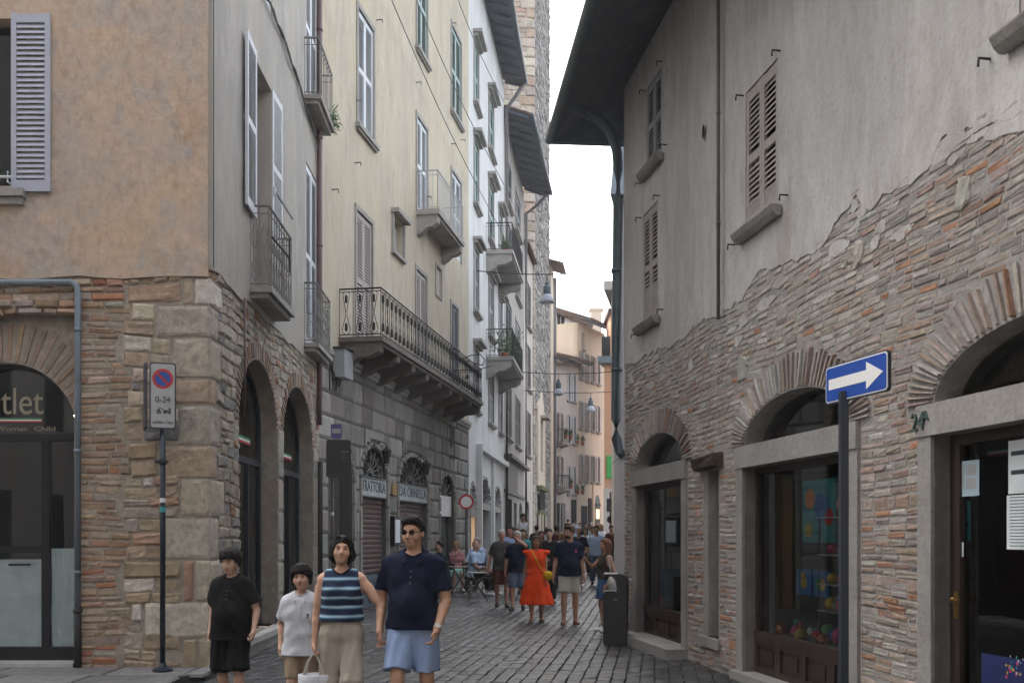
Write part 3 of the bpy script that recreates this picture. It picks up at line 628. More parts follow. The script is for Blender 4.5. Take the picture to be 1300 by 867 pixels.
c = c+Vector((-.02, -.0, .05)); lb = MB(); tube(lb, [c, c+Vector((0, 0, .12))], .006, 6); lb.build('cable', 'cable', [o for o in C.objects if o.name == 'light_bulb'][0])
s = MB(); tube(s, [WF.P(dm+.16, -.2, 1.28), WF.P(dm+.4, -.2, 1.28)], .014, 8); tube(s, [WF.P(dm+.18, -.26, 1.28), WF.P(dm+.18, -.2, 1.28)], .01, 6); tube(s, [WF.P(dm+.38, -.26, 1.28), WF.P(dm+.38, -.2, 1.28)], .01, 6); s.build('handle', 'black_paint', gl)
s = MB(); fbox(s, WF, A0-.01, A1u, -.4, .02, .05, .14); s.build('threshold', 'pale_slab', gl)
# drainpipes and cables of the corner house
up = WF.u(103); hp = 4.55
pipe('drainpipe', 'pipe_blue', [WF.P(6, .09, hp-.0), WF.P(up+.08, .09, hp), WF.P(up+.02, .09, hp-.03), WF.P(up, .09, hp-.09), WF.P(up, .09, .78)], .036, B1, [WF.P(up, .09, 2.6), WF.P(up, .09, 4.0), WF.P(up, .09, 1.2)])
pipe('pipe_shoe', 'iron', [WF.P(up, .09, .8), WF.P(up, .09, .1)], .042, B1, [WF.P(up, .09, .75)])
ub = WS.u(405, .09)
pipe('drainpipe', 'pipe_brown', [WS.P(ub, .1, 14.9), WS.P(ub, .1, 4.3), WS.P(ub+.05, .08, 4.05), WS.P(ub+.2, .06, 3.85), WS.P(ub+.22, .06, 3.7)], .052, B1, [WS.P(ub, .1, h) for h in (5.2, 7, 9, 11)])
pipe('drainpipe', 'iron', [WS.P(ar2[1]+.22, .1, 3.0), WS.P(ar2[1]+.22, .1, .05)], .05, B1)
pipe('conduit', 'cable_pale', [WS.P(0.01, .05, 15), WS.P(.01, .05, PS)], .006, B1)
pipe('conduit', 'pipe_brown', [WS.P(WS.u(306), .05, 4.74), WS.P(WS.u(306), .05, 3.2)], .012, B1)
for k in range(4):
    pts = []
    for i in range(15):
        px = 332+(402-332)*i/14; py = (-12+195*(i/14)**1.25)+math.sin(i*1.7+k)*4+k*2.4; u = WS.u(px, .05); pts.append(WS.P(u, .055+.012*k, WS.h(px, py, .05)))
    mm_ = MB(); tube(mm_, pts, .011, 5, False); mm_.build('cable', 'cable' if k % 2 == 0 else 'cable_pale', B1)

# ================================================================== TRATTORIA HOUSE (building two)
B2 = empty('trattoria_house', (-3.68, 19, 0), 'tall cream plastered house over a grey rusticated stone ground floor with roller shutters', 'building')
W2 = Frame((-3.68, 19), (.174, 1), (1, -.174)); L2 = W2.u(595); T2 = 5.16
def px_open(W, x0, x1, yt, yb, front=0): a, b = W.u(x0, front), W.u(x1, front); return a, b, W.h(x0, yb, front), W.h(x0, yt, front)
ops = {}
spec2 = [('a', 454, 474, -60, 115, 'shutter_white', True), ('b', 452, 472, 215, None, 'shutter_beige', False), ('c', 529, 542, -60, 36, 'shutter_green', True), ('d', 529, 542, 108, 262, 'shutter_white', False), ('e', 573, 585, 35, 132, 'shutter_green', True),
         ('f', 573, 585, 186, None, 'shutter_white', False), ('g', 528, 541, 316, None, 'shutter_beige', False), ('h', 571, 581, 352, 432, 'shutter_slate', False)]
DK = 5.62
for k, x0, x1, yt, yb, mt, sill in spec2:
    a, b = W2.u(x0), W2.u(x1); h1 = W2.h(x0, yt); h0 = W2.h(x0, yb) if yb else None; ops[k] = [a, b, h0, h1, mt, sill]
ops['b'][2] = DK; ops['g'][2] = DK; ops['h'][2] = DK; ops['d'][2] = 10.1; ops['f'][2] = 10.1; ops['h'][0] += .15
ops['f'][3] = ops['d'][3] = 12.55; ops['g'][3] = ops['h'][3] = ops['b'][3] = 8.55
for k in 'ce': ops[k][2] = 14.35; ops[k][3] = 16.9
ops['a'][2] = 10.4; ops['a'][3] = 12.9
ops['i'] = [ops['a'][0], ops['a'][1], 14.35, 16.9, 'shutter_white', True]
m = MB(); nich = (W2.u(498), W2.u(511), W2.h(498, 318), W2.h(498, 272)); nic2 = (W2.u(553), W2.u(560), W2.h(553, 372), W2.h(553, 336))
slab(m, W2, rect(-.1, L2, T2, 20.5), [rect(o[0], o[1], o[2]+.001, o[3]) for o in ops.values()]+[rect(*nich), rect(*nic2)], .0, -.3, hole_depth=-.22)
m.build('upper_wall', 'plaster_cream', B2)
for k, o in ops.items(): window(W2, B2, o[0], o[1], o[2], o[3], o[4], 'closed', sill=o[5], fw=.1, proud=.03, pitch=.065, sillw=.08)
m = MB(); fbox(m, W2, nich[0], nich[1], -.2, -.18, nich[2], nich[3]); fbox(m, W2, nic2[0], nic2[1], -.06, -.04, nic2[2], nic2[3]); nn_ = m.build('niche', 'plaster_taupe', B2)
m = MB(); fbox(m, W2, nich[0]-.12, nich[1]+.12, .0, .2, nich[3]+.02, nich[3]+.12); fbox(m, W2, nich[0]-.08, nich[0], 0, .06, nich[2], nich[3]); fbox(m, W2, nich[1], nich[1]+.08, 0, .06, nich[2], nich[3]); fbox(m, W2, nich[0]-.1, nich[1]+.1, 0, .09, nich[2]-.08, nich[2]-.002)
fbox(m, W2, nich[0]+.15, nich[1]-.15, -.18, -.1, nich[2]+.1, nich[3]-.15); m.build('hood', 'dressed_stone', nn_)
m = MB()
for a, b, c, e in ((nic2[0]-.06, nic2[0], nic2[2]-.06, nic2[3]+.06), (nic2[1], nic2[1]+.06, nic2[2]-.06, nic2[3]+.06), (nic2[0], nic2[1], nic2[3], nic2[3]+.06), (nic2[0], nic2[1], nic2[2]-.06, nic2[2])): fbox(m, W2, a, b, 0, .03, c, e)
m.build('frame', 'dressed_stone', nn_)
# ground floor: openings
Dr = [(W2.u(421), W2.u(448), .02, 2.75, .62), (W2.u(459), W2.u(491), .02, 2.9, .68), (W2.u(506), W2.u(543), .02, 2.9, .72), (W2.u(559), W2.u(577), .02, 2.75, .62)]
arp = [archpoly(a, b, h0, hs, r) for a, b, h0, hs, r in Dr]
m = MB(); slab(m, W2, rect(-.1, L2, -.2, T2-.001), arp, -.02, -.3, hole_depth=-.3); m.build('ground_floor_wall', 'groove', B2)
m = MB()
def ok2(u, h):
    for (a, b, h0, hs, r) in Dr:
        c = (a+b)/2; ha = (b-a)/2
        if h < hs and abs(u-c) < ha+.16: return False
        if h >= hs and ((u-c)/(ha+.17))**2+((h-hs)/(r+.17))**2 < 1: return False
    return True
h = .75; row = 0
while h < T2-.05:
    rh = .46 if h+.46 < T2-.1 else T2-h; u = -.1+(-.35 if row % 2 else 0); 
    while u < L2:
        w_ = random.choice((.55, .8, .95)); e = min(u+w_, L2); x = max(u, -.1); run = None
        for t_ in list(np.arange(x, e, .03))+[e]:
            o = ok2(t_, h+rh/2) and ok2(t_, h+.03) and t_ < e
            if o and run is None: run = t_
            if (not o) and run is not None:
                if t_-run > .08:
                    k = random.choice((.18, .21, .24, .26, .29, .34)); tt = random.uniform(.92, 1.06)
                    if u < .7 and h > 2.2: k *= 1.25
                    stone(m, W2, [(run+.005, h+.006), (t_-.005, h+.006), (t_-.005, h+rh-.006), (run+.005, h+rh-.006)], .012, (k*1.0, k*.965*tt, k*.90*tt), 1, .02, .001)
                run = None
        k = random.choice((.17, .20, .24, .27, .30))
        for sub in range(5):                                   # blocks cut round the arches, in slices of one colour
            sh_ = rh/5; ha_ = h+sub*sh_; run = None
            for t_ in list(np.arange(x, e, .03))+[e]:
                full = ok2(t_, h+rh/2) and ok2(t_, h+.03); o = (not full) and ok2(t_, ha_+.01) and ok2(t_, ha_+sh_) and t_ < e
                if o and run is None: run = t_
                if (not o) and run is not None:
                    if t_-run > .04: fbox(m, W2, run-.004, t_-.0, -.02, .016, ha_+(.01 if sub == 0 else 0), ha_+sh_-(.01 if sub == 4 else 0), (k, k*.965, k*.9))
                    run = None
        u += w_
    h += rh; row += 1
for (a, b, h0, hs, r) in Dr:
    n_ = 13; c = (a+b)/2; ha = (b-a)/2
    vous(m, W2, c, hs, ha, r, .16, n_, lambda *q: jit((.30, .285, .26), .1), proud=.035, depth=.25, gapf=.02)
    for x, y in ((a-.15, a), (b, b+.15)):
        hh = h0+.02
        while hh < hs-.02:
            e = min(hs, hh+.75); stone(m, W2, [(x, hh+.002), (y, hh+.002), (y, e-.002), (x, e-.002)], .035, jit((.31, .295, .27), .08), 1, .25, .001); hh = e
m.build('rusticated_blocks', 'rustication', B2)
m = MB(); fbox(m, W2, -.1, L2+.03, -.02, .09, T2, T2+.10); fbox(m, W2, -.1, L2+.02, -.02, .055, T2-.09, T2-.003); m.build('string_course', 'dressed_stone', B2)
# dado of blue-grey slabs with carved reliefs
m = MB()
for x0, x1 in ((Dr[0][1]+.16, Dr[1][0]-.16), (Dr[1][0]-.12, Dr[1][1]+.12), (Dr[1][1]+.16, Dr[2][0]-.16), (Dr[2][0]-.12, Dr[2][1]+.12), (Dr[2][1]+.16, Dr[3][0]-.16)):
    if x1-x0 > .1:
        fbox(m, W2, x0, x1, -.03, .06, -.1, .74); fbox(m, W2, x0, x1, .0, .075, .66, .76)
        if x1-x0 > .8:
            for i in range(60):
                u_ = x0+.35+random.random()*min(.5, x1-x0-.5); h_ = .12+random.random()*.46; fbox(m, W2, u_, u_+.05, .05, .085, h_, h_+.05)
m.build('dado', 'panel_blue', B2)
def roller(D, base, sign):
    a, b, h0, hs, r = D; m = MB(); h = base
    while h < hs-.45:
        m.add([W2.P(a, -.14, h), W2.P(b, -.14, h), W2.P(b, -.12, h+.035), W2.P(a, -.12, h+.035), W2.P(b, -.12, h+.08), W2.P(a, -.12, h+.08), W2.P(b, -.145, h+.112), W2.P(a, -.145, h+.112)], [(0, 1, 2, 3), (3, 2, 4, 5), (5, 4, 6, 7)]); h += .112
    fbox(m, W2, a, b, -.2, -.16, base, hs-.2); ro = m.build('roller_shutter', 'roller_brown', B2)
    s = MB(); fbox(s, W2, a-.02, b+.02, -.16, -.02, hs-.42, hs+.02); sg = s.build('shop_sign', 'sign_board', B2)
    for e, hh in ((.0, hs-.42), (.0, hs-.005)): s = MB(); fbox(s, W2, a-.02, b+.02, -.06, .01, hh, hh+.03); s.build('trim', 'letter_grey', sg)
    text(W2, sign, (a+b)/2, hs-.19, -.016, .34, 'letter_dark', sg, width=(b-a)*.92)
    s = MB(); c = (a+b)/2; ha = (b-a)/2
    fan(s, W2, archpoly(a, b, hs+.02, hs+.025, r), -.2); s.build('fanlight', 'dark_void', B2)
    s = MB()
    for k in range(9):
        x = math.pi*(k+.5)/9; pts = [W2.P(c+ha*t*math.cos(x+.12*math.sin(t*6)), -.1, hs+.05+r*.95*t*math.sin(x+.1*math.sin(t*6))) for t in (.15, .4, .65, .95)]; tube(s, pts, .012, 4, False)
        cc = (c+ha*.72*math.cos(x), hs+.05+r*.7*math.sin(x)); tube(s, [W2.P(cc[0]+.07*math.cos(t), -.1, cc[1]+.07*math.sin(t)) for t in np.linspace(0, 6.28, 9)], .009, 4, False)
    for t in (.3, .98): tube(s, [W2.P(c+ha*t*math.cos(x), -.1, hs+.03+r*t*math.sin(x)) for x in np.linspace(0, math.pi, 14)], .012, 4, False)
    s.build('iron_grille', 'iron_grey', B2)
roller(Dr[1], .76, 'TRATTORIA'); roller(Dr[2], .76, 'DA ORNELLA')
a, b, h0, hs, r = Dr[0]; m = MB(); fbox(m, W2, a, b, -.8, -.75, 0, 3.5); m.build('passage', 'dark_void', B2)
m = MB(); fbox(m, W2, b-.62, b-.3, -.6, -.55, 0, 2.9); fbox(m, W2, a+.02, a+.3, -.42, -.4, 0, 2.7); fbox(m, W2, b-.29, b-.26, -.55, -.45, 0, 2.9); m.build('door', 'wood_ochre', B2)
a, b, h0, hs, r = Dr[3]; m = MB(); fbox(m, W2, a, b, -.28, -.22, 0, hs-.55); dd_ = m.build('door', 'door_green', B2)
m = MB(); c_ = (a+b)/2
for x, y in ((a+.08, c_-.05), (c_+.05, b-.08)):
    for q, w_ in ((.25, 1.0), (1.15, 1.9)): fbox(m, W2, x, y, -.22, -.20, q, w_)
m.build('panel', 'door_green', dd_)
m = MB(); fbox(m, W2, a, b, -.2, -.1, hs-.55, hs+.05); m.build('sign_panel', 'rustication', B2); m = MB(); fan(m, W2, archpoly(a, b, hs+.02, hs+.025, r), -.2); m.build('fanlight', 'dark_void', B2)
m = MB()
for k in range(7): x = math.pi*(k+.5)/7; tube(m, [W2.P(c_+(b-a)/2*t*math.cos(x), -.1, hs+.05+r*t*math.sin(x)) for t in (.1, .95)], .012, 4, False)
m.build('iron_grille', 'iron_grey', B2)
# slit opening high on the rustication, right end
m = MB(); fbox(m, W2, W2.u(571), W2.u(577), .0, .012, 3.9, 4.9); m.build('slit_window', 'dark_void', B2)
# balconies
u0, u1 = W2.u(430), W2.u(613, .9)
bal = balcony(W2, B2, u0, u1, DK, .92, rh=.97, n=.30, style='lyre', brk=9, th=.1, bdep=.42, deckm='corbel')
d1, f1 = W2.u(528), W2.u(587, .55)
balcony(W2, B2, d1, f1, 10.08, .62, rh=1.0, n=.13, style='bars', mat='iron_pale', brk=2, th=.14, bdep=.45)
# roof, wires
m = MB(); m.add([W2.P(-.3, .9, 20.5), W2.P(L2, .9, 20.5), W2.P(L2, -8, 22.5), W2.P(-.3, -8, 22.5), W2.P(-.3, -8, 0), W2.P(L2, -8, 0)], [(0, 1, 2, 3), (3, 2, 5, 4)]); m.build('roof', 'roof_tile', B2)
for px0, py0, px1, py1 in ((497, 0, 640, 300), (512, -40, 640, 235), (560, -60, 640, 130)):
    pts = [W2.P(W2.u(px0+(px1-px0)*t, .25), .25, W2.h(px0+(px1-px0)*t, py0+(py1-py0)*t+12*math.sin(math.pi*t), .25)) for t in np.linspace(0, 1, 14)]
    s = MB(); tube(s, pts, .012, 5, False); s.build('wire', 'cable_pale', B2)
for px, py in ((452, 128), (478, 26), (541, 250), (421, 241), (450, 207), (528, 105), (585, 178), (573, 183), (573, 30)):
    s = MB(); u_ = W2.u(px); h_ = W2.h(px, py); tube(s, [W2.P(u_, 0, h_), W2.P(u_, .14, h_), W2.P(u_, .14, h_-.07)], .012, 5); s.build('hook', 'iron', B2)
s = MB(); u_, h_ = W2.u(424, .1), 5.3; fbox(s, W2, u_+.1, u_+.62, .05, .28, 4.75, 5.3); bx = s.build('meter_box', 'box_grey', B2)
s = MB(); fbox(s, W2, u_+.06, u_+.66, .05, .30, 5.3, 5.34); tube(s, [W2.P(u_+.2, .1, 4.75), W2.P(u_+.1, .1, 4.5), W2.P(u_-.1, .05, 4.45), W2.P(u_-.12, .05, 5.4)], .014, 5); tube(s, [W2.P(u_+.4, .1, 4.75), W2.P(u_+.3, .1, 4.6), W2.P(u_-.15, .05, 5.0), W2.P(u_-.2, .05, 6.0)], .014, 5); s.build('cable', 'cable', bx)
s = MB(); tube(s, [W2.P(W2.u(540+10*t), .95-.4*math.sin(t*3), 6.55+.12*math.sin(t*6)) for t in np.linspace(0, 3.4, 16)], .014, 5); s.build('curl_bracket', 'iron', B2)
# ground-floor lanterns
def wall_lantern(px, py, lab):
    u_ = W2.u(px, .35); h_ = W2.h(px, py, .35); P = lambda n, dh: W2.P(u_, n, h_+dh)
    rt = empty('wall_lantern', P(.0, 0), lab, 'lantern', 'iron lanterns over the trattoria arches')
    s = MB(); tube(s, [P(0, -.15), P(.1, .12), P(.3, .2), P(.42, .14), P(.42, .06)], .012, 6); tube(s, [P(0, -.25), P(0, .2)], .02, 6); s.build('arm', 'iron', rt)
    c = P(.42, -.12); s = MB(); lathe(s, c, [(.05, -.16), (.055, -.14), (.10, .1), (.13, .11), (.03, .19), (.015, .22)], 6); s.build('cage', 'iron', rt); s = MB(); lathe(s, c, [(.052, -.135), (.098, .098)], 6); s.build('pane', 'iron_pale', rt)
wall_lantern(487, 572, 'small black iron lantern at the right shoulder of the TRATTORIA arch'); wall_lantern(538, 588, 'small black iron lantern above the middle of the DA ORNELLA arch')
def wallbox(name, px0, px1, py0, py1, depth, mat, lab, cat, inner=None, n=.02):
    a, b = W2.u(px0), W2.u(px1); h1, h0 = W2.h(px0, py0), W2.h(px0, py1); r = empty(name, W2.P(a, n, h0), lab, cat); s = MB(); fbox(s, W2, a, b, n, n+depth, h0, h1); s.build('case', mat, r)
    if inner: s = MB(); fbox(s, W2, a+.06, b-.06, n+depth, n+depth+.006, h0+.08, h1-.08); s.build('sheet', inner, r)
    return r
wallbox('menu_case', 494, 502, 655, 693, .1, 'black_paint', 'black framed menu case on the wall between the two roller shutters', 'menu', 'paper_white', .03)
wallbox('wall_tile', 496, 501, 613, 628, .03, 'tile_ochre', 'small ochre picture tile set in the wall between the trattoria arches', 'tile', None, .03)
# ================================================================== WHITE HOUSE (three), MAUVE HOUSE (four), NARROW HOUSE (five)
W3 = Frame((-1.40, 32.1), (.1, 1), (1, -.1)); L3 = W3.u(640); T3 = 21.0
B3 = empty('white_house', (-1.40, 32.1, 0), 'tall bluish white house with hooded windows and two small balconies beyond the cream house', 'building')
W4 = Frame(tuple(W3.P(L3, 0, 0))[:2], (.1, 1), (1, -.1)); L4 = W4.u(665); B4 = empty('mauve_house', W4.P(0, 0, 0), 'mauve grey house with deep dark eaves between the white house and the stone tower', 'building')
W5 = Frame(tuple(W4.P(L4, 0, 0))[:2], (.13, 1), (1, -.13)); L5 = W5.u(676.5); B5 = empty('narrow_house', W5.P(0, 0, 0), 'narrow brownish house squeezed against the left side of the stone tower', 'building')
def house(W, B, L, T, mat, wins, u_lo=0, doors=(), gfmat=None, gfh=0, front=0):
    hol = []
    for w_ in wins: hol.append(rect(w_[0], w_[1], w_[2]+.001, w_[3]))
    for d_ in doors: hol.append(archpoly(d_[0], d_[1], d_[2], d_[3], d_[4], 12) if d_[4] > 0 else rect(d_[0], d_[1], d_[2], d_[3]))
    m = MB(); slab(m, W, rect(u_lo, L, -.5, T), hol, 0, -.3, hole_depth=-.25); m.build('wall', mat, B)
    m = MB(); m.add([W.P(u_lo, 0, 0), W.P(u_lo, -7, 0), W.P(u_lo, -7, T), W.P(u_lo, 0, T), W.P(L, 0, 0), W.P(L, -7, 0), W.P(L, -7, T), W.P(L, 0, T)], [(0, 3, 2, 1), (4, 5, 6, 7), (1, 2, 6, 5), (3, 7, 6, 2)]); m.build('side_wall', mat, B)
    for w_ in wins: window(W, B, *w_[:4], w_[4], w_[5], fw=w_[6], sill=True, hood=w_[7], pitch=.09, proud=.04, front=front)
def pw(W, x0, x1, h0, h1, mt, st='closed', fw=.1, hood=False): return (W.u(x0), W.u(x1), h0, h1, mt, st, fw, hood)
wins3 = []
for x0, x1 in ((601.5, 607), (620, 626), (633, 637)):
    for h0, h1 in ((5.9, 7.9), (9.2, 11.3), (12.8, 14.9), (16.2, 18.2)):
        if x0 == 633 and h0 > 16: continue
        wins3.append(pw(W3, x0, x1, h0, h1, 'shutter_grey' if h0 < 12 else 'shutter_green', 'closed', .09, True))
doors3 = [(W3.u(587.5+9), W3.u(603), .1, 2.6, .7), (W3.u(607), W3.u(621), .1, 2.9, .75), (W3.u(627.5), W3.u(634.5), .1, 2.9, .6)]
house(W3, B3, L3, T3, 'plaster_white', wins3, doors=doors3)
def door_fill(W, B, d_, mt, lit=False):
    a, b, h0, hs, r = d_; m = MB(); fbox(m, W, a, b, -.3, -.24, h0-.3, hs-.35); m.build('door', mt, B)
    m = MB(); fbox(m, W, a-.02, b+.02, -.24, .04, hs-.35, hs-.12); m.build('lintel', 'dressed_stone', B)
    if r > 0:
        m = MB(); fan(m, W, archpoly(a, b, hs-.12, hs, r, 12), -.22); m.build('fanlight', 'dark_void', B); c = (a+b)/2; m = MB()
        for k in range(6): x = math.pi*(k+.5)/6; tube(m, [W.P(c+(b-a)/2*t*math.cos(x), -.15, hs+r*t*math.sin(x)) for t in (.1, .95)], .02, 4, False)
        m.build('iron_grille', 'iron_grey', B); m = MB(); vous(m, W, c, hs, (b-a)/2, r, .16, 9, lambda *q: jit((.36, .35, .33), .08), proud=.05, depth=.2, gapf=.02); 
        for x, y in ((a-.15, a), (b, b+.15)): stone(m, W, [(x, h0-.3), (y, h0-.3), (y, hs), (x, hs)], .05, (.36, .35, .33), 1, .2, .001)
        m.build('surround', 'rustication', B)
door_fill(W3, B3, doors3[0], 'lit_window'); door_fill(W3, B3, doors3[1], 'door_green'); door_fill(W3, B3, doors3[2], 'door_green')
m = MB(); a, b = doors3[0][:2]
for x in (.08, .5, .75): u_ = a+(b-a)*x; fbox(m, W3, u_-.06, u_+.06, -.235, -.18, 0, 2.3)
m.build('door_post', 'wood_dark', B3)
m = MB(); fbox(m, W3, W3.u(604.5), L3, 0, .22, 4.55, 4.75); fbox(m, W3, W3.u(604.5), W3.u(605.6), 0, .2, 0, 4.55); fbox(m, W3, W3.u(623.4), W3.u(624.5), 0, .12, 0, 4.55); m.build('cornice', 'plaster_white', B3)
balcony(W3, B3, W3.u(617), W3.u(626)+2.2, 12.1, 1.0, rh=1.0, n=.16, brk=2, bdep=.6, deckm='dressed_stone'); balcony(W3, B3, W3.u(617), W3.u(626)+2.2, 8.4-.2, 1.0, rh=1.0, n=.16, brk=2, bdep=.6)
eave(W3, B3, -.5, L3+.2, 21.0, .95, rafters=.8, rise=.28, out1=.9)
pipe('drainpipe', 'pipe_grey', [W3.P(L3, .9, 21.0), W3.P(L3-.1, .5, 20.4), W3.P(L3-.05, .12, 19.9), W3.P(L3-.05, .12, 0)], .09, B3)
wins4 = []
for x0, x1, mt in ((643, 648.5, 'shutter_slate'), (654, 660, 'shutter_grey')):
    for h0, h1 in ((6.0, 8.3), (9.6, 12), (13.2, 15.5), (16.4, 18.2)):
        wins4.append(pw(W4, x0, x1, h0, h1, mt if h0 > 9 else 'shutter_brown', 'closed', .1))
doors4 = [(W4.u(643), W4.u(650), -.1, 3.3, 0), (W4.u(652.5), W4.u(656), -.1, 3.2, 0), (W4.u(659), W4.u(663), -.1, 2.7, .6)]
house(W4, B4, L4, 19.6, 'plaster_mauve', wins4, doors=doors4)
for d_ in doors4:
    m = MB(); fbox(m, W4, d_[0], d_[1], -.28, -.22, -.2, d_[3]+d_[4]); dr = m.build('door', 'dark_void' if d_ is doors4[0] else 'panel_blue', B4)
    if d_ is doors4[0]:
        m = MB(); [tube(m, [W4.P(d_[0]+(d_[1]-d_[0])*i/8, -.05, 0), W4.P(d_[0]+(d_[1]-d_[0])*i/8, -.05, 3.3)], .02, 4, False) for i in range(9)]; m.build('bar', 'iron', dr)
m = MB(); fbox(m, W4, 0, L4, 0, .35, 5.0, 5.15); fbox(m, W4, 0, L4, 0, .08, 3.5, 3.65); fbox(m, W4, W4.u(643), W4.u(656), .0, .06, 3.65, 4.98); m.build('cornice', 'shutter_brown', B4)
eave(W4, B4, -.1, L4+.3, 19.55, 1.15, rafters=1.0, rise=.4, out1=1.4)
pipe('drainpipe', 'pipe_grey', [W4.P(L4, 1.25, 19.5), W4.P(L4-.1, .7, 18.9), W4.P(L4-.05, .12, 18.5), W4.P(L4-.05, .12, 0)], .09, B4)
wins5 = [pw(W5, 669, 673, h0, h0+2.3, 'shutter_brown', 'closed', .08) for h0 in (6, 9.6, 13)]
house(W5, B5, L5, 17.0, 'plaster_taupe', wins5, doors=[(W5.u(668.5), W5.u(672), 0, 3.0, .5)])
m = MB(); fbox(m, W5, W5.u(668.5), W5.u(672), -.28, -.22, -.2, 3.5); m.build('door', 'dark_void', B5)
m = MB(); m.add([W5.P(0, .3, 17), W5.P(L5, .3, 17), W5.P(L5, -7, 19), W5.P(0, -7, 19)], [(0, 1, 2, 3)]); m.build('roof', 'roof_tile', B5)
# ------------------------------------------------------------------ STONE TOWER
tw = W5.P(L5, 0, 0); W6 = Frame((tw.x, tw.y), (.13, 1), (1, -.13)); L6 = W6.u(697); WT = Frame((tw.x, tw.y), (-1, -.1), (.1, -1))
TW = empty('stone_tower', (tw.x, tw.y, 0), 'tall medieval stone tower of rough pale blocks rising above the roofs', 'tower'); TH = 46
m = MB(); slab(m, W6, rect(0, L6, 0, TH), [], 0, -.1); slab(m, WT, rect(0, 9, 12, TH), [], 0, -.1)
m.add([W6.P(L6, 0, 0), W6.P(L6, -8, 0), W6.P(L6, -8, TH), W6.P(L6, 0, TH)], [(0, 1, 2, 3)]); m.build('wall', 'mortar', TW)
TS = [(3, (.50, .43, .36)), (2, (.58, .50, .42)), (2, (.42, .36, .31)), (1, (.50, .38, .29))]; TD = [(3, (.34, .32, .30)), (2, (.27, .26, .25)), (1, (.44, .41, .38))]
m = MB(); courses(m, W6, 0, L6, .2, TH, lambda u, h: not (W6.u(680) < u < W6.u(690) and h < 9.4), .3, lambda r, u, h: random.uniform(.3, .8), lambda *a: pick(TD), t=(.03, .10), gap=.03, m=2, rough=.02, wob=.02)
courses(m, WT, 0, 7, 17, TH, lambda u, h: True, .32, lambda r, u, h: random.uniform(.3, .9), lambda *a: pick(TS), t=(.03, .07), gap=.03, m=1, rough=.015, wob=.03)
for h in np.arange(.2, TH, .55): stone(m, WT, [(-.12, h), (.7 if int(h/.55) % 2 else .4, h), (.7 if int(h/.55) % 2 else .4, h+.53), (-.12, h+.53)], .10, pick(TS), 2, 0, .02)
m.build('stone_blocks', 'masonry', TW)
a, b = W6.u(681), W6.u(690); m = MB(); slab(m, W6, [(a, 4.6), (b, 4.6), (b, 9), ((a+b)/2, 10.4), (a, 9.3)], [rect(a+1.4, a+2.6, 5.5, 8.6)], .12, -.1); m.build('plaster_patch', 'plaster_pale', TW)
m = MB(); fbox(m, W6, a+1.4, a+2.6, -.0, .02, 5.5, 8.6); m.build('window', 'black_glass', TW); m = MB(); fbox(m, W6, a+1.2, a+2.9, .1, .6, 8.7, 8.85); m.build('hood', 'dressed_stone', TW)
m = MB(); fbox(m, W6, a, b, .1, .35, 4.35, 4.6); fbox(m, W6, a, b, .05, .2, 2.9, 3.1); m.build('cornice', 'grass_wall', TW)
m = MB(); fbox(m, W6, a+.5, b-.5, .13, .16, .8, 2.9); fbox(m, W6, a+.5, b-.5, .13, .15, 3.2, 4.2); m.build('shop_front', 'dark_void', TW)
m = MB(); [fbox(m, W6, x, x+.25, .1, .24, .8, 2.9) for x in (a+.2, a+1.7, b-.5)]; m.build('pillar', 'plaster_pale', TW)
# ------------------------------------------------------------------ PALE NARROW HOUSE behind the tower
p = W6.P(L6, .15, 0); W7 = Frame((p.x, p.y), (.13, 1), (1, -.13)); L7 = W7.u(703); B7 = empty('pale_house', (p.x, p.y, 0), 'narrow pale house with a projecting roof just right of the stone tower', 'building')
m = MB(); slab(m, W7, rect(0, L7, 0, 19.6), [], 0, -.2); WE = Frame((p.x, p.y), (-1, 0), (0, -1)); slab(m, WE, rect(0, 6, 12, 19.6), [], 0, -.2); m.build('wall', 'plaster_pale', B7)
m = MB(); m.add([W7.P(-.6, .85, 19.5), W7.P(L7, .85, 19.5), W7.P(L7, -6, 21.6), W7.P(-.6, -6, 21.6), W7.P(-.6, .85, 19.7), W7.P(L7, .85, 19.7), W7.P(L7, -6, 21.8), W7.P(-.6, -6, 21.8)], [(0, 1, 2, 3), (7, 6, 5, 4), (0, 4, 5, 1), (1, 5, 6, 2), (3, 7, 4, 0)]); m.build('roof', 'roof_tile', B7)
pipe('drainpipe', 'pipe_grey', [W7.P(L7-.1, .1, 19.3), W7.P(L7-.1, .1, 1)], .1, B7)

# ================================================================== FAR HOUSES facing down the street
q = W7.P(L7, 0, 0); WX = Frame((q.x, q.y), (.56, 1), (1, -.56))
def farhouse(name, lab, x0, x1, T, mat, wins, roof_out=.9, off=0, rise=.35, gf=3.6, tile='roof_tile'):
    a, b = WX.u(x0, off), WX.u(x1, off); B = empty(name, WX.P(a, off, 0), lab, 'building')
    hol = [rect(WX.u(w[0], off), WX.u(w[1], off), w[2], w[3]) for w in wins]
    m = MB(); slab(m, WX, rect(a, b, 0, T), hol, off, off-.3, hole_depth=off-.25); m.build('wall', mat, B)
    m = MB(); m.add([WX.P(a, off, 0), WX.P(a, off-6, 0), WX.P(a, off-6, T), WX.P(a, off, T), WX.P(b, off, 0), WX.P(b, off-6, 0), WX.P(b, off-6, T), WX.P(b, off, T)], [(0, 3, 2, 1), (4, 5, 6, 7)]); m.build('side_wall', mat, B)
    for w in wins:
        window(WX, B, WX.u(w[0], off), WX.u(w[1], off), w[2], w[3], w[4], w[5], fw=.08 if w[4] != 'x' else 0, front=off, pitch=.14, proud=.03, cross=False)
    if roof_out: eave(WX, B, a-.2, b+.2, T, roof_out, rise=rise, back=4, rafters=.9, gut=False) if off == 0 else None
    return B, a, b
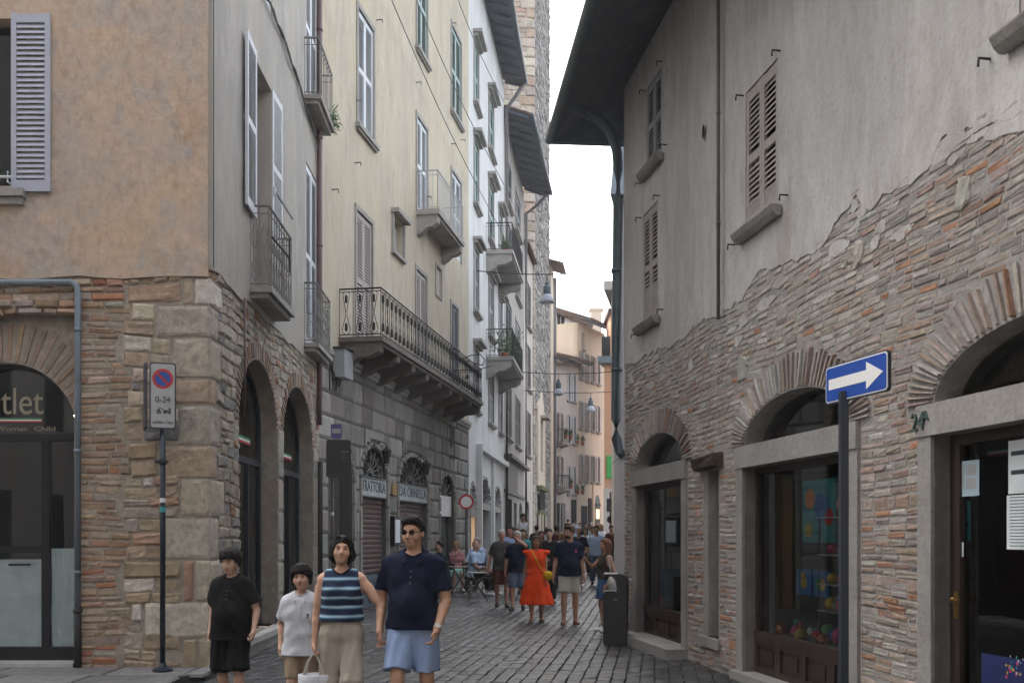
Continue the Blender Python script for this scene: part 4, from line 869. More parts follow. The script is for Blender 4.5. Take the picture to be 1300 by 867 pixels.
rowsF = lambda xs, hs, mt='shutter_beige', st='open': [(x, x+2.6, h, h+1.9, mt, st) for x in xs for h in hs]
F1, a, b = farhouse('grey_house', 'low grey house with potted flowers and a dark projecting roof at the street bend', 703, 717, 13.6, 'plaster_taupe', rowsF((706, 711), (5.2, 8.2)), 1.3)
balcony(WX, F1, WX.u(705), WX.u(714), 8.1, .6, rh=.9, n=.2, brk=2, th=.12, bdep=.2, wname='balcony')
balcony(WX, F1, WX.u(704), WX.u(712), 4.9, .8, rh=.9, n=.16, brk=2, th=.12, bdep=.2, wname='balcony')
m = MB(); fbox(m, WX, WX.u(704), WX.u(715.5), -.04, .04, .9, 3.9); sf = m.build('shop_front', 'dark_void', F1); m = MB(); [fbox(m, WX, WX.u(x), WX.u(x)+.14, .04, .12, .9, 3.9) for x in (704, 709, 712.5, 715)]; m.build('pillar', 'dressed_stone', sf)
F2, a, b = farhouse('beige_house', 'beige house with long shuttered windows and flower boxes near the far street bend', 717, 733, 13.9, 'plaster_taupe', rowsF((720.5, 727.5), (4.6, 8.2, 11.2), 'shutter_white'), 1.2)
m = MB(); fbox(m, WX, WX.u(718), WX.u(723), -.04, .04, .9, 3.4); m.build('shop_front', 'shutter_beige', F2); m = MB(); fbox(m, WX, WX.u(725), WX.u(731.5), -.05, .03, .9, 4.2); m.build('passage', 'dark_void', F2)
F4, a, b = farhouse('tall_house', 'tall pale house with four rows of shuttered windows closing the view', 733, 768, 17.0, 'plaster_pale', rowsF((736, 743.5, 751), (5.6, 9.4, 13.0), 'shutter_grey')+rowsF((758,), (5.6, 9.4, 13.0), 'shutter_white')+[(739, 741, 15.2, 16.3, 'shutter_grey', 'bare')], 1.3, rise=.5)
m = MB(); fbox(m, WX, WX.u(752), WX.u(762), .0, .08, .9, 5.4); sp_ = m.build('portal', 'plaster_pale', F4)
m = MB(); ca, cb = WX.u(754), WX.u(760.5); fan(m, WX, archpoly(ca, cb, 1.2, 3.9, .8), .09); m.build('shop_window', 'black_glass', sp_); m = MB(); fbox(m, WX, ca+.2, cb-.2, .09, .12, 2.9, 3.6); m.build('lit_sign', 'lit_window', sp_); m = MB(); fbox(m, WX, ca, cb, .1, .16, 3.85, 4.0); m.build('transom', 'iron', sp_)
m = MB(); fbox(m, WX, WX.u(738), WX.u(745), -.05, .05, .9, 3.8); fbox(m, WX, WX.u(746.5), WX.u(750.5), -.05, .05, .9, 4.4); m.build('passage', 'dark_void', F4)
# gabled rubble wall behind
gy = WX.P(WX.u(733), -5, 0).y
GB = empty('gabled_house', (4, 80, 0), 'brick and stone gabled house standing above the lower roofs at the bend', 'building')
def gp(px, py, y): return Vector(((px-650)/F*y, y, CH+(680-py)/F*y))
Y0 = 79.5; m = MB(); ring = [gp(x, y, Y0+(x-700)*.07) for x, y in ((690, 480), (752, 480), (752, 415), (738, 409), (722, 403), (703, 396), (690, 392))]
m.add(ring+[p+Vector((0, 5, 0)) for p in ring], [tuple(range(7))]+[(i, (i+1) % 7, 7+(i+1) % 7, 7+i) for i in range(7)]); m.build('wall', 'masonry', GB)
m = MB(); ed = [gp(x, y, Y0+(x-700)*.07-.9) for x, y in ((688, 390), (703, 395), (722, 402), (738, 408.5), (753, 414))]
m.add(ed+[p+Vector((0, 6, 0)) for p in ed]+[p+Vector((0, 0, .3)) for p in ed]+[p+Vector((0, 6, .3)) for p in ed], [(i, i+1, 5+i+1, 5+i) for i in range(4)]+[(10+i, 15+i, 16+i, 11+i) for i in range(4)]+[(i, 10+i, 11+i, i+1) for i in range(4)]+[(4, 14, 19, 9)]); m.build('roof', 'roof_tile', GB)
for px, py in ((708, 406), (713, 407), (709, 422), (740, 412)):
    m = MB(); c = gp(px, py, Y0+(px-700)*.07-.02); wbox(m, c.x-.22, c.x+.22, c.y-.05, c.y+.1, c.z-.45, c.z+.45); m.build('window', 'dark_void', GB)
m = MB(); c = gp(757, 412, 84); wbox(m, c.x-.45, c.x+.45, c.y, c.y+.9, c.z-2, c.z+1.2); wbox(m, c.x-.6, c.x+.6, c.y-.1, c.y+1, c.z+1.2, c.z+1.4); m.build('chimney', 'plaster_pale', F4)
# mid roof with brick gable, in front of the rubble gable
MH = empty('terrace_house', (3.4, 76.5, 0), 'brick house with a covered loggia under a tiled roof above the grey house', 'building')
Y1 = 77.0; m = MB(); ring = [gp(x, y, Y1) for x, y in ((699, 500), (734, 500), (734, 446), (722, 438), (712, 434), (699, 430))]; m.add(ring+[p+Vector((0, 2, 0)) for p in ring], [tuple(range(6))]+[(i, (i+1) % 6, 6+(i+1) % 6, 6+i) for i in range(6)]); m.build('wall', 'plaster_pale', MH)
m = MB(); ed = [gp(x, y, Y1-1.0) for x, y in ((697, 428), (712, 432), (735, 440), (753, 456))]; n4 = 4
m.add(ed+[p+Vector((0, 4, .5)) for p in ed]+[p+Vector((0, 0, .25)) for p in ed]+[p+Vector((0, 4, .75)) for p in ed], [(i, i+1, n4+i+1, n4+i) for i in range(3)]+[(8+i, 12+i, 13+i, 9+i) for i in range(3)]+[(i, 8+i, 9+i, i+1) for i in range(3)]+[(3, 11, 15, 7)]); m.build('roof', 'roof_tile', MH)
m = MB(); c = gp(708, 440, Y1-.05); wbox(m, c.x-.7, c.x+.35, c.y-.05, c.y, c.z-.55, c.z+.35); m.build('loggia', 'dark_void', MH)

# ================================================================== RIGHT FAR HOUSES
def wedge(m, pts, z0, z1):
    n = len(pts); m.add([Vector((x, y, z0)) for x, y in pts]+[Vector((x, y, z1)) for x, y in pts], [tuple(range(n)), tuple(range(2*n-1, n-1, -1))]+[(i, (i+1) % n, n+(i+1) % n, n+i) for i in range(n)]); return m
BO = empty('orange_house', (5.74, 62, 0), 'orange plastered house with a grey cornice at the far right of the street', 'building')
m = MB(); z453 = CH+(680-462)/F*62; wedge(m, [(5.74, 62), (10, 62), (10, 65), (6.7, 65)], 0, z453); m.build('wall', 'plaster_orange', BO); m = MB(); wedge(m, [(5.3, 61.5), (10, 61.5), (10, 65.4), (6.4, 65.4)], z453, z453+.4); m.build('roof', 'gutter_metal', BO)
m = MB(); wbox(m, 5.7, 14, 61.93, 61.98, .9, 4.6); m.build('dado', 'plaster_taupe', BO); m = MB(); wbox(m, 5.9, 6.2, 61.9, 61.97, 5.2, 6.6); m.build('shutter', 'toy_green', BO)
BP = empty('terracotta_house', (6.6, 66, 0), 'upper terracotta house with tiled eaves stepping back above the orange house', 'building')
m = MB(); wbox(m, (775-650)/F*70, 11, 70, 73, 0, 17.2); m.build('wall', 'plaster_orange', BP); m = MB(); wbox(m, (771.5-650)/F*70, 11, 69.5, 73.5, 17.2, 17.5); m.build('roof', 'roof_tile', BP)
m = MB(); wbox(m, 6.3, 6.9, 69.9, 69.98, 13.6, 15.6); m.build('window', 'dark_void', BP)
BQ = empty('mid_house', (4.05, 40, 0), 'pale house whose roof corner peeps out beside the big downpipe on the right', 'building')
m = MB(); wedge(m, [(4.0, 40), (8, 40), (8, 47), (5.4, 47)], 0, 11.4); m.build('wall', 'plaster_pale', BQ); m = MB(); wedge(m, [(3.65, 39.6), (8, 39.6), (8, 47.2), (5.1, 47.2)], 11.4, 11.75); m.build('roof', 'plaster_taupe', BQ)
BR_ = empty('near_house', (2.45, 24, 0), 'grey house with a slate edged roof directly behind the big downpipe', 'building')
m = wedge(MB(), [(2.46, 24), (12, 24), (12, 34), (4.4, 34)], 0, 10.6); m.build('wall', 'plaster_mauve', BR_); m = MB(); m.add([Vector((2.34, 23.7, 9.75)), Vector((10, 23.7, 9.75)), Vector((10, 34.2, 9.75)), Vector((4.25, 34.2, 9.75)), Vector((2.5, 23.7, 11.6)), Vector((10, 23.7, 13)), Vector((10, 34.2, 13)), Vector((4.4, 34.2, 11.6))], [(0, 1, 2, 3), (7, 6, 5, 4), (0, 4, 5, 1), (1, 5, 6, 2), (2, 6, 7, 3), (3, 7, 4, 0)]); m.build('roof', 'pipe_blue', BR_)

# ------------------------------------------------------------------ out-of-view houses added behind the camera to block sky; mirrored in shop windows
for nm, lab, x0, x1, y0, y1, T, mt in (('sky_block_house', 'long plastered house added out of view behind the viewer to block sky light', -13, 13, -16, -9, 20, 'plaster_mauve'), ('sky_block_side', 'plastered house added out of view on the left to block sky light', -19, -13, -9, 9, 17, 'plaster_taupe')):
    Bq = empty(nm, (x0, y1, 0), lab, 'building'); m = MB(); wbox(m, x0, x1, y0, y1, 0, T); m.build('wall', mt, Bq); m = MB(); wbox(m, x0-.6, x1+.6, y0-.6, y1+.6, T, T+.3); m.build('roof', 'roof_tile', Bq)
    Wq = Frame((x0, y1), (1, 0), (0, 1)) if nm == 'sky_block_house' else Frame((x1, y0), (0, 1), (1, 0)); L_ = (x1-x0) if nm == 'sky_block_house' else (y1-y0)
    for i in range(int(L_/3)):
        for h_ in (1.0, 4.6, 7.8): m = MB(); fbox(m, Wq, 1+i*3, 2.1+i*3, 0, .03, h_, h_+1.8); m.build('window', 'black_glass', Bq)
# ================================================================== RIGHT HOUSE (brick shops)
WR = Frame((1.81, 16), (.165, -1), (-1, -.165)); LR = 15.5
RB = empty('brick_shop_house', (1.81, 16, 0), 'big grey plastered house over bare old brickwork with arched shop windows on the right', 'building')
S = []
for x0, x1 in ((808, 867), (945, 1079)): S.append((WR.u(x0), WR.u(x1)))
wS = S[1][1]-S[1][0]; s3 = WR.u(1186); S.append((s3, s3+2.42)); LB, LT = 2.38, 2.62; AR = .46; RG = .40
ups = [(WR.u(817), WR.u(836.5), 4.75, 6.42), (WR.u(948), WR.u(989), 5.0, 6.55), (WR.u(822), WR.u(841), 7.0, 8.25), (WR.u(1296), WR.u(1296)+1.05, 4.96, 6.5)]
bnd = [(787, 470), (800, 462), (822, 452), (850, 440), (870, 430), (878, 414), (900, 408), (918, 402), (940, 381), (960, 352), (968, 341), (990, 337), (1011, 334), (1031, 322), (1050, 306), (1062, 283), (1078, 262), (1089, 238), (1096, 262), (1110, 262), (1140, 240), (1170, 224), (1183, 216), (1192, 186), (1203, 172), (1235, 160), (1265, 150), (1300, 139)]
bp = [(WR.u(x), WR.h(x, y)) for x, y in bnd]; bp = [(0, bp[0][1])]+bp[1:]+[(bp[-1][0]+2, bp[-1][1]-.1), (LR, 4.3)]
bu = [p[0] for p in bp]; bh = [p[1] for p in bp]
def rough_edge(u): return .030*math.sin(u*5.1+math.sin(u*2.3)*2)+.018*math.sin(u*13.7+2*math.sin(u*4.1))+.010*math.sin(u*37+1.3*math.sin(u*17))
fine = [(u, float(np.interp(u, bu, bh))+rough_edge(u)+random.uniform(-.006, .006)) for u in np.cumsum([0]+[random.uniform(.02, .06) for _ in range(385)]) if u < LR]+[(LR, 4.3)]
slit = (WR.u(893.5), WR.u(912.5)); SLB, SLT = .38, 2.42
m = MB(); holes = []
for a, b in S: holes.append(archpoly(a, b, .02, LT, AR))
slab(m, WR, rect(0, LR, -.1, 5.3), holes+[rect(slit[0], slit[1], SLB, SLT)], 0, -.3, hole_depth=-.35); m.build('brick_wall', 'mortar_grey', RB)
m = MB()
def okr(u, h):
    if h > float(np.interp(u, bu, bh))-.0+.05: return False
    for a, b in S:
        c = (a+b)/2; ha = (b-a)/2
        if h < LT and a-.2 < u < b+.2: return False
        if h >= LT-.05 and ((u-c)/(ha+RG))**2+((h-LT)/(AR+RG))**2 < 1: return False
    if slit[0]-.03 < u < slit[1]+.03 and SLB-.08 < h < SLT: return False
    if slit[0]-.13 < u < slit[1]+.18 and SLT <= h < 2.66: return False
    return True
BK = [(4, (.47, .41, .355)), (3, (.44, .375, .32)), (2.6, (.51, .465, .41)), (1.4, (.46, .34, .27)), (.4, (.48, .26, .16)), (1.6, (.56, .525, .475)), (.6, (.38, .34, .31))]
BKr = [(3, (.38, .33, .285)), (2, (.38, .275, .215)), (2, (.41, .335, .28)), (.8, (.44, .24, .15)), (1.6, (.46, .425, .385)), (.9, (.29, .26, .24))]
def fadepal(u, h, *a_):
    q = pick(BKr if (h < 1.6 or u > 7.6) else BK); t_ = max(0, 1-(float(np.interp(u, bu, bh))-h)/random.uniform(.15, .9))*random.uniform(.3, .95)
    return tuple(x*(1-t_)+y*t_ for x, y in zip(q, (.53, .505, .47)))
courses(m, WR, 0, 11.8, .02, 5.5, okr, lambda h: .066 if random.random() < .94 else .11, lambda r, u, h: random.choice((.12, .2, .23, .24, .25, .26)) if random.random() < .96 else .38, fadepal, t=(.0, .013), gap=.011, m=2, rough=.005, wob=.014, hvar=.12)
for a, b in S: vous(m, WR, (a+b)/2, LT, (b-a)/2, AR, RG-.02, 46, lambda *q: pick([(4, (.44, .39, .355)), (2, (.43, .34, .29)), (1.5, (.52, .49, .46)), (.5, (.46, .27, .19))]), proud=.03, depth=.3, gapf=.2)
# odd pale rubble stones let into the brickwork
for px, py, sx, sy in ((1223, 245, .10, .13), (1091, 322, .09, .13), (943, 468, .12, .16), (1073, 335, .04, .06)):
    u_, h_ = WR.u(px), WR.h(px, py); stone(m, WR, [(u_-sx, h_-sy), (u_+sx*.9, h_-sy*.8), (u_+sx, h_+sy*.7), (u_-sx*.5, h_+sy)], .026, jit((.52, .49, .44), .08), 3, 0, .012)
m.build('brick_facing', 'masonry', RB, smooth=False)
m2 = MB()
for _ in range(46):
    uu = random.uniform(.2, 11.5); hh = float(np.interp(uu, bu, bh))-random.uniform(.0, .55)**1.3-.05
    if not okr(uu, hh-.05): continue
    rx, ry = random.uniform(.05, .22), random.uniform(.025, .075); n_ = 30; ph_ = random.random()*6
    fan(m2, WR, [(uu+rx*(1+.22*math.sin(2*t+ph_)+.10*math.sin(5*t+ph_)+.05*math.sin(11*t))*math.cos(t), hh+ry*(1+.2*math.sin(3*t+ph_)+.08*math.sin(9*t))*math.sin(t)) for t in np.linspace(0, 2*math.pi, n_+1)[:-1]], random.uniform(.007, .012))
m = m2; slab(m, WR, [(0, 9.6)]+fine+[(LR, 9.6)], [rect(*o) for o in ups], .013, -.01, hole_depth=-.2); m.build('plaster', 'plaster_grey', RB)
# far end wall, back and top
m = MB(); WEn = Frame((1.81, 16), (1, .12), (-.12, 1)); slab(m, WEn, rect(0, 9, -.1, 9.6), [], 0, -.1); m.add([WR.P(0, -9, 0), WR.P(LR, -9, 0), WR.P(LR, -9, 9.6), WR.P(0, -9, 9.6), WR.P(0, 0.03, 9.55), WR.P(LR, .03, 9.55)], [(0, 1, 2, 3), (3, 2, 5, 4)]); m.build('end_wall', 'plaster_grey', RB)
# eaves: hipped roof with boarded soffit
e0 = Vector((.70, 16.9, 8.3)); dirO = Vector((.0815, -1, 0)).normalized()
m = MB(); eL = 17; O1 = e0+dirO*eL; wz = 8.78
wA, wB = Vector((1.79, 16.02, wz)), WR.P(LR, .05, wz+.75); far1 = Vector((9.5, 17.6, 8.3)); farw = Vector((9.5, 17.0, wz))
m.add([e0, O1, wB, wA, far1, farw], [(0, 1, 2, 3), (0, 3, 5, 4)]); sof = None
t_ = Vector((0, 0, .13)); T0, T1, T2_ = e0+t_, O1+t_, far1+t_; rg0, rg1 = Vector((6.5, 10, 12.2)), Vector((8, 0, 12.2))
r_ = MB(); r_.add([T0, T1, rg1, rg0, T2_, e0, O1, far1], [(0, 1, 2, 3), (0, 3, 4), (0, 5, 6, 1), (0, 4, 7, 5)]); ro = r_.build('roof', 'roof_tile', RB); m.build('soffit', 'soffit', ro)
g_ = MB(); off = Vector((-.06, 0, .05)); tube(g_, [O1+off, e0+off+Vector((0, .02, 0)), far1+Vector((0, .06, .05))], .085, 10); g_.build('gutter', 'gutter_metal', ro, smooth=True)
pz = lambda px, py, y: Vector(((px-650)/F*y, y, CH+(680-py)/F*y))
pts = [pz(722, 128, 15.6), pz(724, 134, 15.75), pz(738, 141, 15.95), pz(757, 150, 16.0), pz(770, 161, 16.02), pz(778, 175, 16.05), pz(783, 192, 16.08), pz(785, 215, 16.1)]+[Vector((1.70-.004*k, 16.1, 7.3-.5*k)) for k in range(0, 10)]
xx = (783-650)/F*16.1; pts = pts[:8]+[Vector((xx+.02, 16.1, 7)), Vector((xx, 16.1, 5)), Vector((xx-.01, 16.1, 3.5)), Vector((xx-.01, 16.1, 3.2)), Vector((xx+.05, 16.08, 2.98)), Vector((xx+.12, 16.05, 2.9))]
g_ = MB(); tube(g_, pts, .08, 12); [tube(g_, [Vector((xx, 16.1, z_-.03)), Vector((xx, 16.1, z_+.03))], .092, 12) for z_ in (4.3, 5.9)]; g_.build('downpipe', 'gutter_metal', RB, smooth=True)
g_ = MB(); [tube(g_, [Vector((xx+.08, 16.0, 2.9)), Vector((xx+.0+random.uniform(-.12, .12), 15.95, 2.9+random.uniform(-.15, .1)))], .007, 4) for _ in range(7)]; g_.build('strap', 'gutter_metal', RB)
pipe('thin_pipe', 'pipe_grey', [WR.P(WR.u(912, .08), .08, 9.4), WR.P(WR.u(912, .08), .08, WR.h(912, 405, .08))], .022, RB, [WR.P(WR.u(912, .08), .08, h_) for h_ in (5.3, 6.6, 8)])
m = MB(); cu_, ch_ = WR.u(897), WR.h(897, 168); m.add([WR.P(cu_+.045*math.cos(t), .043, ch_+.09*math.sin(t)) for t in np.linspace(0, 6.283, 17)[:-1]], [tuple(range(16))]); m.build('vent_hole', 'dark_void', RB)
for o, st in zip(ups, (1, 1, 1, 1)):
    window(WR, RB, *o, 'shutter_beige' if o is not ups[2] else 'shutter_grey', 'closed', fw=0, front=.02, sill=False, pitch=.06, depth=.18)
    m = MB(); a, b = o[0], o[1]; prof = [(.0, -.11), (.05, -.11), (.09, -.07), (.12, -.015), (.12, 0), (0, 0)]
    k = len(prof); vs = [WR.P(u_, .03+n_, o[2]+h_) for u_ in (a-.12, b+.12) for n_, h_ in prof]; m.add(vs, [tuple(range(k)), tuple(range(2*k-1, k-1, -1))]+[(i, (i+1) % k, k+(i+1) % k, k+i) for i in range(k)]); m.build('sill', 'dressed_stone', RB)
    for u_, h_ in ((a-.06, o[3]+.0), (b+.06, o[3]+.04), (b+.24, o[2]+.05), (a-.3, o[2]-.05)):
        s_ = MB(); tube(s_, [WR.P(u_, .01, h_), WR.P(u_, .10, h_), WR.P(u_, .105, h_-.06)], .010, 5); s_.build('hook', 'iron', RB)
# stone frames of the shops
for i, (a, b) in enumerate(S):
    m = MB(); jw = .18
    fbox(m, WR, a-jw, b+jw, -.16, .045, LB, LT); fbox(m, WR, a-jw, a, -.16, .03, .0, LB-.003); fbox(m, WR, b, b+jw, -.16, .03, .0, LB-.003); fbox(m, WR, a-jw-.003, a-.003, -.15, .033, 1.9, 1.905)
    m.build('stone_frame', 'dressed_stone', RB)
    m = MB(); fan(m, WR, archpoly(a, b, LT, LT+.005, AR), -.22); m.build('fanlight', 'shop_glass', RB)
m = MB(); fbox(m, WR, slit[0], slit[0]+.16, -.3, -.0, SLB, SLT); fbox(m, WR, slit[0]-.1, slit[1]+.1, -.3, .05, SLB-.12, SLB); m.build('stone_frame', 'dressed_stone', RB)
m = MB(); fan(m, WR, rect(slit[0]+.16, slit[1], SLB, SLT), -.22); m.build('slit_window', 'shop_glass', RB)
m = MB(); q_ = [(slit[0]-.12, SLT+.0), (slit[1]+.16, SLT+.02), (slit[1]+.15, 2.62), (slit[0]-.1, 2.6)]; stone(m, WR, q_, .13, (.05, .04, .035), 4, .02, .015); m.build('timber_beam', 'timber', RB)
# shop interiors
for i, (a, b) in enumerate(S):
    m = MB(); D = -1.6 if i == 1 else -2.6; c = [WR.P(u_, n_, h_) for u_ in (a-.3, b+.3) for n_ in (-.3, D) for h_ in (.05, 3.2)]
    m.add(c, [(0, 2, 6, 4), (1, 5, 7, 3), (0, 1, 3, 2), (4, 6, 7, 5), (2, 3, 7, 6)]); m.build('shop_interior', 'interior', RB)
# shop window 1 and 2: glass over panelled wooden base; shop 3: glazed door
for i in (0, 1):
    a, b = S[i]; gm = MB(); fan(gm, WR, rect(a+.05, b-.05, .55, LB-.05), -.17); gl = gm.build('shop_window', 'shop_glass', RB)
    f = MB(); fbox(f, WR, a, a+.06, -.2, -.13, .5, LB); fbox(f, WR, b-.06, b, -.2, -.13, .5, LB); fbox(f, WR, a+.06, b-.06, -.2, -.133, LB-.07, LB); fbox(f, WR, a, b, -.2, -.11, .48, .56)
    f.build('frame', 'wood_dark', gl); f = MB(); fbox(f, WR, a, b, -.2, -.15, .05, .48); n_ = 4
    for k in range(n_):
        x0 = a+(b-a)*k/n_; x1 = a+(b-a)*(k+1)/n_
        for q in (rect(x0, x0+.07, .1, .48), rect(x1-.07, x1, .1, .48)): fbox(f, WR, q[0][0], q[1][0], -.15, -.12, .1, .48)
        fbox(f, WR, x0+.07, x1-.07, -.15, -.122, .1, .17); fbox(f, WR, x0+.07, x1-.07, -.15, -.122, .41, .48)
        fbox(f, WR, x0+.14, x1-.14, -.15, -.135, .22, .36)
    f.build('panelled_base', 'wood_dark', gl)
    m = MB(); fbox(m, WR, a-.2, b+.2, -.2, .3 if i == 0 else .1, -.05, .10 if i == 1 else .14); m.build('step', 'dressed_stone', RB)
a, b = S[2]; gm = MB(); fan(gm, WR, rect(a+.05, a+1.18, .1, LB-.05), -.17); gl = gm.build('shop_door', 'shop_glass', RB); gm = MB(); fan(gm, WR, rect(a+1.28, b-.05, .1, LB-.05), -.17); gm.build('shop_window', 'shop_glass', RB)
f = MB()
for x0, x1, z0, z1 in ((a, a+.12, .05, LB), (a+1.12, a+1.3, .05, LB), (b-.08, b, .05, LB), (a+.12, a+1.12, LB-.08, LB), (a+1.3, b-.08, LB-.08, LB), (a+.12, a+1.12, .05, .25), (a+1.3, b-.08, .05, .2)): fbox(f, WR, x0, x1, -.21, -.13, z0, z1)
f.build('frame', 'wood_dark', gl)
s_ = MB(); lathe(s_, WR.P(a+.08, -.1, 1.14), [(.012, -.02), (.024, 0), (.012, .02)], 10); tube(s_, [WR.P(a+.08, -.13, 1.14), WR.P(a+.08, -.08, 1.14), WR.P(a+.19, -.075, 1.14)], .011, 6); fbox(s_, WR, a+.055, a+.105, -.132, -.125, 1.0, 1.2); s_.build('handle', 'bronze', gl)
text(WR, '24', WR.u(1173), WR.h(1173, 537), .05, .20, 'letter_green', RB, name='house_number', th=.012, width=.17)
text(WR, 'A', WR.u(1183), WR.h(1183, 531)+.015, .05, .11, 'letter_green', RB, name='house_number', th=.012)
# ================================================================== PEOPLE: one signed-distance body each, meshed as a single surface
surf('skin', (1, 1, 1), [(D4(.92, .88, .88), 30, .4, .7, U)], .52, [('noise', 200, .001, U)], attr=True, spec=.35)
def fabric(name, c, rough=.9, amp=.004): return surf(name, c, [(D4(.88, .88, .89), 14, .45, .7, (1, 1, .4))], rough, [('noise', 9, amp*3.5, (1, 1, .28)), ('noise', 30, amp*1.2, (1, 1, .5)), ('noise', 260, .001, U)], spec=.15)
def surface_nets(Fv, org, h):
    S = Fv < 0; nx, ny, nz = Fv.shape
    c = np.zeros((nx-1, ny-1, nz-1), np.int8)
    for i in (0, 1):
        for j in (0, 1):
            for k in (0, 1): c += S[i:nx-1+i, j:ny-1+j, k:nz-1+k]
    act = (c > 0) & (c < 8); ii, jj, kk = np.nonzero(act); n = len(ii); idx = -np.ones(c.shape, np.int64); idx[ii, jj, kk] = np.arange(n)
    pos = np.zeros((n, 3)); cnt = np.zeros(n)
    cor = [(i, j, k) for i in (0, 1) for j in (0, 1) for k in (0, 1)]; val = {q: Fv[ii+q[0], jj+q[1], kk+q[2]] for q in cor}
    for q in cor:
        for ax in range(3):
            if q[ax] == 0:
                r = list(q); r[ax] = 1; r = tuple(r); a, b = val[q], val[r]; m_ = (a < 0) != (b < 0); t = np.where(m_, a/np.where(m_, a-b, 1), 0)
                for d_ in range(3): pos[:, d_] += np.where(m_, q[d_]+(t if d_ == ax else 0), 0)
                cnt += m_
    pos = pos/cnt[:, None]+np.stack([ii, jj, kk], 1); verts = pos*h+np.array(org); faces = []
    for ax in range(3):
        sl0 = [slice(None)]*3; sl1 = [slice(None)]*3; sl0[ax] = slice(0, -1); sl1[ax] = slice(1, None)
        a, b = S[tuple(sl0)], S[tuple(sl1)]; ch = a != b; o1, o2 = [(1, 2), (2, 0), (0, 1)][ax]
        I = np.nonzero(ch); I = np.stack(I, 1); mx = np.array(c.shape)
        ok = (I[:, o1] > 0) & (I[:, o2] > 0) & (I[:, o1] < mx[o1]) & (I[:, o2] < mx[o2]) & (I[:, ax] < mx[ax]); I = I[ok]
        e1 = np.zeros(3, int); e1[o1] = 1; e2 = np.zeros(3, int); e2[o2] = 1; g = lambda Q: idx[Q[:, 0], Q[:, 1], Q[:, 2]]
        q = np.stack([g(I-e1-e2), g(I-e2), g(I), g(I-e1)], 1); ins = a[tuple(np.moveaxis(I, 1, 0))]
        q[~ins] = q[~ins][:, ::-1]; faces.append(q)
    return verts, np.concatenate(faces)
class Field:
    def __init__(s, lo, hi, h):
        s.h = h; s.lo = np.array(lo)-2*h; n = np.ceil((np.array(hi)-s.lo)/h).astype(int)+3; s.ax = [s.lo[i]+h*np.arange(n[i]) for i in range(3)]; s.F = np.full(n, .5, np.float32)
    def block(s, lo, hi):
        r = []
        for i in range(3):
            a = int(np.clip(np.floor((lo[i]-s.lo[i])/s.h), 0, len(s.ax[i])-1)); b = int(np.clip(np.ceil((hi[i]-s.lo[i])/s.h)+1, a+1, len(s.ax[i]))); r.append(slice(a, b))
        X, Y, Z = np.meshgrid(s.ax[0][r[0]], s.ax[1][r[1]], s.ax[2][r[2]], indexing='ij'); return tuple(r), X, Y, Z
    def union(s, r, dd, k):
        f = s.F[r]
        if k <= 0: s.F[r] = np.minimum(f, dd); return
        hh = np.clip(.5+.5*(f-dd)/k, 0, 1); s.F[r] = f*(1-hh)+dd*hh-k*hh*(1-hh)
    def cone(s, a, b, r1, r2, k=.03, cut=(None, None), sub=False):
        a, b = np.array(a, float), np.array(b, float); m = max(r1, r2)+k+s.h*3; r, X, Y, Z = s.block(np.minimum(a, b)-m, np.maximum(a, b)+m)
        v = b-a; L2 = max(1e-9, v@v); px, py, pz_ = X-a[0], Y-a[1], Z-a[2]; t = (px*v[0]+py*v[1]+pz_*v[2])/L2; tc = np.clip(t, 0, 1)
        dd = np.sqrt((px-tc*v[0])**2+(py-tc*v[1])**2+(pz_-tc*v[2])**2)-(r1+(r2-r1)*tc); L = math.sqrt(L2)
        if cut[0] is not None: dd = np.maximum(dd, (cut[0]-t)*L)
        if cut[1] is not None: dd = np.maximum(dd, (t-cut[1])*L)
        if sub: s.F[r] = np.maximum(s.F[r], -dd)
        else: s.union(r, dd, k)
    def ell(s, c, rad, k=.03, R=None, sub=False):
        c = np.array(c, float); rad = np.array(rad, float); m = rad.max()+k+s.h*3; r, X, Y, Z = s.block(c-m, c+m); P = np.stack([X-c[0], Y-c[1], Z-c[2]], -1)
        if R is not None: P = P@R
        q = np.sqrt(((P/rad)**2).sum(-1)); q2 = np.sqrt(((P/rad**2)**2).sum(-1)); dd = q*(q-1)/np.maximum(q2, 1e-6)
        if sub: hh = np.clip(.5-.5*(s.F[r]+dd)/max(k, 1e-4), 0, 1); s.F[r] = s.F[r]*(1-hh)-dd*hh+k*hh*(1-hh)
        else: s.union(r, dd, k)
    def grid(s): return np.meshgrid(*s.ax, indexing='ij')
def rotm(yaw, pitch=0, roll=0):
    return np.array((Matrix.Rotation(yaw, 3, 'Z')@Matrix.Rotation(pitch, 3, 'X')@Matrix.Rotation(roll, 3, 'Y')).row[:])
def ik(a, b, l1, l2, hint):
    a, b, hint = np.array(a, float), np.array(b, float), np.array(hint, float); v = b-a; L = np.linalg.norm(v); v = v/max(L, 1e-6)
    if L > (l1+l2)*.995: L = (l1+l2)*.995; b = a+v*L
    x = (l1*l1-l2*l2+L*L)/(2*L); y = math.sqrt(max(l1*l1-x*x, 0)); hp = hint-v*(hint@v); hp = hp/max(np.linalg.norm(hp), 1e-6); return a+v*x+hp*y, b
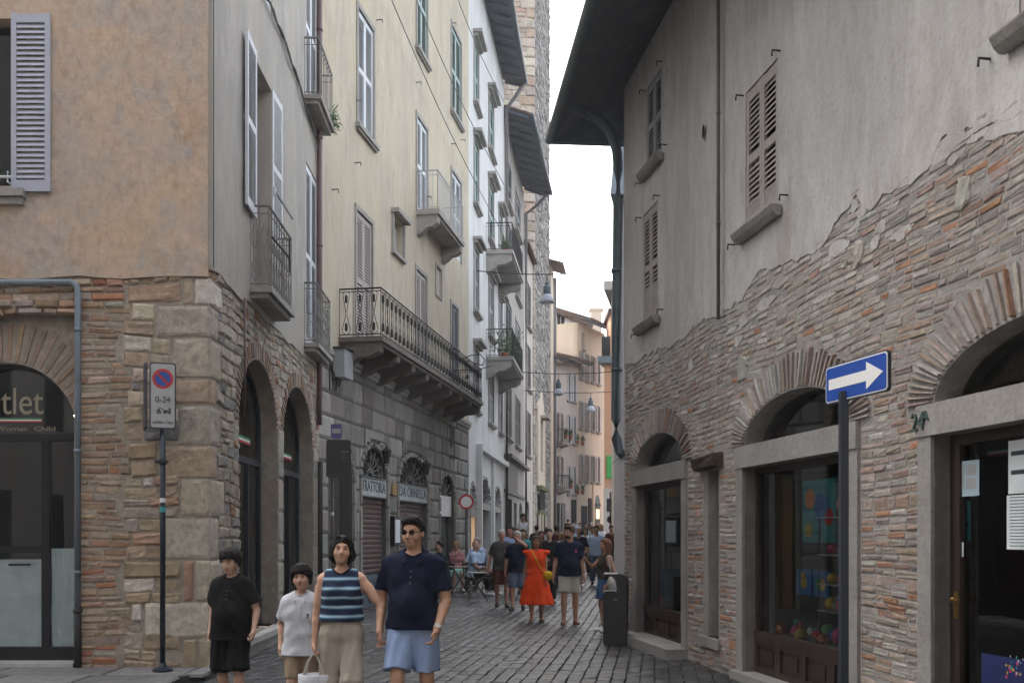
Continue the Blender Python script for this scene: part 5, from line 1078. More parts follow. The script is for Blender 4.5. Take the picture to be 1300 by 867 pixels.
def npmesh(name, V_, Fc, mat, parent, loc, yaw, col=None):
    c, s_ = math.cos(yaw), math.sin(yaw); V2 = V_.copy(); V2[:, 0] = V_[:, 0]*c-V_[:, 1]*s_; V2[:, 1] = V_[:, 0]*s_+V_[:, 1]*c
    me = bpy.data.meshes.new(name); me.vertices.add(len(V2)); me.vertices.foreach_set('co', V2.astype(np.float32).ravel()); n = len(Fc)
    me.loops.add(n*4); me.loops.foreach_set('vertex_index', Fc.astype(np.int32).ravel()); me.polygons.add(n); me.polygons.foreach_set('loop_start', np.arange(0, n*4, 4, dtype=np.int32)); me.polygons.foreach_set('loop_total', np.full(n, 4, np.int32))
    me.polygons.foreach_set('use_smooth', np.ones(n, bool)); me.update(); me.validate()
    if col is not None: at = me.color_attributes.new('col', 'FLOAT_COLOR', 'POINT'); at.data.foreach_set('color', np.concatenate([col, np.ones((len(col), 1))], 1).astype(np.float32).ravel())
    me.materials.append(M[mat] if isinstance(mat, str) else mat); o = bpy.data.objects.new(name, me); C.objects.link(o); o.parent = parent; return o
def folds(X, Y, Z, seed, a, vert=False):
    p = seed*1.7
    if vert: return a*(1.2*np.sin(38*X+14*Y+2.5*np.sin(3*Z+p)+p)+.8*np.sin(71*X-24*Y+3*np.sin(4*Z)+p*2)+.5*np.sin(21*Z+9*X+p))
    return a*(np.sin(17*X+9*Z+p)*np.sin(23*Z-11*X+8*Y+p*2)+.6*np.sin(31*X-19*Y+14*Z+p*3)+.5*np.sin(9*X+41*Z+6*np.sin(7*X+p)+p))
PN = [0]
def person(label, loc, H=1.75, yaw=0, vox=.01, skin=(.42, .25, .17), hairc='hair_black', hair='short', female=False, child=False, heavy=0, pelvis=(0, 0), lean=(0, 0), head=(0, 0, 0), hands=None, feet=None, elb=None,
           top=None, bottom=None, shoes=('shoe_dark', 'sneaker'), lip=(.34, .145, .125), fingers=True, face=True, seat=None, group=None, curl=.5, sho_w=None, handdir=None, kneehint=None, ankle_lift=(0, 0), raised=None):
    """local space: x = the person's left, -y = the way they face, z up; p = +x side, m = -x side"""
    PN[0] += 1; seed = PN[0]*.77; k = H/1.75; hk = k*(1+.9*(1-k)) if child else k   # children have larger heads
    loc = Vector(loc); root = empty('person', loc, label, 'person', group); K = lambda *p: np.array(p, float)*k
    pz0 = (seat if seat is not None else .93*k); dz = pz0/k-.93
    P0 = K(pelvis[0], pelvis[1], .93+dz); CT = K(pelvis[0]+lean[0], pelvis[1]+lean[1], 1.40+dz); up = CT-P0; at = lambda t, x=0, y=0: P0+up*t+K(x, y, 0)
    sw = (sho_w if sho_w else (.165 if female else .185))*(.93 if child else 1); sh = {1: at(.955, sw-.008, 0), -1: at(.955, -sw+.008, 0)}; hp = {1: P0+K(.085, 0, 0), -1: P0+K(-.085, 0, 0)}
    A1_, A2_, L1_, L2_ = .285*k, .25*k, .43*k, .42*k; hands = hands or {}; feet = feet or {}; elb = elb or {}; wr = {}; el = {}; an = {}; kn = {}
    for s in (1, -1):
        tgt = hands.get(s, (s*(sw+.06), -.03, .87+dz)); el[s], wr[s] = ik(sh[s], K(*tgt), A1_, A2_, elb.get(s, (s*.35, 1, 0)))
        ft = feet.get(s, (s*.1, 0, .085)); kn[s], an[s] = ik(hp[s], K(*ft), L1_, L2_, (kneehint or {}).get(s, (s*.15, -1, 0)))
    Rh = rotm(*head); hc = at(1, 0, -.012)+K(0, 0, .125)*1+np.array((0, -.0, .105))*hk; hl = lambda x, y, z: hc+(Rh@np.array((x, y, z)))*hk
    allp = [P0, CT, hc]+list(wr.values())+list(el.values())+list(an.values())+list(kn.values()); lo = np.min(allp, 0)-.2*k; hi = np.max(allp, 0)+.2*k; lo[2] = min(a[2] for a in an.values())-.1*k; hi[2] += .0
    f = Field(lo, hi, vox); g = 1+heavy*.35; cw = .9 if female else 1
    # torso
    f.cone(at(0, -.06, 0), at(0, .06, 0), .108*k*g, .108*k*g, .03); f.cone(at(.32, -.045*g, 0), at(.32, .045*g, 0), .098*k*g*cw, .098*k*g*cw, .08*k); f.cone(at(.68, -.075*cw, .0), at(.68, .075*cw, 0), .105*k*g**.6, .105*k*g**.6, .09*k)
    f.cone(at(.93, -.09*cw, .005), at(.93, .09*cw, .005), .075*k, .075*k, .08*k); f.cone(at(.965, -sw+.045, 0), at(.965, sw-.045, 0), .052*k, .052*k, .06*k)
    if heavy: f.ell(at(.33, 0, -.07), np.array((.12, .10, .13))*k*g, .05)
    if female and not child: [f.ell(at(.72, s*.065, -.085), np.array((.055, .05, .055))*k, .04) for s in (1, -1)]
    nb = at(1.02, 0, .012); f.cone(nb, hl(0, .012, -.06), .057*k*(.85 if female or child else 1), .052*k*(.85 if female or child else 1), .03*k)
    for s in (1, -1): f.cone(at(1.09, s*.018, .02), at(.975, s*(sw-.04), .01), .036*k, .036*k, .05*k)
    # legs
    for s in (1, -1):
        f.cone(hp[s]+K(0, 0, -.02), kn[s], .086*k*g, .054*k, .04*k); cm = kn[s]+(an[s]-kn[s])*.3; f.cone(kn[s], cm+K(0, .012, 0), .052*k, .056*k, .02*k); f.cone(cm+K(0, .012, 0), an[s], .056*k, .035*k, .02*k); fo = Vector((0, 0, 0))
        f.cone(an[s]+K(0, .02, -.045), an[s]+K(s*.025, -.15, -.06), .032*k, .024*k, .03*k); f.cone(an[s], an[s]+K(0, .02, -.045), .034*k, .032*k, .02*k)
    # arms and hands
    am = (.85 if female else 1)*(.9 if child else 1)*g**.5; tips = {}
    for s in (1, -1):
        f.cone(sh[s], el[s], .050*k*am, .040*k*am, .035*k); f.cone(sh[s]+(el[s]-sh[s])*.3, sh[s]+(el[s]-sh[s])*.7, .047*k*am, .046*k*am, .03); mid = el[s]+(wr[s]-el[s])*.3; f.cone(el[s], mid, .037*k*am, .039*k*am, .02*k); f.cone(mid, wr[s], .039*k*am, .027*k*am, .02*k)
        fd = (wr[s]-el[s]); fd = fd/np.linalg.norm(fd)
        if handdir and s in handdir: fd = np.array(handdir[s], float); fd /= np.linalg.norm(fd)
        pn = np.array((-s*1.0, -.15, 0)); pn = pn-fd*(pn@fd); pn /= max(1e-6, np.linalg.norm(pn)); ac = np.cross(fd, pn)    # pn: palm side, ac: across the palm
        if ac@np.array((0, -1, .3)) < 0: ac = -ac
        R = np.stack([ac, fd, pn], 1); pc = wr[s]+fd*.05*k; f.cone(wr[s], wr[s]+fd*.03*k, .026*k*am, .026*k*am, .015); f.ell(pc, np.array((.040, .050, .017))*k, .015*k, R=R)
        if fingers:
            cu = curl if not isinstance(curl, dict) else curl.get(s, .5)
            for q, (off, ln) in enumerate(((.030, .070), (.010, .078), (-.010, .073), (-.029, .058))):
                b = wr[s]+fd*.088*k+ac*off*k; d1 = fd*math.cos(cu*.5)+pn*math.sin(cu*.5); d2 = fd*math.cos(cu*1.4)+pn*math.sin(cu*1.4); d3 = fd*math.cos(cu*2.1)+pn*math.sin(cu*2.1)
                j1 = b+d1*ln*.45*k; j2 = j1+d2*ln*.33*k; j3 = j2+d3*ln*.24*k; rr_ = max(.0088*k, vox*.95); f.cone(b-fd*.02*k, j1, rr_*1.08, rr_, .004); f.cone(j1, j2, rr_, rr_*.95, .003); f.cone(j2, j3, rr_*.95, rr_*.82, .003)
            t0 = wr[s]+fd*.025*k+ac*.028*k; t1 = t0+(fd*.6+ac*.55+pn*.35)*.042*k; t2 = t1+(fd*.9+ac*.15+pn*.3)*.032*k; f.cone(t0, t1, .0125*k, .0105*k, .008); f.cone(t1, t2, .0105*k, .009*k, .004)
        else: f.cone(pc, pc+fd*.07*k+pn*.02*k, .026*k, .018*k, .01)
        tips[s] = wr[s]+fd*.09*k
    # head
    f.ell(hl(0, .014, .028), np.array((.077, .094, .088))*hk, .02, R=Rh); f.ell(hl(0, -.016, -.035), np.array((.061, .072, .084))*hk, .03*hk, R=Rh)
    f.ell(hl(0, -.058, -.092), np.array((.026, .024, .022))*hk, .03*hk, R=Rh)
    if face:
        f.cone(hl(0, -.084, .012), hl(0, -.104, -.028), .009*hk, .013*hk, .012*hk); f.cone(hl(-.012, -.092, -.034), hl(.012, -.092, -.034), .010*hk, .010*hk, .008*hk); f.cone(hl(-.034, -.078, .027), hl(.034, -.078, .027), .010*hk, .010*hk, .014*hk)
        for s in (1, -1): f.ell(hl(s*.040, -.055, -.032), np.array((.026, .026, .028))*hk, .02*hk, R=Rh); f.ell(hl(s*.032, -.104, .006), np.array((.018, .022, .012))*hk, .012*hk, R=Rh, sub=True)
        f.cone(hl(-.018, -.084, -.058), hl(.018, -.084, -.058), .008*hk, .008*hk, .008*hk); f.cone(hl(-.014, -.082, -.068), hl(.014, -.082, -.068), .0085*hk, .0085*hk, .007*hk)
    for s in (1, -1): f.ell(hl(s*.078, .008, -.008), np.array((.010, .018, .030))*hk, .008*hk, R=Rh)
    V_, Fc = surface_nets(f.F, f.lo, vox); col = np.tile(np.array(skin), (len(V_), 1)); col *= (1+.05*np.sin(V_[:, 0]*37+V_[:, 2]*29+seed))[:, None]
    HL = ((V_-hc)@Rh)/hk
    if face:
        mk = lambda c, r: np.clip(1.4-np.sqrt((((HL-np.array(c))/np.array(r))**2).sum(1)), 0, 1)[:, None]
        fr_ = (HL[:, 1] < -.03)[:, None]; w_ = mk((0, -.09, -.064), (.020, .03, .007))*fr_*.8; col = col*(1-w_)+np.array(lip)*w_
        for s in (1, -1): w_ = mk((s*.042, -.06, -.03), (.022, .03, .02))*.18; col = col*(1-w_)+col*np.array((1.15, .8, .78))*w_
    body = npmesh('body', V_, Fc, 'skin', root, loc, yaw, col)
    if face and vox < .012:
        for s in (1, -1):
            m = MB(); vs = []; 
            for (rad, col_, dy) in (((.0125, .008, .0045), (.36, .32, .29), 0), ((.0052, .007, .0046), (.015, .010, .008), -.0030)):
                n_ = 10; ring = [(rad[0]*math.cos(t)*math.cos(p_), rad[1]*math.sin(p_), rad[2]*math.sin(t)*math.cos(p_)) for p_ in np.linspace(-1.5, 1.5, 6) for t in np.linspace(0, 2*math.pi, n_+1)[:-1]]
                vv = [hl(s*.032+x, -.0835+y+dy, .006+z) for x, y, z in ring]; m.add([Vector(v) for v in vv], [(a_*n_+b_, a_*n_+(b_+1) % n_, (a_+1)*n_+(b_+1) % n_, (a_+1)*n_+b_) for a_ in range(5) for b_ in range(n_)], col_)
            for nm_, pts_, r_, cc_ in (('eyelid', [(s*.020, -.0885, .0075), (s*.027, -.0915, .0118), (s*.036, -.0905, .0122), (s*.045, -.0835, .0085)], .0017, (.03, .02, .016)), ('eyebrow', [(s*.017, -.0935, .0265), (s*.028, -.0935, .0305), (s*.040, -.0875, .0305), (s*.050, -.0790, .0255)], .0030, tuple(x*.8 for x in M[hairc].node_tree.nodes['RGB'].outputs[0].default_value[:3]) if hairc != 'hair_grey' else (.2, .19, .18))):
                mq = MB(); tube(mq, [Vector(hl(*q)) for q in pts_], [r_*hk*.7, r_*hk, r_*hk, r_*hk*.5], 5); q_ = MB(); q_.v = mq.v; fq = [f_ if len(f_) == 4 else (f_[0], f_[1], f_[2], f_[3]) for f_ in mq.f]; npmesh(nm_, np.array([tuple(v) for v in mq.v]), np.array(fq), 'skin', root, loc, yaw, np.tile(np.array(cc_), (len(mq.v), 1)))
            if s == 1: mq = MB(); tube(mq, [Vector(hl(x_, y_, z_)) for x_, y_, z_ in ((-.023, -.0875, -.0632), (-.010, -.0945, -.0618), (0, -.096, -.0628), (.010, -.0945, -.0618), (.023, -.0875, -.0632))], [.0008*hk, .0018*hk, .0018*hk, .0018*hk, .0008*hk], 4, False); npmesh('mouth', np.array([tuple(v) for v in mq.v]), np.array(mq.f), 'skin', root, loc, yaw, np.tile(np.array((.10, .03, .025)), (len(mq.v), 1)))
            e_ = np.array([tuple(v) for v in m.v]); npmesh('eye', e_, np.array(m.f), 'skin', root, loc, yaw, np.array(m.c))
    SV = {}
    def surfy(nm, x, z_):
        v = SV[nm]; q = v[(np.abs(v[:, 0]-x*k) < .02) & (np.abs(v[:, 2]-z_*k) < .02)]; return (q[:, 1].min()/k if len(q) else -.13)
    def cloth(name, mat, build, clip=None, amp=.005, vx=None):
        vx = vx or vox*1.1; c_ = Field(lo-.06, hi+.06, vx); build(c_); X, Y, Z = c_.grid(); c_.F += folds(X/k, Y/k, Z/k, seed, amp*k, name in ('trousers', 'shorts')).astype(np.float32)
        if clip is not None: c_.F = np.maximum(c_.F, clip(X, Y, Z).astype(np.float32))
        if not (c_.F < 0).any(): return None
        V3, F3 = surface_nets(c_.F, c_.lo, vx); SV[name] = V3; return npmesh(name, V3, F3, mat, root, loc, yaw)
    # hair
    def hairf(c_):
        th = dict(buzz=.006, short=.011, quiff=.010).get(hair, .013)
        c_.ell(hl(0, .016, .034), (np.array((.077, .094, .088))+th)*hk, .0, R=Rh)
        if hair == 'quiff': c_.ell(hl(.012, -.040, .102), np.array((.062, .052, .036))*hk, .025, R=Rh); c_.ell(hl(-.035, -.055, .088), np.array((.035, .035, .03))*hk, .02, R=Rh)
        if hair == 'bowl': c_.ell(hl(0, -.03, .06), np.array((.088, .078, .060))*hk, .03, R=Rh); c_.ell(hl(0, .02, -.01), np.array((.09, .085, .07))*hk, .03, R=Rh)
        if hair == 'shag': c_.ell(hl(0, -.02, .05), np.array((.092, .085, .065))*hk, .03, R=Rh); [c_.cone(hl(s*.078, -.0, .03), hl(s*.078, .005, -.06), .026*hk, .016*hk, .02) for s in (1, -1)]
        if hair in ('long', 'bob', 'tied'):
            L_ = {'long': -.2, 'bob': -.11, 'tied': -.06}[hair]
            for s in (1, -1): c_.cone(hl(s*.07, .01, .04), hl(s*.082, .02, L_), .032*hk, .028*hk, .03); c_.cone(hl(s*.04, .06, .02), hl(s*.05, .06, L_-.02), .05*hk, .035*hk, .03)
            if hair == 'tied': c_.ell(hl(.075, .06, -.03), np.array((.05, .05, .06))*hk, .03, R=Rh); c_.cone(hl(.08, .05, 0), hl(.12, .03, -.04), .02*hk, .006*hk, .01)
    def hairclip(X, Y, Z):
        Pp = np.stack([X-hc[0], Y-hc[1], Z-hc[2]], -1)@Rh/hk; ys = {'quiff': ([-.12, -.075, -.05, -.03, .0, .03, .1], [.075, .07, .055, .02, -.015, -.055, -.08]), 'bowl': ([-.13, -.08, -.055, -.03, .0, .03, .1], [.050, .044, .03, .005, -.03, -.06, -.08]),
            'shag': ([-.13, -.08, -.05, 0, .03, .1], [.046, .040, .0, -.06, -.09, -.10]), 'buzz': ([-.12, -.07, -.04, 0, .04, .1], [.08, .07, .05, .02, -.03, -.06])}.get(hair, ([-.12, -.075, -.045, -.0, .03, .1], [.07, .066, .04, -.0, -.055, -.075]))
        if hair in ('long', 'bob', 'tied'): ys = ([-.13, -.085, -.06, -.035, -.03, .1], [.085, .072, .045, -.04, -.5, -.5])
        if hair in ('long', 'bob', 'tied'):
            ax_ = np.abs(Pp[..., 0]); line = np.interp(Pp[..., 1]-.25*np.maximum(0, ax_-.045), *ys)
        else: line = np.interp(Pp[..., 1], *ys)
        return (line-Pp[..., 2])*.6*hk
    if hair != 'bald':
        nst = lambda X, Y, Z: 0
        def hb(c_):
            hairf(c_); X, Y, Z = c_.grid(); q = .0028*hk*(np.sin(150*X/hk+60*Z/hk+seed)*np.sin(130*Y/hk+40*Z/hk)+.8*np.sin(70*X/hk-90*Y/hk+seed*3)); c_.F += q.astype(np.float32)
        cl_ = Field(hc-.27*hk, hc+.22*hk, vox*.9); hb(cl_); X, Y, Z = cl_.grid(); hcp = hairclip(X, Y, Z).astype(np.float32)+(.004*hk*np.sin(X*190/hk+seed)*np.cos(X*77/hk)).astype(np.float32); kk_ = .016*hk; hh_ = np.clip(.5+.5*(cl_.F-hcp)/kk_, 0, 1); cl_.F = (cl_.F*hh_+hcp*(1-hh_)+kk_*hh_*(1-hh_)*.6).astype(np.float32); 
        if vox < .015:
            rl = random.Random(int(seed*100)); inf = dict(buzz=.007, short=.013, quiff=.012).get(hair, .017)
            if hair in ('bowl', 'shag'):
                for q in range(15):
                    x_ = -.072+.144*q/14; yy = -.092*math.sqrt(max(0, 1-(x_/.092)**2)); zt = (.040 if hair == 'bowl' else .034)+rl.uniform(-.012, .014); cl_.cone(hl(x_*.75, yy*.80, .100), hl(x_+rl.uniform(-.006, .006), yy-.012, zt), .016*hk, .003*hk, .006*hk)
                for s in (1, -1):
                    for q in range(5): cl_.cone(hl(s*.078, -.045+q*.018, .05), hl(s*(.083+rl.uniform(0, .008)), -.052+q*.022, -.012-q*.011+rl.uniform(-.015, .01)), .014*hk, .003*hk, .006*hk)
            elif hair == 'quiff':
                for q in range(12): x_ = -.055+.11*q/11; cl_.cone(hl(x_, -.030, .092), hl(x_+.012+rl.uniform(-.008, .008), -.088+.03*abs(x_)/.055, .108+rl.uniform(-.012, .012)-.3*abs(x_)), .017*hk, .005*hk, .008*hk)
            elif hair in ('long', 'bob', 'tied'):
                for s in (1, -1):
                    for q in range(6): cl_.cone(hl(s*(.012+.008*q), -.050, .108-.004*q), hl(s*(.070+rl.uniform(-.002, .006)), -.056+.012*q, .020-.014*q), .013*hk, .007*hk, .006*hk)
                    for q in range(5 if hair != 'tied' else 3): L2_ = {'long': -.2, 'bob': -.12, 'tied': -.05}[hair]; cl_.cone(hl(s*.08, .0+.015*q, -.02), hl(s*(.088+rl.uniform(-.01, .03)), -.01+.02*q, L2_+rl.uniform(-.03, .02)), .015*hk, .004*hk, .006*hk)
        V3, F3 = surface_nets(cl_.F, cl_.lo, vox*.9); npmesh('hair', V3, F3, hairc, root, loc, yaw)
    # clothes
    if top:
        t_ = {**dict(mat='cloth_black', sleeve=.55, hem=.84, ease=.014, neck=.0, name='shirt', flare=0, vneck=0), **top}
        def tb(c_):
            e = t_['ease']*k; hz = P0+K(0, 0, t_['hem']-.93-.02); c_.cone(hz+K(-.06, 0, 0)-K(t_['flare'], 0, 0), hz+K(.06, 0, 0)+K(t_['flare'], 0, 0), (.112*g+.006+t_['flare'])*k+e, (.112*g+.006+t_['flare'])*k+e, .03)
            c_.cone(at(0, -.06), at(0, .06), .110*k*g+e, .110*k*g+e, .06*k); c_.cone(at(.32, -.05*g, 0), at(.32, .05*g, 0), .104*k*g*cw+e*1.1, .104*k*g*cw+e*1.1, .09*k); c_.cone(at(.68, -.075*cw, 0), at(.68, .075*cw, 0), .107*k*g**.6+e, .107*k*g**.6+e, .09*k)
            c_.cone(at(.93, -.09*cw, .005), at(.93, .09*cw, .005), .077*k+e, .077*k+e, .08*k); c_.cone(at(.965, -sw+.05, 0), at(.965, sw-.05, 0), .050*k+e*.8, .050*k+e*.8, .06*k)
            for s in (1, -1): c_.cone(at(1.085, s*.02, .02), at(.975, s*(sw-.045), .01), .036*k+e*.5, .034*k+e*.8, .05*k)
            if heavy: c_.ell(at(.33, 0, -.07), np.array((.12, .10, .13))*k*g+e, .05)
            if female and not child: [c_.ell(at(.72, s*.065, -.085), np.array((.055, .05, .055))*k+e*.8, .04) for s in (1, -1)]
            sl_ = t_['sleeve']
            if sl_ > 0:
                for s in (1, -1):
                    c_.cone(sh[s], el[s], .049*k*am+e*.6, .046*k*am+e*1.5, .04*k, cut=(None, min(sl_, 1)))
                    if sl_ > 1: c_.cone(el[s], wr[s], .046*k*am+e, .034*k+e, .02*k, cut=(None, sl_-1))
        upn = up/np.linalg.norm(up); NB = at(1.0)
        def tclip(X, Y, Z):
            hem = (P0[2]+(t_['hem']-.93)*k); cdn = hem-Z if seat is None else ((P0+upn*(t_['hem']-.93)*k)@upn-(X*upn[0]+Y*upn[1]+Z*upn[2]))
            rad = np.sqrt((X-NB[0])**2+((Y-NB[1]-.0*k)*1.0)**2); nk = .070*k*(1 if not t_['neck'] else 1+t_['neck']); zz = Z-NB[2]
            vcut = np.minimum(.03*k-(rad-nk*.0)*.0, 9); neckcut = np.minimum(nk*(1.05 if not t_['vneck'] else .9)-np.sqrt((X-NB[0])**2+(Y-NB[1]-.005)**2), (zz-(.012*k+(Y-NB[1])*.62))*.85)
            q = np.maximum(cdn, neckcut)
            if t_['vneck']: q = np.maximum(q, np.minimum(np.minimum(-(np.abs(X-NB[0])-.045*k-(zz+0)*.45), -(Y-NB[1]+.0)), 9)*.8)
            if t_['sleeve'] <= 0: q = np.maximum(q, np.abs(X-NB[0])-(sw-.022)*k-np.clip(-(zz+.02*k)*.16, -.01, .035*k))
            return q
        cloth(t_['name'], t_['mat'], tb, tclip, amp=.0045)
        if vox < .012:
            v_ = SV[t_['name']]; cx_, cy_ = NB[0], NB[1]+.005; rr2 = np.hypot(v_[:, 0]-cx_, v_[:, 1]-cy_); an_ = np.arctan2(v_[:, 1]-cy_, v_[:, 0]-cx_); nk_ = .070*k*1.05; ring = []; sel = (np.abs(rr2-nk_) < vox*1.8) & (v_[:, 2] > NB[2]-.09*k)
            for a_ in np.linspace(-math.pi, math.pi, 25)[:-1]:
                q = v_[sel & (np.abs(np.angle(np.exp(1j*(an_-a_)))) < .22)]; ring.append((a_, q[:, 2].max() if len(q) else NB[2]))
            zs = np.array([r_[1] for r_ in ring]); zs = (zs+np.roll(zs, 1)+np.roll(zs, -1))/3; nb_ = MB(); pts_ = [Vector((cx_+(nk_+.002)*math.cos(r_[0]), cy_+(nk_+.002)*math.sin(r_[0]), z_-.002)) for r_, z_ in zip(ring, zs)]; tube(nb_, pts_+[pts_[0]], .0085*k, 6, False)
            npmesh('neckband', np.array([tuple(v) for v in nb_.v]), np.array(nb_.f), 'cloth_navy' if t_['mat'] == 'cloth_stripes' else t_['mat'], root, loc, yaw)
        if t_.get('collar'):
            m = MB(); n_ = 22; vs = []; fs_ = []
            for i in range(n_+1):
                a_ = -math.pi/2+.32+(2*math.pi-.64)*i/n_; ca, sa = math.cos(a_), math.sin(a_); fr2 = max(0, -sa)
                for r_, z_ in ((.066+.030*fr2, .080-.070*fr2), (.074+.034*fr2, .110-.084*fr2), (.120+.026*fr2, .088-.112*fr2), (.112+.026*fr2, .078-.112*fr2)): v = NB+np.array((ca*r_, sa*r_+.012, z_))*k; vs.append(v)
            for i in range(n_):
                for j in range(3): fs_.append((i*4+j, (i+1)*4+j, (i+1)*4+j+1, i*4+j+1))
            npmesh('collar', np.array(vs), np.array(fs_), t_['mat'], root, loc, yaw)
            for q in range(3):
                zz_ = 1.335-.045*q; yy_ = surfy(t_['name'], 0, zz_); bm_ = MB(); lathe(bm_, (0, 0, 0), [(.0055, -.003), (.0065, 0), (.0055, .003)], 8); vv = np.array([(v.x, v.z, v.y) for v in bm_.v])+K(.004, yy_-.002, zz_); npmesh('button', vv, np.array([f_ for f_ in bm_.f if len(f_) == 4]), 'shutter_white', root, loc, yaw)
            pk = MB(); pts_ = [Vector(K(.018, surfy(t_['name'], .018, z_)-.0008, z_)) for z_ in np.linspace(1.37, 1.20, 8)]; tube(pk, pts_, .0022, 4, False); npmesh('placket', np.array([tuple(v) for v in pk.v]), np.array(pk.f), t_['mat'], root, loc, yaw)
    if bottom:
        b_ = {**dict(mat='cloth_black', kind='shorts', length=.95, ease=.02, name='shorts', top=((top or {}).get('hem', .84)+.02 if seat is None else 1.0)), **bottom}
        def bb(c_):
            e = b_['ease']*k; wz_ = P0+K(0, 0, .06)
            if b_['kind'] == 'skirt':
                hz = b_['length']*k; c_.cone(wz_+K(-.03, 0, .06), wz_+K(.03, 0, .06), .1*k, .1*k, .03); X, Y, Z = c_.grid(); top_ = wz_[2]+.06*k; t = np.clip((top_-Z)/max(1e-3, top_-hz), 0, 1)
                cx = P0[0]; R_ = (.125+(b_['flare'])*t**.7)*k; th = np.arctan2(Y-P0[1], X-cx); R_ = R_*(1+b_.get('rip', .05)*t*np.sin(th*13+np.sin(th*3)*2+seed)+.03*t*np.sin(th*5+1)); dd = (np.sqrt(((X-cx)/1.18)**2+(Y-P0[1])**2)-R_)*.8; dd = np.maximum(dd, np.maximum(hz-Z, Z-top_))
                c_.F = np.minimum(c_.F, dd.astype(np.float32)); return
            c_.cone(P0+K(-.06, 0, .0), P0+K(.06, 0, .0), .112*k*g+e*.4, .112*k*g+e*.4, .03); c_.cone(P0+K(-.05, 0, .1), P0+K(.05, 0, .1), .105*k*g+.004, .105*k*g+.004, .04)
            Ln = b_['length']
            for s in (1, -1):
                c_.cone(hp[s]+K(0, 0, -.02), kn[s], .088*k*g+e*.8, .060*k+e*b_.get('legflare', 1.5), .035*k, cut=(None, min(Ln, 1)))
                if Ln > 1: c_.cone(kn[s], an[s], .060*k+e*b_.get('legflare', 1.5), .040*k+e*b_.get('legflare', 1.2), .03*k, cut=(None, Ln-1))
        bclip = lambda X, Y, Z: Z-(P0[2]+(b_['top']-.93)*k)
        cloth(b_['name'], b_['mat'], bb, bclip if b_['kind'] != 'skirt' else None, amp=.0038 if b_['kind'] != 'skirt' else .003)
    if shoes and min(a[2] for a in an.values()) < 5:
        for s in (1, -1):
            c_ = Field(an[s]-K(.09, .24, .12), an[s]+K(.09, .12, .08), min(vox, .012)); A = an[s]
            if shoes[1] == 'sneaker': c_.cone(A+K(0, .03, -.045), A+K(s*.025, -.15, -.06), .042*k, .038*k, .02); c_.cone(A+K(0, 0, -.01), A+K(0, .02, -.05), .04*k, .042*k, .02)
            else: c_.cone(A+K(0, .035, -.072), A+K(s*.025, -.165, -.072), .042*k, .042*k, .01); c_.cone(A+K(s*.02-.035, -.11, -.05), A+K(s*.02+.035, -.11, -.05), .02*k, .02*k, .01); c_.cone(A+K(-.03, -.03, -.03), A+K(.03, -.03, -.03), .018*k, .018*k, .01)
            X, Y, Z = c_.grid(); c_.F = np.maximum(c_.F, (A[2]-.085*k-Z).astype(np.float32))
            if shoes[1] != 'sneaker': c_.F = np.maximum(c_.F, (Z-(A[2]-.02*k)).astype(np.float32))
            V3, F3 = surface_nets(c_.F, c_.lo, min(vox, .012)); npmesh('shoe' if shoes[1] == 'sneaker' else 'sandal', V3, F3, shoes[0], root, loc, yaw)
    Rz = Matrix.Rotation(yaw, 4, 'Z'); tw_ = lambda v: loc+(Rz@Vector(v)); root.rotation_euler = (0, 0, 0)
    return dict(surfy=surfy, root=root, wr={s: tw_(wr[s]) for s in wr}, tip={s: tw_(tips[s]) for s in tips}, el={s: tw_(el[s]) for s in el}, hl=lambda x, y, z: tw_(hl(x, y, z)), hk=hk, k=k, P=lambda x, y, z: tw_(K(x, y, z)), kn={s: tw_(kn[s]) for s in kn})
for nm, c in dict(hair_black=(.012, .010, .010), hair_brown=(.07, .04, .022), hair_dark=(.03, .018, .012), hair_blonde=(.26, .17, .09), hair_grey=(.34, .34, .35), hair_ginger=(.13, .065, .035)).items(): surf(nm, c, [(D4(1.5, 1.45, 1.4), 40, .5, .75, (1, 1, .3))], .68, [('noise', 90, .004, (1, 1, .2))], spec=.2)
for nm, c in dict(cloth_black=(.010, .010, .011), cloth_navy=(.010, .014, .035), cloth_white=(.62, .64, .68), cloth_blue=(.30, .40, .62), cloth_sky=(.38, .50, .66), cloth_linen=(.42, .37, .31), cloth_khaki=(.33, .25, .17), cloth_orange=(.80, .07, .012), cloth_offwhite=(.46, .44, .38), cloth_denim=(.06, .12, .24), cloth_charcoal=(.045, .04, .042), cloth_rust=(.09, .03, .022), cloth_maroon=(.09, .02, .03), cloth_green=(.02, .12, .06), cloth_teal=(.04, .26, .28), cloth_olive=(.07, .065, .055), cloth_grey=(.17, .17, .19), cloth_pink=(.45, .2, .22), cloth_mint=(.30, .58, .50), cloth_forest=(.018, .035, .035), cloth_brown=(.05, .04, .032), cloth_jean=(.09, .13, .19), cloth_yellow=(.65, .40, .02)).items(): fabric(nm, c)
for nm, c in dict(shoe_dark=(.015, .015, .017), shoe_white=(.62, .63, .66), shoe_tan=(.16, .09, .045), strap_metal=(.5, .48, .42)).items(): surf(nm, c, rough=.5)
surf('lens', (.004, .004, .005), rough=.08)
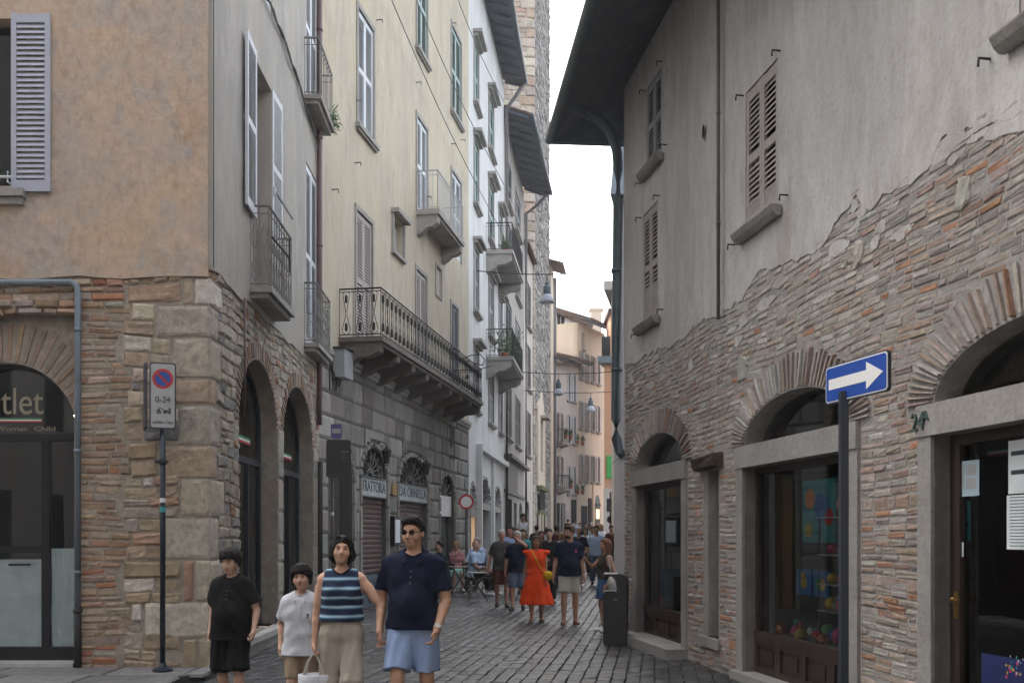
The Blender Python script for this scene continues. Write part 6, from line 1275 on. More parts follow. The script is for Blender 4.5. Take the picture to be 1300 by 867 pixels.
def stripes():
    m = bpy.data.materials.new('cloth_stripes'); m.use_nodes = True; t = m.node_tree; L = t.links.new; b = t.nodes['Principled BSDF']; b.inputs['Roughness'].default_value = .9
    tc = N(t, 'TexCoord'); sx = N(t, 'SeparateXYZ'); L(tc.outputs['Object'], sx.inputs[0]); ns = N(t, 'TexNoise'); ns.inputs['Scale'].default_value = 5; L(tc.outputs['Object'], ns.inputs[0])
    a = N(t, 'Math'); a.operation = 'MULTIPLY_ADD'; a.inputs[1].default_value = .02; L(ns.outputs[0], a.inputs[0]); L(sx.outputs['Z'], a.inputs[2])
    d_ = N(t, 'Math'); d_.operation = 'DIVIDE'; d_.inputs[1].default_value = .073; L(a.outputs[0], d_.inputs[0]); fr = N(t, 'Math'); fr.operation = 'FRACT'; L(d_.outputs[0], fr.inputs[0])
    cr = N(t, 'ValToRGB'); e = cr.color_ramp; e.interpolation = 'CONSTANT'; e.elements[0].position = 0; e.elements[0].color = (.010, .016, .05, 1); e.elements[1].position = .50; e.elements[1].color = (.03, .16, .26, 1)
    for p_, c in ((.62, (.36, .46, .55, 1)), (.84, (.03, .16, .26, 1)), (.93, (.010, .016, .05, 1))): q = e.elements.new(p_); q.color = c
    L(fr.outputs[0], cr.inputs[0]); L(cr.outputs[0], b.inputs['Base Color']); M['cloth_stripes'] = m
stripes()
def specs(pp, parent, up=False, name='sunglasses', big=.021):
    h = pp['hl']; y0, z0 = (-.094, .006) if not up else (-.066, .098); m = MB(); 
    for s in (1, -1):
        c = [(s*.032+big*math.cos(t), big*.85*math.sin(t)) for t in np.linspace(0, 2*math.pi, 15)[:-1]]
        fr_ = [h(x, y0-.004-(.0 if not up else z*.5), z0+z) for x, z in c]; bk = [h(x, y0+.002-(.0 if not up else z*.5), z0+z) for x, z in c]; n = len(c); m.add(fr_+bk, [tuple(range(n)), tuple(range(2*n-1, n-1, -1))]+[(i, (i+1) % n, n+(i+1) % n, n+i) for i in range(n)])
        tube(m, [h(s*(.032+big*.9), y0, z0+.006), h(s*.076, y0+.02, z0+.006), h(s*.083, .01, z0+(.004 if not up else -.03))], .0028, 5)
    tube(m, [h(-.012, y0-.003, z0+.004), h(.012, y0-.003, z0+.004)], .0025, 5); return m.build(name, 'lens', parent)
def gpos(px, s): y = F/s; return Vector(((px-650)*y/F, y, gz(y)))
# ------------------------------------------------------------------ the family in front
V0 = .0075
man = person('man in navy polo shirt, round sunglasses and pale blue shorts walking hand in hand', gpos(525, 161), 1.765, math.radians(-6), V0, (.54, .32, .21), 'hair_black', 'quiff', heavy=.32, head=(math.radians(-14), math.radians(3), 0),
             hands={-1: (-.255, -.05, .885), 1: (.215, -.15, .90)}, elb={1: (.7, 1, 0), -1: (-.5, 1, 0)}, feet={1: (.10, .16, .12), -1: (-.10, -.20, .085)}, curl={-1: 1.25, 1: .75}, handdir={1: (-.25, -.2, -1), -1: (-.05, -.1, -1)},
             top=dict(mat='cloth_navy', sleeve=.72, hem=.885, ease=.018, collar=True, name='polo_shirt', vneck=0), bottom=dict(mat='cloth_blue', length=.88, ease=.028, legflare=1.6, name='shorts'), shoes=('shoe_white', 'sneaker'), sho_w=.20)
specs(man, man['root'])
wm = person('woman in blue and white striped sleeveless top and wide linen trousers holding a white bag', gpos(434, 160), 1.615, math.radians(4), V0, (.58, .35, .24), 'hair_black', 'tied', female=True, head=(math.radians(6), math.radians(-6), math.radians(3)),
            hands={-1: (-.235, -.02, .83), 1: (.325, -.175, .945)}, elb={1: (1, .6, 0), -1: (-.6, 1, 0)}, feet={1: (.09, -.14, .085), -1: (-.09, .16, .11)}, curl={-1: 1.5, 1: 1.1}, handdir={-1: (.05, 0, -1), 1: (.35, .35, -1)},
            top=dict(mat='cloth_stripes', sleeve=0, hem=1.03, ease=.014, name='striped_top'), bottom=dict(mat='cloth_linen', kind='trousers', length=1.95, ease=.022, legflare=1.5, name='trousers', top=1.06), shoes=('shoe_tan', 'sandal'), sho_w=.175)
specs(wm, wm['root'], True)
by = person('boy in white polo shirt and khaki shorts with sunglasses on his hair', gpos(383, 150), 1.345, math.radians(4), V0, (.58, .36, .25), 'hair_black', 'shag', child=True, head=(math.radians(-4), 0, math.radians(-4)), feet={1: (.09, .1, .1), -1: (-.09, -.12, .085)},
            hands={-1: (-.235, .02, .90), 1: (.23, -.02, .90)}, top=dict(mat='cloth_white', sleeve=.70, hem=.80, ease=.030, flare=.012, collar=True, name='polo_shirt'), bottom=dict(mat='cloth_khaki', length=.92, ease=.014, name='shorts'), shoes=('shoe_white', 'sneaker'))
specs(by, by['root'], True)
bb_ = person('boy in black shirt and long black shorts walking beside the stone corner', gpos(294, 139.5), 1.48, math.radians(-4), V0, (.58, .37, .27), 'hair_black', 'bowl', child=True, heavy=.35, head=(math.radians(-16), math.radians(12), 0), feet={1: (.11, -.08, .085), -1: (-.11, .12, .1)},
             hands={-1: (-.255, .06, .90), 1: (.275, -.10, .90)}, elb={1: (.5, 1, 0)}, curl={1: 1.5, -1: .6}, top=dict(mat='cloth_black', sleeve=.72, hem=.80, ease=.034, collar=True, name='shirt'), bottom=dict(mat='cloth_black', length=1.05, ease=.036, legflare=1.5, name='shorts'), shoes=('shoe_dark', 'sneaker'))
# watch, logo marks
def ringband(p, a, b, r, w, mat, parent, name):
    a, b = Vector(a), Vector(b); d_ = (b-a).normalized(); m = MB(); tube(m, [a-d_*w, a+d_*w], [r, r], 14, False); m.build(name, mat, parent); return
ringband(man, man['el'][1].lerp(man['wr'][1], .93), man['wr'][1], .033, .013, 'strap_metal', man['root'], 'watch')
m = MB(); lathe(m, man['el'][1].lerp(man['wr'][1], .93)+Vector((.01, -.034, 0)), [(.016, -.004), (.018, 0), (.016, .004)], 12); m.build('watch_face', 'white_paint', man['root'])
def mark(pp, x, y, z, pts, mat, name='emblem'):
    m = MB()
    for a in pts: tube(m, [pp['P'](x+u_, y, z+v_) for u_, v_ in a], .004, 4)
    return m.build(name, mat, pp['root'])
mark(by, .085, by['surfy']('polo_shirt', .085, 1.24)-.002, 1.24, [[(0, -.02), (0, .02)], [(-.012, .012), (.012, .02)], [(-.01, -.02), (.004, 0)]], 'toy_navy')
m = MB()
for sx in [[(-.013, .024), (.013, .024), (.002, .006), (.014, -.006), (.008, -.022), (-.013, -.024)]]: tube(m, [by['P'](-.275, -.035+u_, 1.20+v_) for u_, v_ in sx], .005, 4)
m.build('sleeve_number', 'toy_navy', by['root'])
# white basket bag in the woman's hand
hc_ = wm['tip'][-1]+Vector((0, -.01, -.01)); bx0 = hc_+Vector((0, 0, -.40)); R_ = empty('handbag', bx0, 'small white ribbed basket bag hanging from the woman\'s hand', 'bag')
m = MB(); n = 28; pr = [(.07, 0), (.105, .005), (.118, .07), (.124, .15), (.128, .235), (.122, .24), (.115, .16)]; vs = []
for r_, z_ in pr:
    for i in range(n): a = 2*math.pi*i/n; q = 1+.03*math.cos(i*math.pi); vs.append(bx0+Vector((math.cos(a)*r_*q, math.sin(a)*r_*.72*q, z_)))
m.add(vs, [(i*n+k, i*n+(k+1) % n, (i+1)*n+(k+1) % n, (i+1)*n+k) for i in range(len(pr)-1) for k in range(n)]+[tuple(range(n))[::-1]]); m.build('basket', 'cloth_white', R_, smooth=True)
m = MB(); c = bx0+Vector((0, 0, .22)); m.add([c+Vector((math.cos(a)*.112, math.sin(a)*.08, .01*math.sin(a*3))) for a in np.linspace(0, 6.28, 15)[:-1]], [tuple(range(14))]); m.build('lining', 'cloth_forest', R_)
for sy in (-1, 1): m = MB(); tube(m, [bx0+Vector((-.085, sy*.05, .22)), bx0+Vector((-.05, sy*.035, .33)), hc_+Vector((-.012, sy*.012, -.005)), hc_+Vector((.012, sy*.012, -.005)), bx0+Vector((.05, sy*.035, .33)), bx0+Vector((.085, sy*.05, .22))], .0075, 6); m.build('handle', 'cloth_offwhite', R_)

# ------------------------------------------------------------------ middle distance walkers
V1 = .0112
wo = person('woman in long orange ruffled dress with a yellow crossbody bag', gpos(681, 67.5), 1.62, 0, V1, (.34, .17, .10), 'hair_brown', 'bob', female=True, feet={1: (.10, .08, .09), -1: (-.10, -.12, .085)}, hands={1: (.20, -.10, .83), -1: (-.25, .0, .86)}, curl=.8,
            top=dict(mat='cloth_orange', sleeve=.16, hem=.98, ease=.024, name='bodice'), bottom=dict(mat='cloth_orange', kind='skirt', length=.36, flare=.165, rip=.07, name='dress_skirt'), shoes=('shoe_tan', 'sandal'))
for s in (1, -1):
    c_ = Field((-.4, -.25, 1.15), (.4, .25, 1.5), .011); c_.ell(np.array((s*.185, 0, 1.33)), (.075, .085, .042), 0); X, Y, Z = c_.grid(); c_.F += (.010*np.sin(Y*90)*np.cos(Z*30)+.0).astype(np.float32); c_.F = np.maximum(c_.F, (1.300-.25*(s*X-.2)-Z).astype(np.float32)); V3, F3 = surface_nets(c_.F, c_.lo, .011); npmesh('ruffle_sleeve', V3*wo['k']/ .9257*1.0 if False else V3*1.0-np.array((0, 0, .02)), F3, 'cloth_orange', wo['root'], None, 0)
P = wo['P']; bg_ = empty('crossbody_bag', P(.235, -.12, .95), 'small yellow crossbody bag on the hip of the woman in orange', 'bag')
c_ = Field((-.15, -.1, -.12), (.15, .1, .12), .012); c_.ell((0, 0, 0), (.10, .05, .085), 0); V3, F3 = surface_nets(c_.F, c_.lo, .012); npmesh('pouch', V3, F3, 'cloth_yellow', bg_, None, 0)
m = MB(); pts = [P(-.12, .03, 1.47), P(-.09, -.10, 1.42), P(-.03, -.155, 1.32), P(.04, -.165, 1.18), P(.12, -.17, 1.05), P(.2, -.16, .98)]; tube(m, pts, .013, 6); m.build('strap', 'cloth_yellow', bg_)
mn = person('bearded man in navy T-shirt and cream shorts walking beside the woman in orange', gpos(723, 69), 1.80, math.radians(2), V1, (.40, .22, .15), 'hair_brown', 'quiff', heavy=.12, head=(math.radians(-55), 0, 0), feet={1: (.11, .04, .085), -1: (-.11, -.10, .085)}, hands={1: (.26, -.06, .84), -1: (-.29, -.04, .86)}, curl=.9,
            top=dict(mat='cloth_navy', sleeve=.72, hem=.86, ease=.026, name='t_shirt'), bottom=dict(mat='cloth_offwhite', length=.86, ease=.032, name='shorts'), shoes=('shoe_tan', 'sandal'))
m = MB(); c = mn['P'](.10, mn['surfy']('t_shirt', .10, 1.30)-.0, 1.30); lathe(m, c, [(.004, -.03), (.016, -.02), (.02, 0), (.016, .02), (.004, .03)], 8); m.build('emblem', 'toy_pink', mn['root'])
c_ = Field((-.2, -.2, -.2), (.2, .2, .1), .01); Rh = rotm(math.radians(-55)); c_.ell(Rh@np.array((0, -.03, -.07)), (.062, .065, .05), 0, R=Rh); X, Y, Z = c_.grid(); Pp = np.stack([X, Y, Z], -1)@Rh; c_.F = np.maximum(c_.F, (Pp[..., 2]+.05).astype(np.float32)); V3, F3 = surface_nets(c_.F, c_.lo, .01); hcw = mn['hl'](0, 0, 0)-mn['root'].location; npmesh('beard', V3+np.array(hcw), F3, 'hair_brown', mn['root'], None, 0)
ringband(mn, mn['el'][1].lerp(mn['wr'][1], .92), mn['wr'][1], .036, .014, 'strap_metal', mn['root'], 'watch')
gm_ = person('grey haired man in dark printed T-shirt and rust shorts walking on the left', gpos(637, 58), 1.70, math.radians(5), V1, (.36, .20, .14), 'hair_grey', 'buzz', heavy=.15, feet={1: (.10, -.14, .085), -1: (-.10, .1, .1)}, hands={-1: (-.31, -.02, .86), 1: (.13, -.24, 1.22)}, curl=1.0,
       top=dict(mat='cloth_charcoal', sleeve=.7, hem=.84, ease=.026, name='t_shirt'), bottom=dict(mat='cloth_rust', length=.95, ease=.03, name='shorts'), shoes=('shoe_dark', 'sneaker'))
m = MB(); t0 = gm_['tip'][1]; lathe(m, t0+Vector((0, -.02, -.02)), [(.012, -.08), (.028, .02)], 10); cn = empty('ice_cream', t0+Vector((0, -.02, -.1)), 'ice cream cone in the hand of the grey haired man', 'ice cream'); m.build('cone', 'wood_ochre', cn); m = MB(); lathe(m, t0+Vector((0, -.02, 0)), [(.02, 0), (.034, .02), (.03, .045), (.01, .065)], 10); m.build('scoop', 'cloth_offwhite', cn, smooth=True)
person('white haired man in navy shirt and denim shorts raising his hand to his face', gpos(657, 60), 1.68, math.radians(-8), V1, (.36, .20, .14), 'hair_grey', 'short', heavy=.2, feet={1: (.11, .1, .1), -1: (-.1, -.12, .085)}, hands={1: (.02, -.20, 1.56), -1: (-.27, 0, .88)}, elb={1: (.9, -.4, -.6)}, curl=.6,
       top=dict(mat='cloth_navy', sleeve=.8, hem=.84, ease=.026, name='shirt'), bottom=dict(mat='cloth_jean', length=1.0, ease=.028, name='shorts'), shoes=('shoe_dark', 'sneaker'))
person('young man in black T-shirt and black trousers behind the woman in orange', gpos(697, 56), 1.71, math.radians(3), V1, (.42, .26, .19), 'hair_black', 'short', feet={1: (.1, .1, .09), -1: (-.1, -.1, .085)}, hands={1: (.28, -.1, .92), -1: (-.1, -.2, 1.05)},
       top=dict(mat='cloth_black', sleeve=.7, hem=.86, name='t_shirt'), bottom=dict(mat='cloth_black', kind='trousers', length=1.9, ease=.02, name='trousers'), shoes=('shoe_dark', 'sneaker'))
bw = person('woman with long light brown hair in brown halter top and denim skirt behind the bin', gpos(769, 75), 1.57, math.radians(-70), V1, (.42, .25, .18), 'hair_ginger', 'long', female=True, hands={-1: (-.22, -.30, 1.33), 1: (.2, -.05, .9)}, elb={-1: (-.8, .2, -.8)}, curl=.4,
       top=dict(mat='cloth_brown', sleeve=0, hem=1.0, ease=.012, name='halter_top'), bottom=dict(mat='cloth_denim', kind='skirt', length=.62, flare=.06, rip=.03, name='denim_skirt'), shoes=('shoe_white', 'sneaker'))
P = bw['P']; tb_ = empty('tote_bag', P(.21, 0, .85), 'cream shoulder bag on the woman in the brown halter top', 'bag'); m = MB(); tube(m, [P(.16, -.03, 1.45), P(.24, -.02, 1.2), P(.25, 0, 1.0)], .012, 6); m.build('strap', 'cloth_offwhite', tb_); c_ = Field((-.2, -.2, -.2), (.2, .2, .2), .014); c_.ell((0, 0, 0), (.06, .14, .13), 0); V3, F3 = surface_nets(c_.F, c_.lo, .014); npmesh('pouch', V3+np.array((0, 0, .05)), F3, 'cloth_offwhite', tb_, None, 0)

# ------------------------------------------------------------------ cafe group on the left
def chair(loc, yaw, lab):
    r = empty('bistro_chair', loc, lab, 'chair', 'folding bistro chairs'); Rz = Matrix.Rotation(yaw, 4, 'Z'); T = lambda x, y, z: Vector(loc)+Rz@Vector((x, y, z))
    for s in (-1, 1):
        m = MB(); tube(m, [T(s*.2, -.22, 0), T(s*.2, .17, .45), T(s*.19, .22, .86)], .012, 6); m.build('leg', 'iron', r); m = MB(); tube(m, [T(s*.17, .24, 0), T(s*.17, -.2, .45)], .012, 6); m.build('leg', 'iron', r)
    m = MB()
    for i in range(7): y = -.2+i*.062; m.add([T(x, y_, z) for x in (-.21, .21) for y_ in (y, y+.05) for z in (.45, .465)], BOXF)
    m.build('seat', 'wood_dark', r); m = MB()
    for z in (.66, .76): m.add([T(x, y_, z_) for x in (-.2, .2) for y_ in (.2, .215) for z_ in (z, z+.05)], BOXF)
    m.build('backrest', 'wood_dark', r); m = MB(); tube(m, [T(-.2, -.02, .22), T(.2, -.02, .22)], .008, 5); m.build('stretcher', 'iron', r); return r
def table(loc, lab, h=.72, r_=.3):
    r = empty('bistro_table', loc, lab, 'table'); loc = Vector(loc); m = MB(); lathe(m, loc, [(r_, h-.02), (r_+.01, h-.01), (r_, h)], 24); m.build('tabletop', 'iron_grey', r)
    for s in (-1, 1): m = MB(); tube(m, [loc+Vector((s*.25, -.2, 0)), loc+Vector((-s*.2, .0, h-.02))], .012, 6); m.build('leg', 'iron', r); m = MB(); tube(m, [loc+Vector((s*.25, .2, 0)), loc+Vector((-s*.2, .05, h-.02))], .012, 6); m.build('leg', 'iron', r)
    return r
def sit(lab, px, s, yaw, H, **kw):
    p = gpos(px, s); kk = H/1.75; y = math.radians(yaw)
    person(lab, p, H, y, V1, seat=.53, feet=kw.pop('feet', {1: (.12, -.52, .085), -1: (-.12, -.45, .085)}), kneehint={1: (0, -1, 1), -1: (0, -1, 1)}, hands=kw.pop('hands', {1: (.15, -.38, .62/kk), -1: (-.15, -.38, .62/kk)}), **kw); return chair(p, y, 'dark folding bistro chair under the '+lab.split(' sitting')[0])
sit('dark haired man in black jacket and grey trousers sitting at the cafe table', 563, 51, -60, 1.80, skin=(.36, .22, .16), hairc='hair_black', hair='short', lean=(0, -.10), top=dict(mat='cloth_forest', sleeve=1.6, ease=.03, hem=.88, name='jacket'), bottom=dict(mat='cloth_grey', kind='trousers', length=1.9, ease=.02, name='trousers'), shoes=('shoe_white', 'sneaker'))
sit('curly blonde woman in pink top and mint skirt sitting at the cafe table', 579, 47.5, 10, 1.66, skin=(.42, .25, .19), hairc='hair_blonde', hair='long', female=True, hands={1: (.18, -.3, .75), -1: (-.02, -.2, 1.05)}, top=dict(mat='cloth_pink', sleeve=.4, hem=.88, name='blouse'), bottom=dict(mat='cloth_mint', length=.98, ease=.035, name='skirt'), shoes=('shoe_white', 'sneaker'))
sit('bald man in pale blue T-shirt and black trousers sitting at the cafe table', 601, 50, 68, 1.80, skin=(.40, .23, .17), hair='bald', heavy=.2, lean=(0, -.06), top=dict(mat='cloth_sky', sleeve=.7, ease=.03, hem=.84, name='t_shirt'), bottom=dict(mat='cloth_black', kind='trousers', length=1.9, ease=.024, name='trousers'), shoes=('shoe_white', 'sneaker'))
sit('grey haired man in glasses and light blue shirt sitting behind the bald man', 606, 46, -15, 1.88, skin=(.38, .22, .16), hairc='hair_grey', hair='short', top=dict(mat='cloth_sky', sleeve=1.5, ease=.026, hem=.86, name='shirt'), bottom=dict(mat='cloth_olive', kind='trousers', length=1.9, name='trousers'), shoes=('shoe_dark', 'sneaker'))
chair(gpos(621, 50.5), math.radians(120), 'empty dark folding bistro chair standing right of the bald man'); table(gpos(584, 50), 'small round cafe table in the middle of the seated group')
table(gpos(606, 54), 'low round cafe table between the bald man and the empty chair', .68, .27)
m = MB(); c = gpos(577, 49.5)+Vector((0, -.25, .45)); wbox(m, c.x-.16, c.x+.16, c.y-.05, c.y+.05, c.z, c.z+.2)
# ------------------------------------------------------------------ the crowd behind: each one built in its own clothes
tops = ['cloth_white', 'cloth_navy', 'cloth_sky', 'cloth_black', 'cloth_maroon', 'cloth_white', 'cloth_charcoal', 'cloth_teal', 'cloth_grey', 'cloth_pink', 'cloth_olive', 'cloth_green', 'cloth_offwhite', 'cloth_brown', 'cloth_rust']
bots = ['cloth_denim', 'cloth_black', 'cloth_khaki', 'cloth_jean', 'cloth_offwhite', 'cloth_olive', 'cloth_navy', 'cloth_charcoal']
hairs = [('hair_black', 'short'), ('hair_brown', 'long'), ('hair_dark', 'quiff'), ('hair_blonde', 'bob'), ('hair_grey', 'buzz'), ('hair_dark', 'bob'), ('hair_ginger', 'long')]
cn_ = lambda s: s.split('_')[1].replace('sky', 'light blue').replace('offwhite', 'cream').replace('jean', 'blue denim').replace('denim denim', 'denim'); hn = lambda s: s.split('_')[1]
protos = []
crowd = [(648, 50, 1.74, 'cloth_blue', 0), (664, 50, 1.66, 'cloth_teal', 0), (687, 47, 1.6, 'cloth_rust', 1), (706, 41, 1.72, 'cloth_maroon', 2), (713, 46, 1.55, 'cloth_white', 3), (735, 46, 1.7, 'cloth_navy', 4), (743, 38, 1.64, 'cloth_white', 5), (752, 36, 1.66, 'cloth_grey', 0), (757, 44, 1.72, 'cloth_sky', 2), (763, 33, 1.74, 'cloth_white', 3),
         (776, 36, 1.7, 'cloth_rust', 0), (728, 31, 1.75, 'cloth_sky', 4), (748, 28, 1.7, 'cloth_white', 0), (756, 27, 1.66, 'cloth_maroon', 3), (694, 33, 1.62, 'cloth_white', 6), (681, 36, 1.7, 'cloth_navy', 0), 
         (736, 23, 1.7, 'cloth_navy', 2), (744, 22.5, 1.62, 'cloth_white', 1), (751, 23, 1.74, 'cloth_grey', 4), (759, 22, 1.66, 'cloth_rust', 3), (724, 24, 1.68, 'cloth_white', 0), (717, 18, 1.7, 'cloth_white', 2), (721, 18.3, 1.74, 'cloth_black', 0), (730, 19, 1.66, 'cloth_sky', 5), (653, 42, 1.65, 'cloth_white', 1)]
used = set()
for i, (px, s, H, tp, hi_) in enumerate(crowd):
    bt = bots[(i*5+3) % len(bots)]; hc2, hs2 = hairs[hi_]; fem = hs2 in ('long', 'bob'); who = 'woman' if fem else 'man'; yaw = random.choice((0, math.pi, .3, math.pi-.4, -.4, math.pi+.3))
    near = 'nearer part' if s > 40 else ('middle' if s > 26 else 'far end'); lab = f"{hn(hc2)} haired {who} in {cn_(tp)} top and {cn_(bt)} {'shorts' if i % 2 else 'trousers'}, {near} of the crowd"
    p = gpos(px, s); st = random.uniform(.06, .2)
    person(lab, p, H, yaw, .02 if s > 40 else .026, (.38+random.uniform(-.1, .04), .22+random.uniform(-.05, .03), .15), hc2, hs2, female=fem, fingers=False, face=s > 40, feet={1: (.1, -st, .085), -1: (-.1, st, .1)}, hands={1: (.22, random.uniform(-.25, 0), random.uniform(.86, 1.15))},
           top=dict(mat=tp, sleeve=random.choice((.5, .7, 0) if fem else (.7, .8)), hem=.86, ease=.024, name='top'), bottom=dict(mat=bt, length=.9 if i % 2 else 1.9, ease=.026, name='shorts' if i % 2 else 'trousers'), shoes=('shoe_dark', 'sneaker'), group='people crowding the far street')
p = gpos(664, 47.5)+Vector((0, .1, 1.38)); person('dark haired child in white top riding on shoulders above the crowd', p-Vector((0, 0, .0)), 1.1, .2, .018, (.33, .2, .14), 'hair_black', 'bowl', child=True, seat=.12, feet={1: (.1, -.2, -.28), -1: (-.1, -.2, -.28)}, kneehint={1: (0, -1, 0), -1: (0, -1, 0)}, hands={1: (.12, -.2, .35), -1: (-.12, -.2, .35)}, fingers=False,
       top=dict(mat='cloth_white', sleeve=.6, hem=.9, name='top'), bottom=dict(mat='cloth_black', length=.9, name='shorts'), shoes=None)
tag([o for o in C.objects if o.get('label') == 'dark haired child in white top riding on shoulders above the crowd'][0], None)
# ================================================================== STREET FURNITURE
# no-parking sign on its pole
bp_ = Vector((-3.93, 11.2, .095)); sg = empty('no_parking_sign', bp_, 'grey no parking sign reading 0-24 on a dark pole at the stone corner', 'sign'); m = MB(); tube(m, [bp_, bp_+Vector((0, 0, 3.42))], .031, 12); m.build('pole', 'dark_blue_paint', sg, smooth=True)
m = MB(); lathe(m, bp_, [(.11, 0), (.11, .03), (.05, .06), (.035, .1)], 14); m.build('base', 'dark_blue_paint', sg); m = MB(); tube(m, [bp_+Vector((0, 0, 2.33)), bp_+Vector((0, 0, 2.38))], .045, 10); wbox(m, bp_.x-.07, bp_.x+.06, bp_.y-.05, bp_.y+.02, bp_.z+2.34, bp_.z+2.37); m.build('clamp', 'dark_blue_paint', sg)
for z_, mt, w_ in ((1.90, 'white_paint', .05), (1.79, 'toy_teal', .06)): m = MB(); tube(m, [bp_+Vector((0, 0, z_)), bp_+Vector((0, 0, z_+w_))], .0325, 12, False); m.build('sticker', mt, sg)
Wn = Frame((bp_.x+.02, bp_.y-.05), (math.cos(.32), math.sin(.32)), (math.sin(.32), -math.cos(.32)))
def rrect(u0, u1, h0, h1, r, n=5):
    o = []
    for cx, cy, a0 in ((u1-r, h0+r, -90), (u1-r, h1-r, 0), (u0+r, h1-r, 90), (u0+r, h0+r, 180)):
        for i in range(n+1): a = math.radians(a0+90*i/n); o.append((cx+r*math.cos(a), cy+r*math.sin(a)))
    return o
def plate(W, poly, n0, n1, mat, name, parent): m = MB(); slab(m, W, poly, [], n1, n0); fan(m, W, poly, n0); return m.build(name, mat, parent)
ZB = bp_.z+2.72
pl = plate(Wn, rrect(-.14, .14, ZB, ZB+.74, .03), 0, .012, 'dark_blue_paint', 'sign_plate', sg); plate(Wn, rrect(-.125, .125, ZB+.015, ZB+.725, .025), .0125, .014, 'sign_grey', 'face', pl)
circ = lambda cu, ch_, r, n=28: [(cu+r*math.cos(t), ch_+r*math.sin(t)) for t in np.linspace(0, 2*math.pi, n+1)[:-1]]
cz = ZB+.56; plate(Wn, circ(0, cz, .112), .0145, .016, 'sign_red', 'ring', pl); plate(Wn, circ(0, cz, .082), .0165, .018, 'sign_blue', 'disc', pl)
a = math.radians(135); dx_, dz_ = math.cos(a), math.sin(a); q = [(dx_*l*.10-dz_*w*.013, cz+dz_*l*.10+dx_*w*.013) for l, w in ((-1, -1), (1, -1), (1, 1), (-1, 1))]; plate(Wn, q, .0185, .020, 'sign_red', 'bar', pl)
text(Wn, '0-24', 0, ZB+.325, .0155, .095, 'letter_dark', pl, width=.16); text(Wn, 'ambo i lati', 0, ZB+.075, .0155, .05, 'letter_dark', pl, width=.21)
m = MB()
for x0, x1, y0, y1 in ((-.07, -.02, .19, .205), (-.055, -.03, .205, .225), (0, .085, .18, .20), (.06, .085, .20, .235), (.02, .05, .20, .215)): fbox(m, Wn, x0, x1, .0145, .0165, ZB+y0, ZB+y1)
tube(m, [Wn.P(.03, .016, ZB+.2), Wn.P(-.04, .016, ZB+.245)], .004, 4); [tube(m, [Wn.P(x, .0145, ZB+.178), Wn.P(x, .017, ZB+.178)], .012, 8) for x in (-.055, -.03, .02, .07)]; m.build('tow_truck_symbol', 'letter_dark', pl)
Wk = Frame((bp_.x-.155, bp_.y-.10), (-.115, .27), (-.27, -.115)); plate(Wk, rrect(0, .30, ZB-.0, ZB+.74, .03), -.02, .012, 'dark_blue_paint', 'back_plate', sg)
# one-way sign on the right
py = 6.42; pp_ = Vector(((1071-650)/F*py, py, 0)); so_ = empty('one_way_sign', pp_, 'blue one way sign with a white arrow on a dark post before the brick wall', 'sign')
m = MB(); wbox(m, pp_.x-.025, pp_.x+.025, pp_.y-.025, pp_.y+.025, 0, 2.55); m.build('post', 'dark_blue_paint', so_)
Wo = Frame((2.02, 6.92), (.2215+.03, -1), (-1, -.25)); uL, uR = Wo.u(1048), Wo.u(1128); hA, hB = 2.49, 2.74; oo = Wo.P(0, 0, 0)
plt = plate(Wo, rrect(uL, uR, hA, hB, .03), -.02, 0, 'dark_blue_paint', 'sign_plate', so_); plate(Wo, rrect(uL+.008, uR-.008, hA+.008, hB-.008, .026), .0005, .002, 'white_paint', 'border', plt); fc = plate(Wo, rrect(uL+.016, uR-.016, hA+.016, hB-.016, .022), .0025, .004, 'sign_blue', 'face', plt)
L_ = uR-uL; mm_ = (hA+hB)/2; ar_ = [(uL+.07*L_, mm_-.034), (uL+.68*L_, mm_-.034), (uL+.68*L_, mm_-.085), (uL+.93*L_, mm_), (uL+.68*L_, mm_+.085), (uL+.68*L_, mm_+.034), (uL+.07*L_, mm_+.034)]; plate(Wo, ar_, .0045, .006, 'white_paint', 'arrow', plt)
# poster board and street plate by the passage
by_ = 17.6; bx_ = (422-650)/F*by_; st = empty('information_board', (bx_, by_, 0), 'black information board with a purple plate on top, on a thin post by the passage', 'sign'); m = MB(); tube(m, [Vector((bx_, by_, 0)), Vector((bx_, by_, 3.25))], .028, 10); m.build('post', 'pipe_grey', st)
Wb = Frame((bx_, by_-.04), (math.cos(.1), math.sin(.1)), (math.sin(.1), -math.cos(.1))); z0 = 2.65; plate(Wb, rrect(-.1, .33, z0, z0+.66, .04), -.05, .03, 'black_paint', 'board', st)
for i, (w_, hh_) in enumerate(((.12, .022), (.07, .008), (.10, .008), (.05, .008))): m = MB(); fbox(m, Wb, .17, .17+w_, .0305, .0315, z0+.44-i*.045, z0+.44-i*.045+hh_); m.build('print', 'letter_grey', st)
plate(Wb, rrect(-.02, .17, z0+.69, z0+.94, .01), -.02, .0, 'sign_purple', 'street_plate', st); plate(Wb, rrect(.0, .15, z0+.78, z0+.86, .005), .001, .004, 'sign_grey', 'band', st); m = MB(); tube(m, [Vector((bx_, by_, 1.98)), Vector((bx_, by_, 2.04))], .03, 10, False); m.build('sticker', 'white_paint', st)
